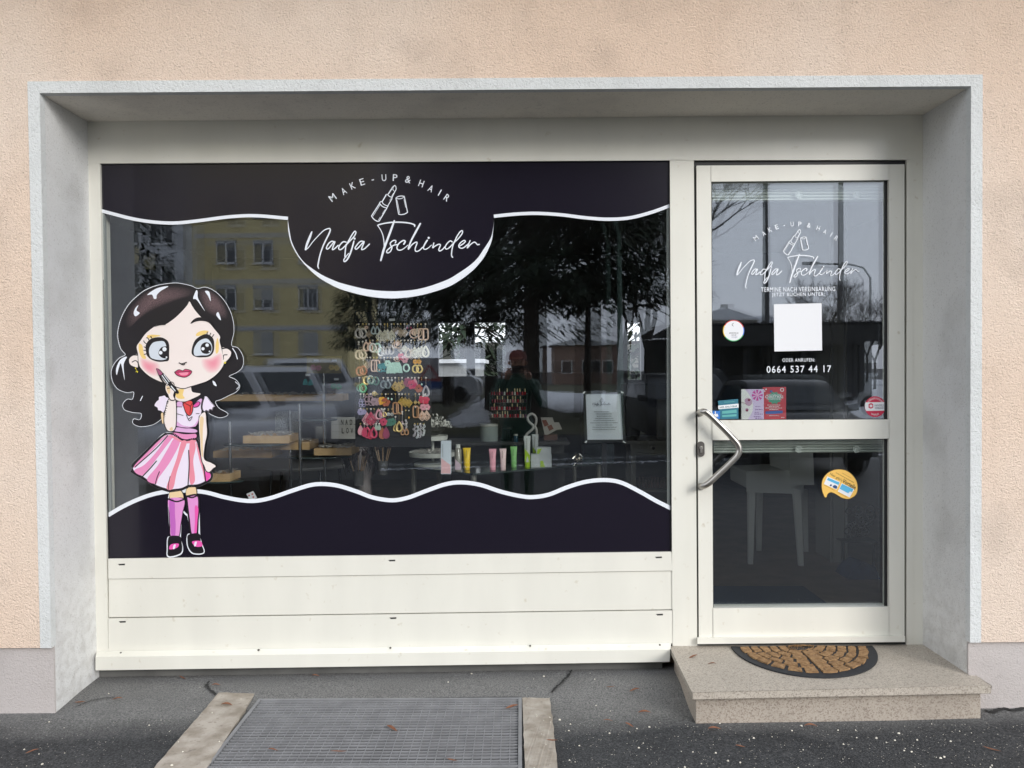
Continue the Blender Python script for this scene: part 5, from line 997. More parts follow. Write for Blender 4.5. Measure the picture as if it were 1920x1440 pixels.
tray(456, 817.5, 542, 831, 4.14, .2, 'wooden tray with silver jewellery left of the chrome post, upper left one', 40)
tray(510, 829, 580, 843, 4.26, .2, 'wooden tray between the two taller chrome posts, just below the upper left one', 14)
tray(589, 841, 659, 853.5, 4.14, .2, 'wooden tray piled with jewellery below the letter board sign', 46)
tray(400, 846, 509, 858, 4.32, .2, 'shadowy wooden tray behind the leftmost chrome post', 30)
tray(395, 889, 431, 903, 4.09, .16, 'lowest wooden tray beside the girl decal skirt', 10)
# small earring cards on the left
for u, v, cc, lab in ((592, 689, 'pink', 'pink flower earring on a small card above the longest tray'), (626, 689, 'yellow', 'yellow flower earring on a small card above the longest tray'), (577, 716, 'teal', 'teal tassel earring under a white tag above the longest tray'), (630, 724, 'green', 'green leafy earring beside the thin chrome post')):
    y = 4.36; t = thing('earring_card', lab, 'earring', W(u, v, y)); rn = random.Random(int(u)); b = MB(); b.pbox(u - 4, v - 15, u + 5, v - 11, y - .002, y - .001); b.obj('tag', MATS['sticker_white'], t)
    b = MB(); p = W(u, v, y); er_shape(b, 'flower' if cc != 'teal' else 'tassel', p.x - .012, p.z, y - .006, .018, rn); er_shape(b, 'flower' if cc != 'teal' else 'tassel', p.x + .018, p.z - .003, y - .005, .018, rn); b.obj('pendant', emat(cc), t)
y = 4.38; b = MB(); b.pbox(575, 668, 640, 700, y, y + .003); tag(b.obj('display_card', M('kraft_card', (.38, .32, .16), .8)), 'kraft brown display card behind the pink and yellow flower earrings', 'card')
# portrait style head and brush cups
yH = 4.7
hd_ = thing('mannequin_head', 'grey styling head with swept dark hair below the earring board', 'mannequin head', W(683, 905, yH))
p = W(683, 865, yH); b = MB()
b.lathe([(.045, -.20), (.042, -.15), (.04, -.11), (.055, -.09), (.072, -.05), (.082, 0), (.085, .04), (.078, .08), (.055, .11), (.02, .125)], p.x, yH, p.z, 20, .95, 1.1); b.obj('head', M('grey_skin', (.28, .25, .25), .6), hd_, smooth=True)
b = MB(); rn = random.Random(3)
for k in range(220):
    a = rn.uniform(-2.9, 2.9) - math.pi / 2; h = rn.uniform(.01, .12); r = .088 * math.sqrt(max(.1, 1 - (h - .03) ** 2 / .012)); x = p.x + r * math.cos(a); yy = yH + r * 1.1 * math.sin(a)
    b.tube([(x, yy, p.z + h), (x + rn.uniform(.01, .05) * (1 if x > p.x else -1), yy - .008, p.z + h - rn.uniform(.0, .05)), (x + rn.uniform(.0, .03) * (1 if x > p.x else -1), yy - .006, p.z + h - rn.uniform(.05, .11))], [.004, .003, .001], 4)
b.obj('hair', M('dark_hair', (.05, .045, .05), .5), hd_)
for u, lab in ((718, 'cup of makeup brushes right of the styling head'), (672, 'cup of makeup brushes in front of the styling head')):
    y = 4.45 if u < 700 else 4.6; vb = 910 if u < 700 else 890; t = thing('brush_cup', lab, 'brush cup', W(u, vb, y), 'cups of makeup brushes'); p = W(u, vb, y); b = MB(); b.lathe([(.028, 0), (.032, .085), (.030, .085), (.026, .01)], p.x, y, p.z, 20); b.obj('cup', M('cup_glass', (.10, .10, .10), .2), t, smooth=True)
    rn = random.Random(int(u))
    for k in range(8):
        a = rn.uniform(0, 6.3); l = rn.uniform(.14, .18); bx = p.x + .01 * math.cos(a); by = y + .01 * math.sin(a); tx = p.x + .05 * math.cos(a); ty = y + .03 * math.sin(a); b = MB(); b.tube([(bx, by, p.z + .02), (tx, ty, p.z + l)], .003, 5)
        b.cur = 1; d = V3((tx - bx, ty - by, l)).normalized(); q = V3((tx, ty, p.z + l)); b.tube([q, q + d * .015, q + d * .03], [.004, .010, .005], 8); b.obj('brush', [M('handle_copper', (.3, .2, .12), .4), M('bristles', (.06, .04, .04), .9)], t)
# ring display stand with two trays and white flowers
yT = GP(812, 873, .87).y; ew = M('enamel_white', (.58, .60, .56), .5)
t = thing('tiered_stand', 'white two tier stand filled with rings beside the product box', 'tiered stand', W(812, 872, yT)); p = W(812, 872, yT)
b = MB(); z1 = W(812, 851, yT).z - p.z; z2_ = W(812, 821, yT).z - p.z
b.lathe([(.11, 0), (.11, .012), (.02, .018)], p.x, yT, p.z, 32); b.lathe([(.008, .01), (.008, z2_)], p.x, yT, p.z, 10); b.obj('post', ew, t, smooth=True)
for zz_, r in ((z1, .135), (z2_, .085)):
    b = MB(); b.lathe([(r - .01, -.012), (r, -.01), (r + .003, .014), (r - .004, .014), (r - .01, -.004)], p.x, yT, p.z + zz_, 40); b.obj('tray', ew, t, smooth=True)
b = MB(); rn = random.Random(8)
for k in range(70):
    a = rn.uniform(0, 6.28); rr = .12 * math.sqrt(rn.random()); x = p.x + rr * math.cos(a); yy = yT + rr * math.sin(a); r = rn.uniform(.008, .015); b.tube([(x + r * math.cos(q), yy + r * .7 * math.sin(q), p.z + z1 + .012 + .012 * rn.random()) for q in [j * .9 for j in range(7)]], .0018, 4, closed=True)
tag(b.obj('ring_filling', jw, t), kind='stuff')
t = thing('flower_bowl', 'dark bowl of small white blossoms on top of the tiered stand', 'flowers', (p.x, yT, p.z + z2_ + .015)); b = MB(); b.lathe([(.03, .0), (.07, .03), (.072, .05), (.06, .05)], p.x, yT, p.z + z2_ + .016, 24); b.obj('bowl', blk, t, smooth=True)
b = MB(); rn = random.Random(12)
for k in range(260):
    a = rn.uniform(0, 6.28); rr = .11 * math.sqrt(rn.random()); x = p.x + rr * math.cos(a); yy = yT + rr * .6 * math.sin(a); zc_ = p.z + z2_ + .06 + rn.random() * .10 * (1 - rr / .16); r = rn.uniform(.004, .009); tl = V3((rn.uniform(-1, 1), rn.uniform(-1, 0), rn.uniform(-.5, 1))).normalized(); u1 = tl.orthogonal().normalized(); v1 = tl.cross(u1)
    b.poly([V3((x, yy, zc_)) + (u1 * math.cos(q) + v1 * math.sin(q)) * r for q in (0, 1.26, 2.5, 3.8, 5.0)])
b.obj('blossoms', M('white_petals', (.66, .66, .62), .8), t)
# glass table
yE = 4.6; zt = .87
tb = thing('glass_table', 'dark glass topped table carrying the cosmetics behind the window', 'table', (-.1, 4.8, Z0))
E0, E1, E2, E3 = GP(757, 874, zt), GP(887, 888, zt), GP(1150, 866, zt), GP(1040, 852, zt)
top = [(E0.x, E0.y), (E1.x, E1.y), (E2.x, E2.y), (E2.x - .12, E2.y + .5), (E0.x + .1, E0.y + .55)]
b = MB(); b.prism([(x, y, zt) for x, y in top], [(x, y, zt - .01) for x, y in top]); b.obj('top', M('smoked_glass_top', (.035, .045, .045), .08, spec=.7), tb)
for x, y in ((E0.x + .05, E0.y + .05), (E1.x, E1.y + .05), (E2.x - .08, E2.y + .06), (E2.x - .2, E2.y + .44), (E0.x + .15, E0.y + .5)):
    b = MB(); b.tube([(x, y, Z0), (x, y, zt - .0105)], .016, 10); b.obj('leg', M('brushed_leg', (.32, .31, .28), .35, metal=.7), tb, smooth=True)
def onT(u): # depth of the front edge of the table top under pixel u
    k = max(0, min(1, (u - 887) / (1150 - 887))); return (E1.y + (E2.y - E1.y) * k) if u > 887 else E1.y + (E0.y - E1.y) * (887 - u) / 130
def tube_(u, v0, v1, wpx, colr, label, cap=None, grp='cosmetic tubes standing in a row on the glass table'):
    p = GP(u, v1, zt + .0005); k = p.y / FPX; h = (v1 - v0) * k; r = wpx * k * .5; t = thing('cosmetic_tube', label, 'tube', p, grp); b = MB(); ch = h * .17; i0 = len(b.v); n = 16
    prof = [(ch, 1, .95), (ch + .002, .98, .98), (h * .5, 1.0, .75), (h * .8, 1.1, .35), (h * .96, 1.2, .08), (h, 1.2, .05)]
    for z_, sx, sy in prof:
        for j in range(n): a = 2 * math.pi * j / n; b.v.append((p.x + r * .82 * sx * math.cos(a), p.y + r * .8 * sy * math.sin(a), p.z + z_))
    for q in range(len(prof) - 1):
        for j in range(n): b.f.append((i0 + q * n + j, i0 + q * n + (j + 1) % n, i0 + (q + 1) * n + (j + 1) % n, i0 + (q + 1) * n + j)); b.mi.append(0)
    b.f.append(tuple(i0 + (len(prof) - 1) * n + j for j in range(n))); b.mi.append(0)
    b.obj('tube_body', M('tube_' + colr[0], colr[1], .35), t, smooth=True); b = MB(); b.lathe([(r * .74, 0), (r * .78, .002), (r * .78, ch - .001), (r * .7, ch)], p.x, p.y, p.z, 16); b.obj('cap', M('cap_' + colr[0], cap or tuple(min(1, c * 1.0) for c in colr[1]), .3), t, smooth=True)
    f = Flat(p.y - r * .82); q = W(u, (v0 + v1) / 2, f.y); f.stroke([(u - 1.2, v0 + 5), (u - 1.2, v0 + (v1 - v0) * .45)], .7, smooth=False); f.obj('print', M('print_dark', (.12, .10, .08), .6), t)
tube_(875.5, 839.5, 880.5, 15, ('yellow', (.86, .58, .01)), 'bright yellow cosmetic tube next to the clear bottle')
tube_(924, 841.5, 881, 14, ('rose', (.80, .36, .44)), 'rose pink cosmetic tube, leftmost of the middle three')
tube_(943.5, 841, 880.5, 13, ('pale_pink', (.80, .60, .60)), 'pale pink cosmetic tube between the rose and the green tubes')
tube_(963.5, 837, 876, 13, ('green', (.27, .62, .20)), 'grass green cosmetic tube right of the pale pink one')
def gtube(u, v0, v1, wpx, lab):
    tube_(u, v0, v1, wpx, ('white', (.66, .70, .68)), lab); p = GP(u, v1, zt); yy = p.y - wpx * p.y / FPX * .42
    f = Flat(yy); f.shape([(u - wpx * .42, v0 + (v1 - v0) * .42), (u + wpx * .4, v0 + (v1 - v0) * .66), (u + wpx * .36, v0 + (v1 - v0) * .84), (u - wpx * .36, v0 + (v1 - v0) * .84)], smooth=False); tag(f.obj('label_patch', M('lime_print', (.45, .68, .04), .4)), None); o = bpy.context.scene.objects['label_patch'] if False else None
    return f
for u, v0, v1, w_, lab in ((989, 817, 876, 13, 'tall white tube with a lime green foot'), (1004, 814, 872, 13, 'tall white tube behind the small boxes')):
    p = GP(u, v1, zt); tube_(u, v0, v1, w_, ('white', (.66, .70, .68)), lab, (.45, .68, .04) if u < 1000 else None)
    tt_ = [o for o in bpy.data.objects if o.get('label') == lab][0]; f = Flat(p.y - w_ * p.y / FPX * .44); f.shape([(u - w_ * .40, v0 + 24), (u + w_ * .38, v0 + 37), (u + w_ * .36, v0 + 49), (u - w_ * .36, v0 + 49)], smooth=False); f.obj('lime_panel', M('lime_print', (.45, .68, .04), .4), tt_)
def pbx(name, u0, v0, u1, v1, dpt, mat, label, cat, zb=None, prints=(), grp=None):
    p = GP((u0 + u1) / 2, v1, zt if zb is None else zb); y = p.y; t = thing(name, label, cat, p, grp); b = MB(); b.pbox(u0, v0, u1, v1 - .3, y, y + dpt); b.obj('carton' if 'box' in name else 'body', mat, t, bevel=.0008)
    for nm, m_, q in prints: f = Flat(y - .0006); f.shape(q, smooth=False); f.obj(nm, m_, t)
    return t
pinkp = M('pink_print', (.80, .48, .50), .5); greyp = M('grey_print', (.35, .40, .45), .5)
pbx('product_box', 827, 827, 845, 889, .05, M('carton_white', (.66, .74, .82), .4), 'tall pale blue and pink carton, leftmost product on the glass table', 'box', prints=[('pink_panel', pinkp, [(827.3, 859), (844.7, 872), (844.7, 888), (827.3, 888)]), ('print', greyp, [(829.5, 833), (830.8, 833), (830.8, 857), (829.5, 857)])])
b = MB(); q = W(827, 827, E1.y + .0); 
p = GP(859, 883, zt); t = thing('toner_bottle', 'clear square bottle with white cap between carton and yellow tube', 'bottle', p); k = p.y / FPX; b = MB(); b.lathe([(6.6 * k, 0), (6.6 * k, 40 * k), (4.5 * k, 43 * k)], p.x, p.y, p.z, 20); b.obj('bottle_body', M('bottle_clear', (.26, .25, .21), .1, spec=.7), t, smooth=True); b = MB(); b.lathe([(4.6 * k, 43.2 * k), (4.6 * k, 50 * k)], p.x, p.y, p.z, 20); b.obj('cap', ew, t, smooth=True)
f = Flat(p.y - 6.9 * k); f.shape([(853.5, 861), (864, 871), (864, 881), (853.5, 881)], smooth=False); f.obj('pink_label', M('pink_label', (.58, .44, .52), .5), t)
lime = M('lime_print', (.45, .68, .04), .4); cw = M('carton_pale', (.60, .64, .64), .45)
pbx('product_box', 996, 852, 1034, 876, .06, cw, 'small white and lime carton at the bottom of the pair beside the tall white tubes', 'box', prints=[('lime_panel', lime, [(1013, 864), (1018, 864), (1022, 875.5), (1013, 875.5)])], grp='small white and lime cartons')
p = GP(1015, 876, zt); t = thing('product_box', 'small white and lime carton lying on top of the other one', 'box', W(1015, 852, p.y), 'small white and lime cartons'); b = MB(); b.pbox(1006, 839, 1033, 851.6, p.y - .004, p.y + .05); b.obj('carton', cw, t, bevel=.0008); f = Flat(p.y - .005); f.shape([(1008, 842), (1016, 841), (1011, 851), (1006.5, 851)], smooth=False); f.obj('lime_panel', lime, t)
# glass canister, black jar, dropper bottle, flamingo, brochure stand
yK = 5.05; zk = W(0, 834, yK).z
p = W(917, 834, yK); b = MB(); b.box(p.x - .28, yK - .12, zk - .02, p.x + .52, yK + .2, zk - .001); b.box(p.x - .26, yK + .1, Z0, p.x + .5, yK + .12, zk - .0205); tag(b.obj('shelf_block', M('dark_shelf', (.06, .06, .06), .4)), 'dark low shelf behind the glass table carrying jars and the flamingo', 'shelf')
def jar(u0, v0, u1, v1, y, mat, label, lid=None, cat='jar'):
    p = W((u0 + u1) / 2, v1, y); k = y / FPX; r = (u1 - u0) / 2 * k; h = (v1 - v0) * k; t = thing('jar', label, cat, p); b = MB(); b.lathe([(r * .9, 0), (r, .004), (r, h * .86), (r * .94, h * .88)], p.x, y, p.z, 24); b.obj('jar_body', mat, t, smooth=True)
    b = MB(); b.lathe([(r * 1.03, h * .885), (r * 1.03, h), (r * .9, h * 1.01)], p.x, y, p.z, 24); b.obj('lid', lid or ew, t, smooth=True)
jar(900, 794, 934, 834, yK, M('canister_glass', (.34, .40, .39), .12, spec=.8), 'large clear canister with pale lid left of the black jar')
jar(940, 800, 961, 833, yK, M('black_gloss', (.008, .008, .01), .05), 'glossy black jar between canister and dropper bottle', blk)
jar(963, 814, 971, 836, 4.95, M('blue_glass', (.01, .06, .10), .1), 'small dark blue dropper bottle with white teat', None, 'bottle')
t = thing('flamingo_figure', 'white neon style flamingo outline with curved neck behind the white tubes', 'flamingo figure', W(998, 832, 4.95)); b = MB()
fl = [(984, 822), (990, 812), (999, 804), (1001, 797), (992, 790), (989, 782), (993, 777), (1000, 777), (1005, 783), (1004, 793), (1005, 790)]
b.tube([W(u, v, 4.95) for u, v in spline([(983, 826), (988, 814), (997, 806), (1000, 799), (992, 791), (989, 783), (993, 777.5), (999, 776.5), (1005, 783), (1005, 793)], 5)], .0085, 10); b.tube([W(u, v, 4.95) for u, v in spline([(1005, 793), (1003, 799), (1006, 808), (1006, 828)], 5)], .0085, 10); b.obj('outline', M('milky_tube', (.55, .54, .53), .4), t, smooth=True)
t = thing('brochure_stand', 'stand of leaflets with red and white pictures right of the flamingo', 'brochure stand', W(1032, 815, 5.05)); b = MB(); b.pprism([(1014, 783), (1036, 783), (1044, 806), (1022, 818)], 5.05, 5.07); b.pprism([(1036, 792), (1048, 792), (1054, 805), (1042, 806)], 5.08, 5.09); b.obj('leaflets', M('leaflet_pale', (.42, .40, .38), .6), t)
f = Flat(5.048); f.shape([(1016, 788), (1024, 787), (1029, 797), (1021, 800)], smooth=False); f.shape([(1026, 799), (1034, 796), (1038, 804), (1030, 808)], smooth=False); f.obj('picture', M('picture_red', (.22, .07, .05), .6), t)
b = MB(); b.pbox(1020, 815, 1045, 832, 5.05, 5.12); b.obj('foot', M('copper_wood', (.12, .06, .045), .5), t)
# nail polish rack
yN = 5.0; t = thing('polish_rack', 'stepped black rack of red and pale nail polish bottles above the jars', 'rack', W(950, 792, yN)); b = MB()
for k in range(4): b.pbox(918, 741 + k * 14, 988, 743 + k * 14, yN - .02 * k, yN - .02 * k + .05)
b.pbox(917, 738, 919, 792, yN - .05, yN + .05); b.pbox(987, 738, 989, 792, yN - .05, yN + .05); b.obj('frame', blk, t)
pm = [M('polish_' + n_, c_, .15) for n_, c_ in (('crimson', (.40, .02, .04)), ('rose', (.50, .16, .2)), ('nude', (.5, .38, .32)), ('wine', (.16, .01, .03)), ('white', (.6, .6, .58)), ('plum', (.14, .03, .1)))]; rn = random.Random(5)
capm = M('polish_cap', (.02, .02, .02), .2); capg = M('polish_cap_gold', (.9, .75, .45), .2, metal=.5)
mb = {}
bott = None
for r_ in range(4):
    for c_ in range(14):
        u = 922 + c_ * 4.8 + (r_ % 2); v = 741 + r_ * 14; y = yN - .02 * r_ + .012; p = W(u, v, y); b = MB(); m_ = pm[rn.choice((0, 0, 1, 3, 3, 2, 4, 5))]; s_ = .006
        b.lathe([(s_, 0), (s_, .018), (.003, .022)], p.x, y, p.z + .001, 8); b.cur = 1; b.lathe([(.0035, .022), (.003, .042)], p.x, y, p.z + .001, 8)
        tag(b.obj('polish_bottle', [m_, capg if rn.random() < .35 else capm]), 'small %s nail polish bottle, %s from the left on the %s shelf of the rack' % (m_.name.replace('polish_', ''), ORD[c_], ('top', 'second', 'third', 'bottom')[r_]), 'nail polish', 'nail polish bottles on the black rack')
# poster stand
yP = 4.02; t = thing('poster_stand', 'dark framed poster stand with rounded white corners and a pale price list', 'poster stand', W(1132, 920, yP)); b = MB()
FR = [(1093, 734), (1168.5, 733), (1173, 829), (1097, 829.5)]; PI = [(1097.5, 738), (1164, 737.5), (1168.8, 824.5), (1101, 825)]
for k in range(4): b.pprism([FR[k], FR[(k + 1) % 4], PI[(k + 1) % 4], PI[k]], yP, yP + .02)
b.pprism(PI, yP + .008, yP + .02); b.obj('frame', M('dark_frame', (.03, .035, .035), .35, metal=.3), t, bevel=.001)
f = Flat(yP + .006); f.shape(PI, smooth=False); f.obj('paper', M('poster_paper', (.80, .86, .90), .45), t)
f = Flat(yP + .005); tp2 = lambda u, v: (1111 + (u - 571.9) * .105, 759 + (v - 468.5) * .11); logo(f, tp2, .12, 2.6); lipstick(f, tp2, .12, 2.5)
for k, (a, c) in enumerate(((1114, 1142), (1117, 1147), (1119, 1146), (1116, 1150), (1113, 1153), (1107, 1158), (1118, 1148), (1111, 1156), (1111, 1154))): f.scribble(a, c, 772 + k * 4.15, 1.5, .3, k + 3)
f.obj('print', M('poster_print', (.22, .25, .28), .6), t)
for c in ((1095, 735.5, 1), (1167.5, 735, -1), (1098.5, 828, 1), (1171, 828, -1)):
    b = MB(); b.pprism([(c[0] - 3, c[1] + 1.6), (c[0] + (2 if c[2] > 0 else -2) - 1, c[1] - 2), (c[0] + 3, c[1] + (1.5 if c[2] < 0 else -1.4)), (c[0] + 1, c[1] + 2.6)], yP - .004, yP - .0002); b.obj('corner', M('corner_white', (.85, .88, .86), .3), t)
b = MB(); p = W(1134, 830, yP); b.box(p.x - .012, yP + .0202, Z0, p.x + .012, yP + .04, p.z + .05); b.box(p.x - .2, yP - .1, Z0, p.x + .2, yP + .16, Z0 + .012); b.obj('post', M('dark_post', (.035, .035, .04), .4), t)
# acrylic boxes and little silver lantern on the table
ac = glassmat('acrylic', .16, (.72, .80, .78), .15)
for u0, u1, lab in ((1094, 1129, 'clear acrylic box with papers left of the poster stand post'), (1138, 1151, 'narrow clear acrylic box right of the poster stand post')):
    y = GP((u0 + u1) / 2, 867, zt).y; b = MB(); b.pbox(u0, 834, u1, 867, y, y + .08); o = b.obj('acrylic_box', ac, bevel=.002); tag(o, lab, 'box', 'clear acrylic boxes behind the poster stand')
p = GP(1084, 866, zt); b = MB()
for k in range(14): a = k * math.pi / 7; b.tube([(p.x + .008 * math.cos(a), p.y + .008 * math.sin(a), p.z), (p.x + .036 * math.cos(a), p.y + .036 * math.sin(a), p.z + .022), (p.x + .01 * math.cos(a), p.y + .01 * math.sin(a), p.z + .048)], .0022, 5)
b.lathe([(.012, 0), (.02, .01), (.008, .03)], p.x, p.y, p.z, 10); tag(b.obj('lantern', M('polished_silver', (.8, .75, .68), .1, metal=1)), 'small polished silver ribbed lantern left of the acrylic box', 'lantern')
# console table on the right
cg = M('grey_paint', (.20, .195, .175), .6); y = 5.4
t = thing('console_table', 'grey painted console table with a drawer near the right edge of the window', 'table', W(1215, 960, y)); b = MB()
b.pbox(1172, 827, 1300, 832.5, y - .02, y + .42); b.obj('top', cg, t, bevel=.002); b = MB(); b.pbox(1192, 833, 1300, 850, y + .004, y + .4); b.obj('drawer', cg, t, bevel=.002)
b = MB(); p = W(1225, 840.5, y - .006); b.tube([p, p + V3((0, .012, 0))], .011, 14); b.obj('knob', blk, t)
for u in (1178, 1187, 1296):
    a = W(u, 833, y + (.3 if u == 1178 else 0)); b = MB(); b.box(a.x - .018, a.y, Z0, a.x + .018, a.y + .036, a.z); b.obj('leg', cg, t)
b = MB(); b.pbox(1190, 851, 1297, 853.5, y + .002, y + .3); b.pbox(1190, 919, 1297, 922.5, y + .002, y + .3); b.obj('shelf', cg, t)
rn = random.Random(2)
for k in range(10):
    u = 1200 + k * 5.6; p = W(u, 918.5, y + .1); b = MB(); h = rn.uniform(.07, .1); b.lathe([(.009, 0), (.009, h * .6), (.004, h * .65), (.006, h)], p.x, y + .1, p.z, 8); tag(b.obj('bottle', [M('dull_bottle', (.20, .14, .13), .4)]), 'slim bottle, %s from the left on the low shelf of the console table' % ORD[k], 'bottle', 'slim bottles on the console table shelf')
b = MB(); b.pbox(1232, 749, 1262, 824, 5.6, 5.62); tag(b.obj('wall_picture', M('picture_grey', (.16, .16, .155), .5)), 'grey picture leaning above the console table at the right window edge', 'picture')
# dark cabinet and shelves behind
dk = M('dark_cabinet', (.03, .03, .033), .5)
b = MB(); b.pbox(1175, 720, 1262, 826, 5.85, 6.2); tag(b.obj('dark_cabinet', dk, bevel=.004), 'black cabinet behind the console table', 'cabinet')
b = MB(); b.pbox(935, 700, 1090, 880, 7.4, 7.9); tag(b.obj('dark_cabinet', dk, bevel=.004), 'wide black cabinet deep inside the shop behind the polish rack', 'cabinet')
# grey round table and white floor seat on the left
t = thing('round_table', 'grey round side table behind the chrome posts', 'table', W(570, 920, 5.3)); p = W(570, 868, 5.3); b = MB(); b.lathe([(.37, -.012), (.375, 0), (.37, .008)], p.x, 5.3, p.z, 40); b.obj('top', M('grey_top', (.26, .26, .26), .5), t, smooth=True)
for a in (.6, 2.5, 4.0, 5.4): b = MB(); b.tube([(p.x + .25 * math.cos(a), 5.3 + .25 * math.sin(a), p.z - .012), (p.x + .3 * math.cos(a), 5.3 + .3 * math.sin(a), Z0)], .01, 8); b.obj('leg', chrome, t)
b = MB(); b.pbox(516, 772, 560, 826, 5.3, 5.34); tag(b.obj('sequin_panel', M('sequins', (.20, .20, .19), .3, metal=.5, col2=(.6, .6, .56), vscale=120, bump=.8, bscale=200)), 'glittering sequin panel leaning between the wooden trays and chrome post', 'panel')
b = MB(); b.pbox(592, 800, 606, 822, 5.2, 5.26); tag(b.obj('paper_bag', M('paper_white', (.42, .42, .41), .8)), 'small white paper bag left of the letter board sign', 'bag')
y = 3.75; t = thing('loyalty_card', 'small white card with red dots tilted above the lower window film', 'card', W(472, 934, y)); f = Flat(y); f.shape([(462, 926), (475, 920.5), (482, 934), (468, 938)], smooth=False); f.obj('card_sheet', MATS['sticker_white'], t); f = Flat(y - .0005)
for u, v in ((467, 929), (473, 926.5), (475, 932)): f.disc((u, v), 1.7)
f.obj('red_dots', M('dot_red', (.5, .1, .12), .5), t)
# behind the door: chair, blue mat, ornate rack, blue bag, wall corner
y = 5.1; t = thing('white_chair', 'white upholstered chair seen dimly through the lower door pane', 'chair', W(1450, 1015, y)); wc = M('chair_white', (.62, .62, .60), .7)
b = MB(); b.pprism([(1404, 888), (1490, 886), (1505, 905), (1503, 922), (1404, 919)], 4.95, 5.4); b.obj('seat', wc, t, bevel=.015); b = MB(); b.pprism([(1484, 842), (1520, 842), (1522, 905), (1486, 905)], 4.9, 5.35); b.obj('backrest', wc, t, bevel=.015)
for u0, u1, d0, yy in ((1410, 1408, 1000, 4.97), (1495, 1503, 1020, 4.92), (1425, 1424, 985, 5.33), (1508, 1512, 1000, 5.3)):
    p = W(u0, 918, yy); q = W(u1, d0, yy); b = MB(); b.prism([(q.x - .014, yy, Z0), (q.x + .014, yy, Z0), (q.x + .014, yy + .028, Z0), (q.x - .014, yy + .028, Z0)], [(p.x - .022, yy, p.z), (p.x + .022, yy, p.z), (p.x + .022, yy + .04, p.z), (p.x - .022, yy + .04, p.z)]); b.obj('leg', wc, t)
zf = Z0 + .004; m_ = [GP(u, v, zf) for u, v in ((1337, 1100), (1506, 1100), (1556, 1136), (1337, 1136))]; b = MB(); b.prism([(p.x, p.y, zf + .004) for p in m_], [(p.x, p.y, zf) for p in m_]); tag(b.obj('floor_mat', M('blue_mat', (.015, .035, .075), .9, vary=.2, vscale=60)), 'dark blue floor mat just inside the glass door', 'mat')
y = 4.9; b = MB(); rn = random.Random(6)
for k in range(34):
    a = rn.uniform(0, 6.3); p = W(1598 + rn.uniform(-10, 34), 968 + rn.uniform(-16, 40), y + rn.uniform(0, .15)); r = rn.uniform(.012, .035); b.tube([p + V3((r * math.cos(q), .3 * r * math.sin(q * 2), r * math.sin(q))) for q in [j * .55 for j in range(12)]], .0042, 5, closed=True)
p = W(1610, 1015, y); b.box(p.x - .10, y, p.z - .008, p.x + .12, y + .16, p.z); b.box(p.x - .1, y + .02, Z0, p.x - .085, y + .03, p.z - .0081); b.box(p.x + .1, y + .02, Z0, p.x + .115, y + .03, p.z - .0081); tag(b.obj('scroll_rack', M('wrought_iron', (.012, .012, .013), .4)), 'black wrought iron scroll rack behind the right of the lower door pane', 'rack')
y = 4.6; b = MB(); b.prism([W(1585, 1095, y), W(1600, 1072, y), W(1618, 1058, y), (W(1640, 1064, y)), W(1652, 1096, y)], [W(u, v, y) + V3((0, .2, 0)) for u, v in ((1585, 1095), (1600, 1072), (1618, 1058), (1640, 1064), (1652, 1096))]); tag(b.obj('blue_bag', M('blue_cloth', (.02, .045, .13), .8, vary=.3, vscale=20), bevel=.01), 'crumpled blue cloth bag at the lower right behind the door pane', 'bag')
b = MB(); a = W(1556, 700, 5.0); b.box(a.x, 5.0, Z0, a.x + .012, 5.012, 2.74); b.box(a.x + .02, 5.0, Z0, a.x + .09, 5.3, 2.74); b.box(a.x + .1, 5.0, Z0, a.x + .112, 5.012, 2.74); tag(b.obj('fluted_pilaster', M('pale_wood_trim', (.24, .235, .22), .6)), 'pale fluted upright strip behind the yellow bubble sticker', 'trim')
# ================================================================ the street behind the camera, seen reflected in the glass
def rbox(b, u0, v0, u1, v1, D, dpt):   # box whose front face shows at these pixels in the reflection
    p, q = RF(u0, v0, D), RF(u1, v1, D); b.box(min(p.x, q.x), p.y - dpt, min(p.z, q.z), max(p.x, q.x), p.y, max(p.z, q.z))
def RG(u, v, z=.0):                     # ground point seen reflected
    p = GP(u, v, z); return V3((p.x, 2 * YG - p.y, z))
D = 46
ap = thing('apartment_block', 'yellow four storey apartment block with a pale grey balcony bay across the street', 'building', (-14, 2 * YG - D, 0))
yel = M('yellow_render', (.80, .68, .36), .9, vary=.1, vscale=.6); gry = M('grey_band', (.58, .58, .58), .9); wfr = M('window_white', (.78, .78, .78), .5); wgl = M('window_dark', (.03, .035, .04), .1, spec=.8); shut = M('shutter_grey', (.42, .42, .40), .6)
b = MB(); a = RF(-180, 700, D); c = RF(652, 700, D); yy = 2 * YG - D; b.box(a.x, yy - 10, 0, c.x, yy, 17.5); b.obj('wall', yel, ap)
b = MB(); b.box(a.x - .4, yy - 10.4, 17.502, c.x + .4, yy + .5, 17.9); b.obj('roof', gry, ap)
b = MB()
for v in (357, 447, 533, 620): p = RF(0, v, D); b.box(RF(357, 0, D).x, yy + .001, p.z - .14, c.x, yy + .03, p.z + .14)
b.obj('band', gry, ap)
b = MB(); p, q = RF(276, 300, D), RF(357, 300, D); b.box(p.x, yy + .0005, 0, q.x, yy + 1.2, 17.2); b.obj('bay', M('bay_white', (.72, .73, .74), .9), ap)
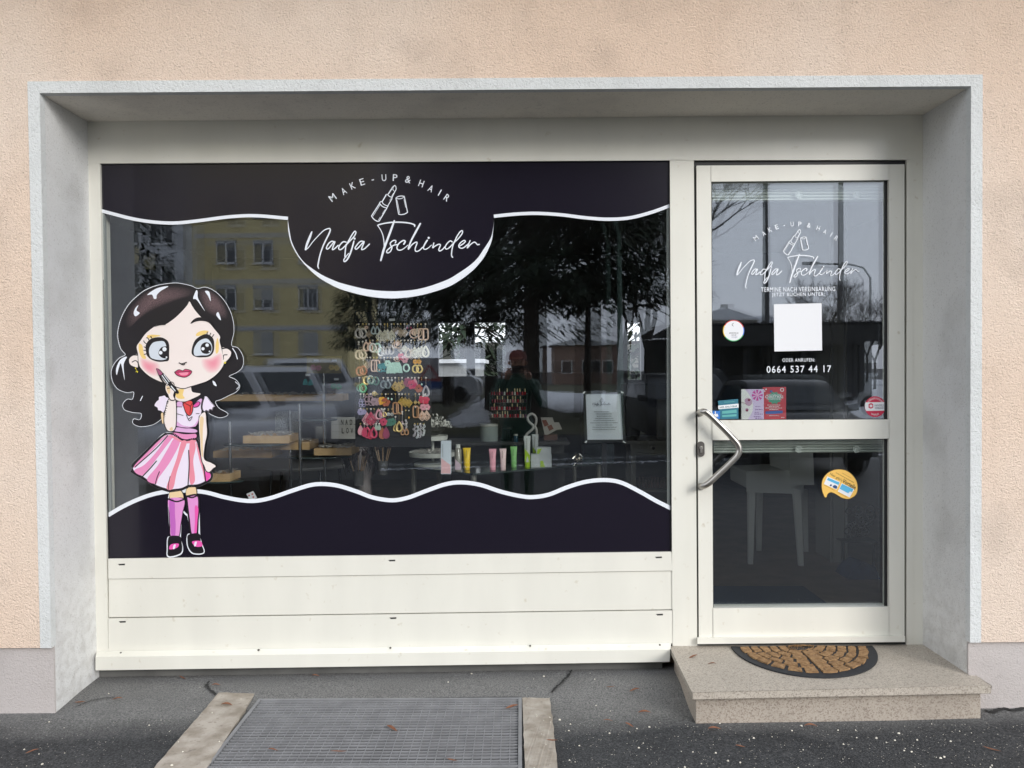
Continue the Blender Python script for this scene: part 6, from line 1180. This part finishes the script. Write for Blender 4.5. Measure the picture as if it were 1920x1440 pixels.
def rwin(u0, v0, u1, v1, DD, open_=1.0):
    p, q = RF(u0, v1, DD), RF(u1, v0, DD); y = 2 * YG - DD; b = MB(); w_ = .07
    for (x0, z0, x1, z1) in ((p.x, p.z, q.x, p.z + w_), (p.x, q.z - w_, q.x, q.z), (p.x, p.z, p.x + w_, q.z), (q.x - w_, p.z, q.x, q.z), ((p.x + q.x) / 2 - .05, p.z, (p.x + q.x) / 2 + .05, q.z)): b.box(x0, y + .032, z0, x1, y + .07, z1)
    b.box(p.x - .06, y + .03, p.z - .08, q.x + .06, y + .14, p.z - .001); fr_ = b.obj('window', wfr, ap)
    b = MB(); b.box(p.x + .01, y + .031, p.z + .01, q.x - .01, y + .045, q.z - .01); b.obj('pane', wgl, fr_)
    if open_ < 1: b = MB(); b.box(p.x + .02, y + .05, p.z + (q.z - p.z) * open_, q.x - .02, y + .085, q.z + .12); b.obj('shutter', shut, fr_)
    else: b = MB(); b.box(p.x - .02, y + .05, q.z, q.x + .02, y + .10, q.z + .16); b.obj('shutter', shut, fr_)
for v0, v1 in ((368, 408), (454, 494), (539, 579), (625, 664)):
    for u0, u1, k in ((406, 443, 0), (476, 512, 1), (560, 596, 2)):
        if v1 > 590 and k == 0: continue
        rwin(u0, v0, u1, v1, D, .42 if (k == 1 and v0 == 539) else (.05 if v0 == 625 else 1.0))
for v0, v1 in ((330, 373), (414, 458), (500, 541)):
    rwin(282, v0, 325, v1, D - 1.2)
    p, q = RF(280, v1 + 30, D - 1.3), RF(327, v1 + 3, D - 1.3); b = MB(); b.box(p.x, p.y - .1, p.z, q.x, p.y, q.z); b.obj('balcony_front', M('balcony_white', (.66, .67, .68), .8), ap)
    rwin(232, v0, 262, v1, D)
# conifers
bark = M('dark_bark', (.035, .028, .022), .95, bump=.6, bscale=20, bdist=.02); needle = M('needles', (.018, .034, .02), .9, col2=(.03, .045, .022), vscale=3)
def conifer(x, y, h, r, label, seed, n=1500, z0=1.0, grp='dark conifers across the lawn', shape=1):
    t = thing('conifer_tree', label, 'tree', (x, y, 0), grp); rn = random.Random(seed); b = MB(); b.tube([(x, y, 0), (x + .1, y, h * .5), (x, y, h)], [r * .075, r * .05, .03], 8)
    for k in range(int(h * 5)):
        z = z0 + (h - z0) * rn.random(); L = r * (1 - z / h) ** .7 * rn.uniform(.7, 1); a = rn.uniform(0, 6.28); b.tube([(x, y, z), (x + L * .6 * math.cos(a), y + L * .6 * math.sin(a), z - .05 * L), (x + L * math.cos(a), y + L * math.sin(a), z - .28 * L)], [.05, .03, .01], 4)
    b.obj('trunk', bark, t); b = MB()
    for k in range(n):
        z = z0 + (h - z0) * rn.random() ** 1.15; rr = r * (1 - (z / h) ** 1.6) ** .8 * (rn.random() ** .5); a = rn.uniform(0, 6.28); cx, cy = x + rr * math.cos(a), y + rr * math.sin(a)
        if noise.noise(V3((cx * .7, cy * .7, z * .8 + seed))) < -.18: continue
        for q in range(9):
            d = V3((math.cos(a + rn.uniform(-.9, .9)), math.sin(a + rn.uniform(-.9, .9)), rn.uniform(-.9, .25))).normalized() * rn.uniform(.2, .5); s_ = d.cross(V3((0, 0, 1))).normalized() * rn.uniform(.018, .05); p = V3((cx + rn.uniform(-.25, .25), cy + rn.uniform(-.25, .25), z + rn.uniform(-.2, .2)))
            b.poly((p - s_, p + d * .5 - s_ * 1.2, p + d, p + d * .5 + s_ * 1.2, p + s_))
    b.obj('crown', needle, t)
for u, DD, h, r, lab, sd_, n in ((1002, 19, 17, 4.2, 'tallest dark conifer directly behind the photographer', 1, 3600), (925, 26, 18, 4.2, 'dark conifer left of the tallest one, further back', 2, 2600), (840, 30, 16, 3.2, 'dark conifer beside the yellow block', 3, 2600), (1110, 21, 13, 3.4, 'dark conifer right of the tallest one', 4, 2600), (690, 36, 8, 2.2, 'low dark conifer nearest the yellow block corner', 5, 900), (232, 24, 17, 1.7, 'slim conifer before the balcony bay', 6, 600)):
    p = RF(u, 700, DD); conifer(p.x, p.y, h, r, lab, sd_, n, 3.2 if DD < 22 else 2.6)
# bare trees
twig = M('bare_bark', (.05, .042, .036), .95)
def bare(x, y, h, label, seed, depth=6, spread=.55, grp='leafless winter trees across the street', lean=0):
    t = thing('bare_tree', label, 'tree', (x, y, 0), grp); rn = random.Random(seed); b = MB()
    def grow(p, d, L, r, n):
        q = p + d * L * .5 + V3((rn.uniform(-1, 1), rn.uniform(-1, 1), 0)) * L * .05; e = p + d * L; b.tube([p, q, e], [r, r * .85, r * .7], 5 if n > 2 else 3, cap=False)
        if n == 0: return
        for k in range(3 if n > 1 else 4):
            dd = (d + V3((rn.uniform(-1, 1), rn.uniform(-1, 1), rn.uniform(-.25, .6))) * spread * 1.25).normalized(); grow(p.lerp(e, rn.uniform(.55, 1)), dd, L * rn.uniform(.62, .85), r * .62, n - 1)
    grow(V3((x, y, 0)), V3((lean, 0, 1)).normalized(), h * .27, h * .013, depth); b.obj('trunk', twig, t)
for u, DD, h, lab, sd_, dp, ln in ((1165, 26, 15, 'bare tree whose branches hang into the top left of the door reflection', 11, 7, .1), (1215, 24, 11, 'bare tree between conifers and door', 12, 7, 0), (1540, 42, 8, 'rounded bare tree behind the carport roof', 13, 7, 0), (1600, 38, 6.5, 'smaller bare tree right behind the carport roof', 14, 6, 0), (1430, 55, 7, 'distant bare tree left of the masts', 15, 6, 0), (1490, 60, 6.5, 'distant bare tree between the masts', 16, 6, 0), (1640, 46, 7, 'bare tree by the bent street lamp', 17, 6, 0)):
    p = RF(u, 700, DD); bare(p.x, p.y, h, lab, sd_, dp, .6, lean=ln)
# masts and street lamps
pm_ = M('mast_grey', (.10, .10, .10), .6)
for u, lab in ((1436, 'tall grey mast, left one of the pair behind the carport'), (1577, 'tall grey mast, right one of the pair behind the carport')):
    p = RF(u, 700, 30); b = MB(); b.tube([(p.x, p.y, 0), (p.x, p.y, 4.4), (p.x, p.y, 4.41), (p.x, p.y, 14)], [.15, .14, .105, .08], 12); tag(b.obj('mast', pm_, smooth=True), lab, 'mast', 'pair of tall grey masts')
def lamp(u, D_, h, arm, lab, m_):
    p = RF(u, 700, D_); t = thing('street_lamp', lab, 'street lamp', (p.x, p.y, 0)); b = MB(); b.tube([(p.x, p.y, 0), (p.x, p.y, h - .6), (p.x + arm * .12, p.y, h - .15), (p.x + arm * .35, p.y, h), (p.x + arm, p.y, h + .05)], [.07, .05, .045, .04, .035], 8); b.obj('pole', m_, t, smooth=True); b = MB(); b.box(p.x + arm - .35 * (1 if arm > 0 else -1), p.y - .1, h, p.x + arm + .35 * (1 if arm > 0 else -1), p.y + .1, h + .12) if arm > 0 else b.box(p.x + arm - .35, p.y - .1, h, p.x + arm + .35, p.y + .1, h + .12); b.obj('lamp_head', pm_, t)
lamp(1632, 34, 5.9, -2.6, 'street lamp with long bent arm at the right of the door reflection', pm_); lamp(1163, 17, 5.0, -1.3, 'greenish street lamp among the conifers', M('green_pole', (.16, .26, .20), .5))
# carport with corrugated roof
t = thing('carport', 'dark carport with corrugated roof and timber posts across the lawn', 'carport', (8, 2 * YG - 26, 0)); D_ = 26; p, q = RF(1265, 640, D_), RF(1760, 606, D_); y = 2 * YG - D_; zt_ = RF(1500, 606, D_).z; b = MB(); n = 70; dk2 = M('dark_timber', (.035, .035, .035), .8); prev = None
for k in range(n * 4 + 1):
    x = p.x + (q.x - p.x) * k / (n * 4); z = zt_ + .05 * math.sin(k * math.pi / 2); cur = (V3((x, y, z)), V3((x, y - 5, z - .25)))
    if prev: b.poly((prev[0], cur[0], cur[1], prev[1]))
    prev = cur
b.obj('roof', dk2, t, smooth=True); b = MB(); b.box(p.x, y - .1, zt_ - .75, q.x, y - .02, zt_ - .06); b.obj('fascia', dk2, t)
for k in range(9): x = p.x + (q.x - p.x) * (k + .5) / 9; b = MB(); b.box(x - .08, y - .4, 0, x + .08, y - .24, zt_ - .06); b.obj('post', dk2, t)
b = MB(); b.box(p.x, y - 5.1, 0, q.x, y - 5, zt_ - .3); b.obj('rear_wall', M('carport_wall', (.10, .10, .10), .9), t)
snowm = M('snow', (.74, .76, .80), .8, vary=.1, vscale=3, bump=.5, bscale=6, bdist=.06)
def house(u0, u1, vb, D_, label, wall=(.45, .42, .38), hz=3.0):
    p, q = RF(u0, 690, D_), RF(u1, 690, D_); y = 2 * YG - D_; t = thing('house', label, 'house', ((p.x + q.x) / 2, y, 0), 'low houses with snowy roofs'); b = MB(); b.box(p.x, y - 7, 0, q.x, y, hz); b.obj('wall', M('house_wall%d' % (wall[0] * 100), wall, .9), t); zr = RF(u0, vb, D_).z; cx = (p.x + q.x) / 2
    b = MB(); b.prism([(p.x - .4, y + .4, hz), (q.x + .4, y + .4, hz), (cx + .1, y + .4, zr), (cx - .1, y + .4, zr)], [(p.x - .4, y - 7.4, hz), (q.x + .4, y - 7.4, hz), (cx + .1, y - 7.4, zr), (cx - .1, y - 7.4, zr)]); b.obj('roof', snowm, t); b = MB(); b.box(cx + .6, y - 3, hz, cx + 1.1, y - 2.5, zr + .5); b.obj('chimney', M('chimney_grey', (.2, .19, .18), .9), t)
    for k in range(3):
        x = p.x + (q.x - p.x) * (k + .6) / 3.4; b = MB(); b.box(x - .5, y + .001, 1.0, x + .5, y + .06, 2.2); w_ = b.obj('window', wfr, t); b = MB(); b.box(x - .42, y + .061, 1.08, x + .42, y + .08, 2.12); b.obj('pane', wgl, w_)
house(1290, 1420, 578, 62, 'pale house with broad snowy roof left of the masts', hz=5.2); house(1405, 1470, 590, 75, 'smaller house with snowy roof between the trees', (.40, .36, .33), hz=5.0); house(1040, 1170, 630, 70, 'brownish house behind the conifers', (.32, .22, .18), hz=3.6); house(1330, 1440, 640, 44, 'low grey house under the carport roof line', (.36, .36, .36), hz=2.6)
# lawn, snow, hedge line, road line
def patch(name, pts, z, mat, kind, bumpy=0, seed=0):
    q = spline([(p[0], p[1]) for p in pts], 6, True); b = MB(); rn = random.Random(seed); q = [(x + rn.uniform(-.12, .12), y + rn.uniform(-.2, .2)) for x, y in q]
    b.prism([(x, y, z) for x, y in q], [(x, y, -.02) for x, y in q]); tag(b.obj(name, mat), kind=kind)
grass = M('winter_grass', (.045, .055, .022), .95, col2=(.09, .08, .04), vscale=1.5, bump=.5, bscale=20, bdist=.05)
b = MB(); b.prism([(-60, -9.5, .012), (60, -9.5, .012), (60, -60, .012), (-60, -60, .012)], [(-60, -9.5, -.05), (60, -9.5, -.05), (60, -60, -.05), (-60, -60, -.05)]); tag(b.obj('lawn', grass), kind='structure')
b = MB(); b.prism([(-60, -26, .02), (-1.5, -26, .02), (-2.5, -38, .02), (-60, -38, .02)], [(-60, -26, -.05), (-1.5, -26, -.05), (-2.5, -38, -.05), (-60, -38, -.05)]); b.prism([(-60, -9.4, .0205), (-2.6, -9.4, .0205), (-4.8, -25.9, .0205), (-60, -25.9, .0205)], [(-60, -9.4, -.05), (-2.6, -9.4, -.05), (-4.8, -25.9, -.05), (-60, -25.9, -.05)]); tag(b.obj('road', M('road_asphalt', (.06, .06, .062), .8, vary=.3, vscale=2)), kind='structure')
for k, px_ in enumerate(([(845, 797), (848, 785), (880, 762), (918, 744), (919, 770), (915, 790), (880, 799)], [(1020, 735), (1070, 737), (1200, 735), (1270, 738), (1262, 762), (1180, 768), (1100, 772), (1030, 765)], [(1335, 742), (1378, 735), (1376, 765), (1336, 780)], [(1560, 728), (1665, 724), (1665, 784), (1600, 788), (1570, 780)], [(1330, 708), (1480, 712), (1665, 712), (1665, 720), (1480, 722), (1335, 720)])):
    pts = [RG(u, v, .05) for u, v in px_]; patch('snow', pts, .05, snowm, 'stuff', seed=k)
b = MB(); rn = random.Random(31)
for k in range(2600):
    x = rn.uniform(-2, 9); y = -4.8 + rn.gauss(0, .06) - .35 * (x - 3) * .5; s_ = rn.uniform(.008, .03); b.poly([(x + s_ * math.cos(a), y + s_ * math.sin(a), .004 + s_ * .4 * rn.random()) for a in (0, 1.6, 3.1, 4.7)])
tag(b.obj('slush', snowm), 'thin line of slush along the parking bay edge', 'snow', kind='stuff')
# cars
def car(x, y, rz, colr, label, van=False, grp='cars parked behind the photographer', sc=1.0, mark=False):
    t = thing('parked_van' if van else 'parked_car', label, 'van' if van else 'car', (0, 0, 0), grp); pm2 = M('paint_' + colr[0], colr[1], .3, coat=.15 if colr[0] == 'black' else .8, spec=.2 if colr[0] == 'black' else .5, metal=.0)
    L, Wd, Hh = (5.0, 1.9, 1.95) if van else (4.2, 1.76, 1.5)
    if van: prof = [(-2.5, .35), (-2.5, 1.75), (-2.4, 1.93), (.9, 1.95), (1.35, 1.85), (1.95, 1.22), (2.4, 1.0), (2.5, .6), (2.48, .35)]
    else: prof = [(-2.1, .35), (-2.12, .7), (-2.05, .95), (-1.75, 1.38), (-1.3, 1.5), (-.2, 1.52), (.3, 1.42), (.95, .98), (1.7, .88), (2.0, .75), (2.1, .5), (2.08, .32)]
    secs = [(-1, .93, .93), (-.97, .985, 1), (-.5, 1, 1), (0, 1, 1.01), (.5, 1, 1), (.97, .985, 1), (1, .93, .93)]; b = MB(); n = len(prof); pp = [(a.x, a.y) for a in spline(prof, 4)]; n = len(pp); hb = 1.0 if not van else 1.2
    for s_, sx, sz in secs:
        for (a, z) in pp:
            tum = max(0, z - hb) * .26 * (0 if van and z < 1.2 else 1); b.v.append((a * sx, s_ * (Wd / 2) - (tum * (1 if s_ > 0 else -1) * min(1, abs(s_) * 1.02)), (z - .35) * sz + .35))
    for i in range(len(secs) - 1):
        for k in range(n - 1): b.f.append((i * n + k, i * n + k + 1, (i + 1) * n + k + 1, (i + 1) * n + k)); b.mi.append(0)
        b.f.append((i * n, (i + 1) * n, (i + 1) * n + n - 1, i * n + n - 1)); b.mi.append(0)
    b.f.append(tuple(range(n))); b.mi.append(0); b.f.append(tuple(reversed(range((len(secs) - 1) * n, len(secs) * n)))); b.mi.append(0)
    body = b.obj('body', pm2, t, smooth=True); gm = M('car_glass', (.02, .025, .03), .12, spec=.35)
    b = MB()
    if van:
        ws = [(1.42, 1.80), (1.95, 1.25)]; sides = [[(1.30, 1.25), (1.85, 1.25), (1.40, 1.72), (1.0, 1.74), (1.0, 1.25)]]
    else: ws = [(.36, 1.40), (.93, 1.01)]; sides = [[(-1.55, 1.02), (.78, 1.00), (.28, 1.36), (-.3, 1.43), (-1.2, 1.41)]]
    (a0, z0_), (a1, z1_) = ws; k0 = Wd / 2 - .16 - .1; b.poly([(a0 + .012, -k0, z0_ + .012), (a0 + .012, k0, z0_ + .012), (a1 + .015, k0 + .12, z1_ + .012), (a1 + .015, -k0 - .12, z1_ + .012)])
    for sd_ in (-1, 1):
        for s_ in sides:
            q = [(a, sd_ * (Wd / 2 * 1.0 - max(0, z - hb) * .26 + .012), z) for a, z in s_]; b.fill(q)
    if not van: b.poly([(-1.80, -.62, 1.36), (-1.80, .62, 1.36), (-2.07, .68, 1.0), (-2.07, -.68, 1.0)])
    b.obj('windows', gm, t)
    for a in ((-1.25 if not van else -1.5), (1.3 if not van else 1.55)):
        for s_ in (-1, 1):
            b = MB(); yy_ = s_ * (Wd / 2 - .1); R_ = .33; pr_ = [(.19, -.11), (.30, -.11), (R_, -.08), (R_, .08), (.30, .11), (.19, .11)]; i0 = len(b.v); nn = 24
            for r, h in pr_:
                for j in range(nn): q = 2 * math.pi * j / nn; b.v.append((a + r * math.cos(q), yy_ + h, R_ + r * math.sin(q)))
            for q in range(len(pr_) - 1):
                for j in range(nn): b.f.append((i0 + q * nn + j, i0 + q * nn + (j + 1) % nn, i0 + (q + 1) * nn + (j + 1) % nn, i0 + (q + 1) * nn + j)); b.mi.append(0)
            wh_ = b.obj('wheel', black, t, smooth=True); b = MB(); b.tube([(a, yy_ - .09, R_), (a, yy_ + .09, R_)], .20, 16); b.obj('rim', M('rim_silver', (.4, .4, .4), .3, metal=.8), wh_)
            b = MB(); b.tube([(a, s_ * (Wd / 2 - .02), .34), (a, s_ * (Wd / 2 + .006), .34)], .37, 20); b.obj('wheel_arch', black, t)
    fx = prof[-3][0]; hz = .68 if not van else .85
    for s_ in (-1, 1):
        b = MB(); b.hexa([(fx - .06, s_ * .5, hz - .08), (fx + .03, s_ * .5, hz - .07), (fx + .0, s_ * .5, hz + .07), (fx - .1, s_ * .5, hz + .08), (fx - .12, s_ * .80, hz - .05), (fx - .03, s_ * .80, hz - .04), (fx - .07, s_ * .80, hz + .08), (fx - .16, s_ * .80, hz + .09)]); b.obj('headlight', M('headlamp', (.75, .75, .72), .1, spec=.8), t)
        b = MB(); b.hexa([(.72, s_ * (Wd / 2 - .02), .98), (.80, s_ * (Wd / 2 - .02), .98), (.80, s_ * (Wd / 2 - .02), 1.1), (.72, s_ * (Wd / 2 - .02), 1.1), (.74, s_ * (Wd / 2 + .17), 1.0), (.80, s_ * (Wd / 2 + .17), 1.0), (.80, s_ * (Wd / 2 + .17), 1.12), (.74, s_ * (Wd / 2 + .17), 1.12)]) if not van else b.box(1.5, s_ * (Wd / 2) - .0 if s_ > 0 else -Wd / 2 - .18, 1.2, 1.6, Wd / 2 + .18 if s_ > 0 else -Wd / 2, 1.45); b.obj('mirror', pm2, t)
    b = MB(); b.box(fx - .02, -.42, .42, fx + .07, .42, .60); b.obj('grille', black, t); b = MB(); b.box(fx + .071, -.26, .45, fx + .078, .26, .56); b.obj('number_plate', M('plate_white', (.7, .7, .7), .5), t)
    if mark:
        s_ = mark; yy_ = s_ * (Wd / 2 + .014); b = MB(); q = [(-.2, 1.0), (.7, 1.0), (.25, 1.65)]
        for k in range(3): a, c = q[k], q[(k + 1) % 3]; b.tube([(a[0], yy_, a[1]), (c[0], yy_, c[1])], .06, 4)
        b.obj('red_triangle', M('van_red', (.55, .03, .03), .5), t); b = MB(); b.prism([(a, yy_, z) for a, z in ((-.6, .75), (0, .95), (1.0, .9), (1.2, .98), (.7, .62), (0, .58))], [(a, yy_ - s_ * .012, z) for a, z in ((-.6, .75), (0, .95), (1.0, .9), (1.2, .98), (.7, .62), (0, .58))]); b.obj('blue_swoosh', M('van_blue', (.03, .10, .35), .5), t)
    t.location = (x, y, .004); t.rotation_euler = (0, 0, rz); t.scale = (sc, sc, sc)
    return t
def cp(u, D_): p = RF(u, 700, D_); return p.x, p.y
x, y = cp(350, 9.6); car(x, y, R(62), ('silver', (.42, .43, .46)), 'silver car parked closest behind the girl decal reflection')
x, y = cp(500, 13.5); car(x, y, R(66), ('silver', (.42, .43, .46)), 'silver car with raised nose, second in the reflected row')
x, y = cp(570, 18.5); car(x, y, R(68), ('pale', (.55, .56, .58)), 'pale grey van like car, third in the reflected row', sc=1.15)
x, y = cp(800, 34); car(x, y, 0, ('white', (.62, .63, .66)), 'white delivery van with red triangle and blue swoosh on its side', van=True, mark=1, grp='vans parked across the road')
x, y = cp(1275, 14); car(x, y, R(88), ('black', (.012, .013, .016)), 'black car parked right of the photographer', grp='black cars parked behind the photographer', sc=.86)
x, y = cp(1470, 11.5); car(x, y, R(92), ('black', (.012, .013, .016)), 'black car parked in front of the door', grp='black cars parked behind the photographer', sc=.80)
x, y = cp(905, 62); car(x, y, 0, ('white', (.62, .63, .66)), 'white car far away beside the house'); x, y = cp(1390, 33); car(x, y, R(5), ('graphite', (.05, .05, .055)), 'dark car standing near the carport')
# photographer
def person():
    t = thing('person', 'person in a dark green jacket and cap holding a phone up with both hands', 'person', (-.02, -.46, 0)); x0, y0 = -.02, -.50
    J = {}; ed = []; rad = {}
    def j(n, p, r, par=None): J[n] = V3(p); rad[n] = r; ed.append((par, n)) if par else None
    j('pelvis', (x0, y0, .86), .135); j('waist', (x0, y0, .98), .12, 'pelvis'); j('chest', (x0, y0, 1.16), .145, 'waist'); j('upchest', (x0, y0, 1.27), .12, 'chest'); j('neck', (x0, y0 + .01, 1.345), .052, 'upchest'); j('jaw', (x0, y0 + .03, 1.42), .062, 'neck'); j('skull', (x0, y0 + .02, 1.50), .085, 'jaw'); j('crown', (x0, y0, 1.55), .06, 'skull')
    for s, nm in ((-1, 'l'), (1, 'r')):
        j(nm + 'hip', (x0 + s * .09, y0, .82), .10, 'pelvis'); j(nm + 'thigh', (x0 + s * .10, y0, .64), .082, nm + 'hip'); j(nm + 'knee', (x0 + s * .10, y0 + .01, .46), .058, nm + 'thigh'); j(nm + 'calf', (x0 + s * .10, y0 - .01, .32), .052, nm + 'knee'); j(nm + 'ankle', (x0 + s * .10, y0 - .01, .09), .036, nm + 'calf'); j(nm + 'foot', (x0 + s * .11, y0 + .07, .045), .036, nm + 'ankle'); j(nm + 'toe', (x0 + s * .115, y0 + .15, .035), .028, nm + 'foot')
        j(nm + 'shoulder', (x0 + s * .165, y0, 1.27), .066, 'upchest'); j(nm + 'elbow', (x0 + s * .25, y0 + .10, 1.06), .046, nm + 'shoulder'); j(nm + 'fore', (x0 + s * .18, y0 + .22, 1.20), .038, nm + 'elbow'); j(nm + 'wrist', (x0 + s * .105, y0 + .34, 1.335), .026, nm + 'fore'); j(nm + 'palm', (x0 + s * .09, y0 + .385, 1.375), .026, nm + 'wrist')
    names = list(J); me = bpy.data.meshes.new('body'); me.from_pydata([J[n] for n in names], [(names.index(a), names.index(b)) for a, b in ed], []); o = bpy.data.objects.new('body', me); COL.objects.link(o)
    o.modifiers.new('skin', 'SKIN'); sv = me.skin_vertices[0].data
    for i, n in enumerate(names): sv[i].radius = (rad[n], rad[n] * (.72 if n in ('pelvis', 'waist', 'chest', 'upchest') else 1)); sv[i].use_root = n == 'pelvis'
    sb = o.modifiers.new('subdivision', 'SUBSURF'); sb.levels = 2; sb.render_levels = 2
    me.materials.append(M('green_jacket', (.015, .065, .045), .75)); o.parent = t; o.matrix_parent_inverse = Matrix.Translation(-V3(t.location))
    skm = M('skin', (.50, .28, .20), .55)
    b = MB(); b.lathe([(.03, -.12), (.055, -.09), (.072, -.04), (.076, .01), (.078, .04)], x0, y0 + .035, 1.50, 20, .96, 1.12); b.tube([(x0, y0 + .115, 1.50), (x0, y0 + .14, 1.465), (x0, y0 + .115, 1.46)], [.008, .013, .008], 8)
    for s in (-1, 1): b.tube([(x0 + s * .077, y0 + .03, 1.50), (x0 + s * .088, y0 + .025, 1.49), (x0 + s * .078, y0 + .03, 1.465)], [.01, .014, .008], 6)
    b.obj('face', skm, o, smooth=True)
    b = MB()
    for s in (-1, 1): b.tube([(x0 + s * .03, y0 + .112, 1.492), (x0 + s * .03, y0 + .12, 1.492)], .011, 8)
    b.obj('eyes', black, o); b = MB(); b.tube([(x0 - .022, y0 + .112, 1.432), (x0, y0 + .118, 1.429), (x0 + .022, y0 + .112, 1.432)], .006, 6); b.obj('mouth', M('lips', (.35, .1, .1), .5), o)
    b = MB(); b.lathe([(.088, 0), (.09, .03), (.075, .07), (.04, .095), (.005, .10)], x0, y0 + .02, 1.515, 20, .96, 1.1); b.hexa([(x0 - .07, y0 + .09, 1.518), (x0 + .07, y0 + .09, 1.518), (x0 + .07, y0 + .09, 1.53), (x0 - .07, y0 + .09, 1.53), (x0 - .05, y0 + .18, 1.512), (x0 + .05, y0 + .18, 1.512), (x0 + .05, y0 + .18, 1.52), (x0 - .05, y0 + .18, 1.52)]); b.obj('cap', M('red_cap', (.16, .03, .025), .8), o, smooth=True)
    for s in (-1, 1):                                  # fingers curled round the phone and a thumb at the side of the palm
        px_, py_, pz_ = x0 + s * .085, y0 + .40, 1.395
        for k, (L, dz) in enumerate(((.062, .026), (.068, .010), (.064, -.008), (.050, -.024))):
            b = MB(); a = V3((px_ + s * .004, py_, pz_ + dz)); b.tube([a, a + V3((s * .004, L * .45, .004)), a + V3((-s * .016, L * .72, .006)), a + V3((-s * .036, L * .62, .006))], [.0092, .0088, .008, .006], 8); b.obj('finger', skm, o, smooth=True)
        b = MB(); a = V3((px_ - s * .004, py_ - .012, pz_ + .0)); b.tube([a, a + V3((-s * .02, -.006, .012)), a + V3((-s * .04, .002, .022))], [.011, .0098, .008], 8); b.obj('thumb', skm, o, smooth=True)
        b = MB(); b.tube([(x0 + s * .105, y0 + .34, 1.335), (x0 + s * .094, y0 + .375, 1.37), (px_, py_, pz_)], [.024, .032, .026], 10); b.obj('hand', skm, o, smooth=True)
    return t
person()
b = MB(); b.box(-.075, -.062, CH - .036, .075, -.054, CH + .036); ph = b.obj('phone', blk, bevel=.003); tag(ph, 'dark smartphone held sideways in the two raised hands', 'phone')
for dx, dz in ((.052, .017), (.052, -.015), (.034, .001)): q = MB(); q.tube([V3((dx, -.0538, CH + dz)), V3((dx, -.0515, CH + dz))], .0075, 14); q.obj('lens', M('lens_black', (.01, .01, .015), .05), ph)
# garden behind the shop, seen through the rear window
conifer(-1.35, 18, 7, 1.9, 'conifer behind the shop seen through the rear window', 41, 700, .3, 'trees behind the shop')
conifer(3.0, 19, 7, 1.9, 'conifer behind the tall white screen at the rear of the shop', 42, 900, .3, 'trees behind the shop')
conifer(-.2, 20, 7, 1.7, 'second conifer behind the shop, right of the rear window middle', 43, 700, .3, 'trees behind the shop')
t = thing('garden_shed', 'low pale shed behind the shop seen through the rear window', 'shed', (-.9, 14, 0)); b = MB(); b.box(-2.4, 14, 0, -.75, 16, 1.55); b.obj('wall', M('shed_white', (.36, .37, .38), .8), t); b = MB(); b.box(-2.5, 13.9, 1.5505, -.65, 16.1, 1.62); b.obj('roof', snowm, t)
b = MB(); b.box(2.1, 12, 0, 2.8, 12.1, 1.75); tag(b.obj('white_screen', M('screen_white', (.68, .72, .72), .7)), 'tall white screen behind the shop seen through the narrow rear slot', 'screen')
b = MB(); b.box(-9, 21.8, 0, 9, 22, 2.2); tag(b.obj('back_wall', M('garden_wall', (.22, .22, .20), .9)), 'grey garden wall at the far end behind the shop', 'wall')
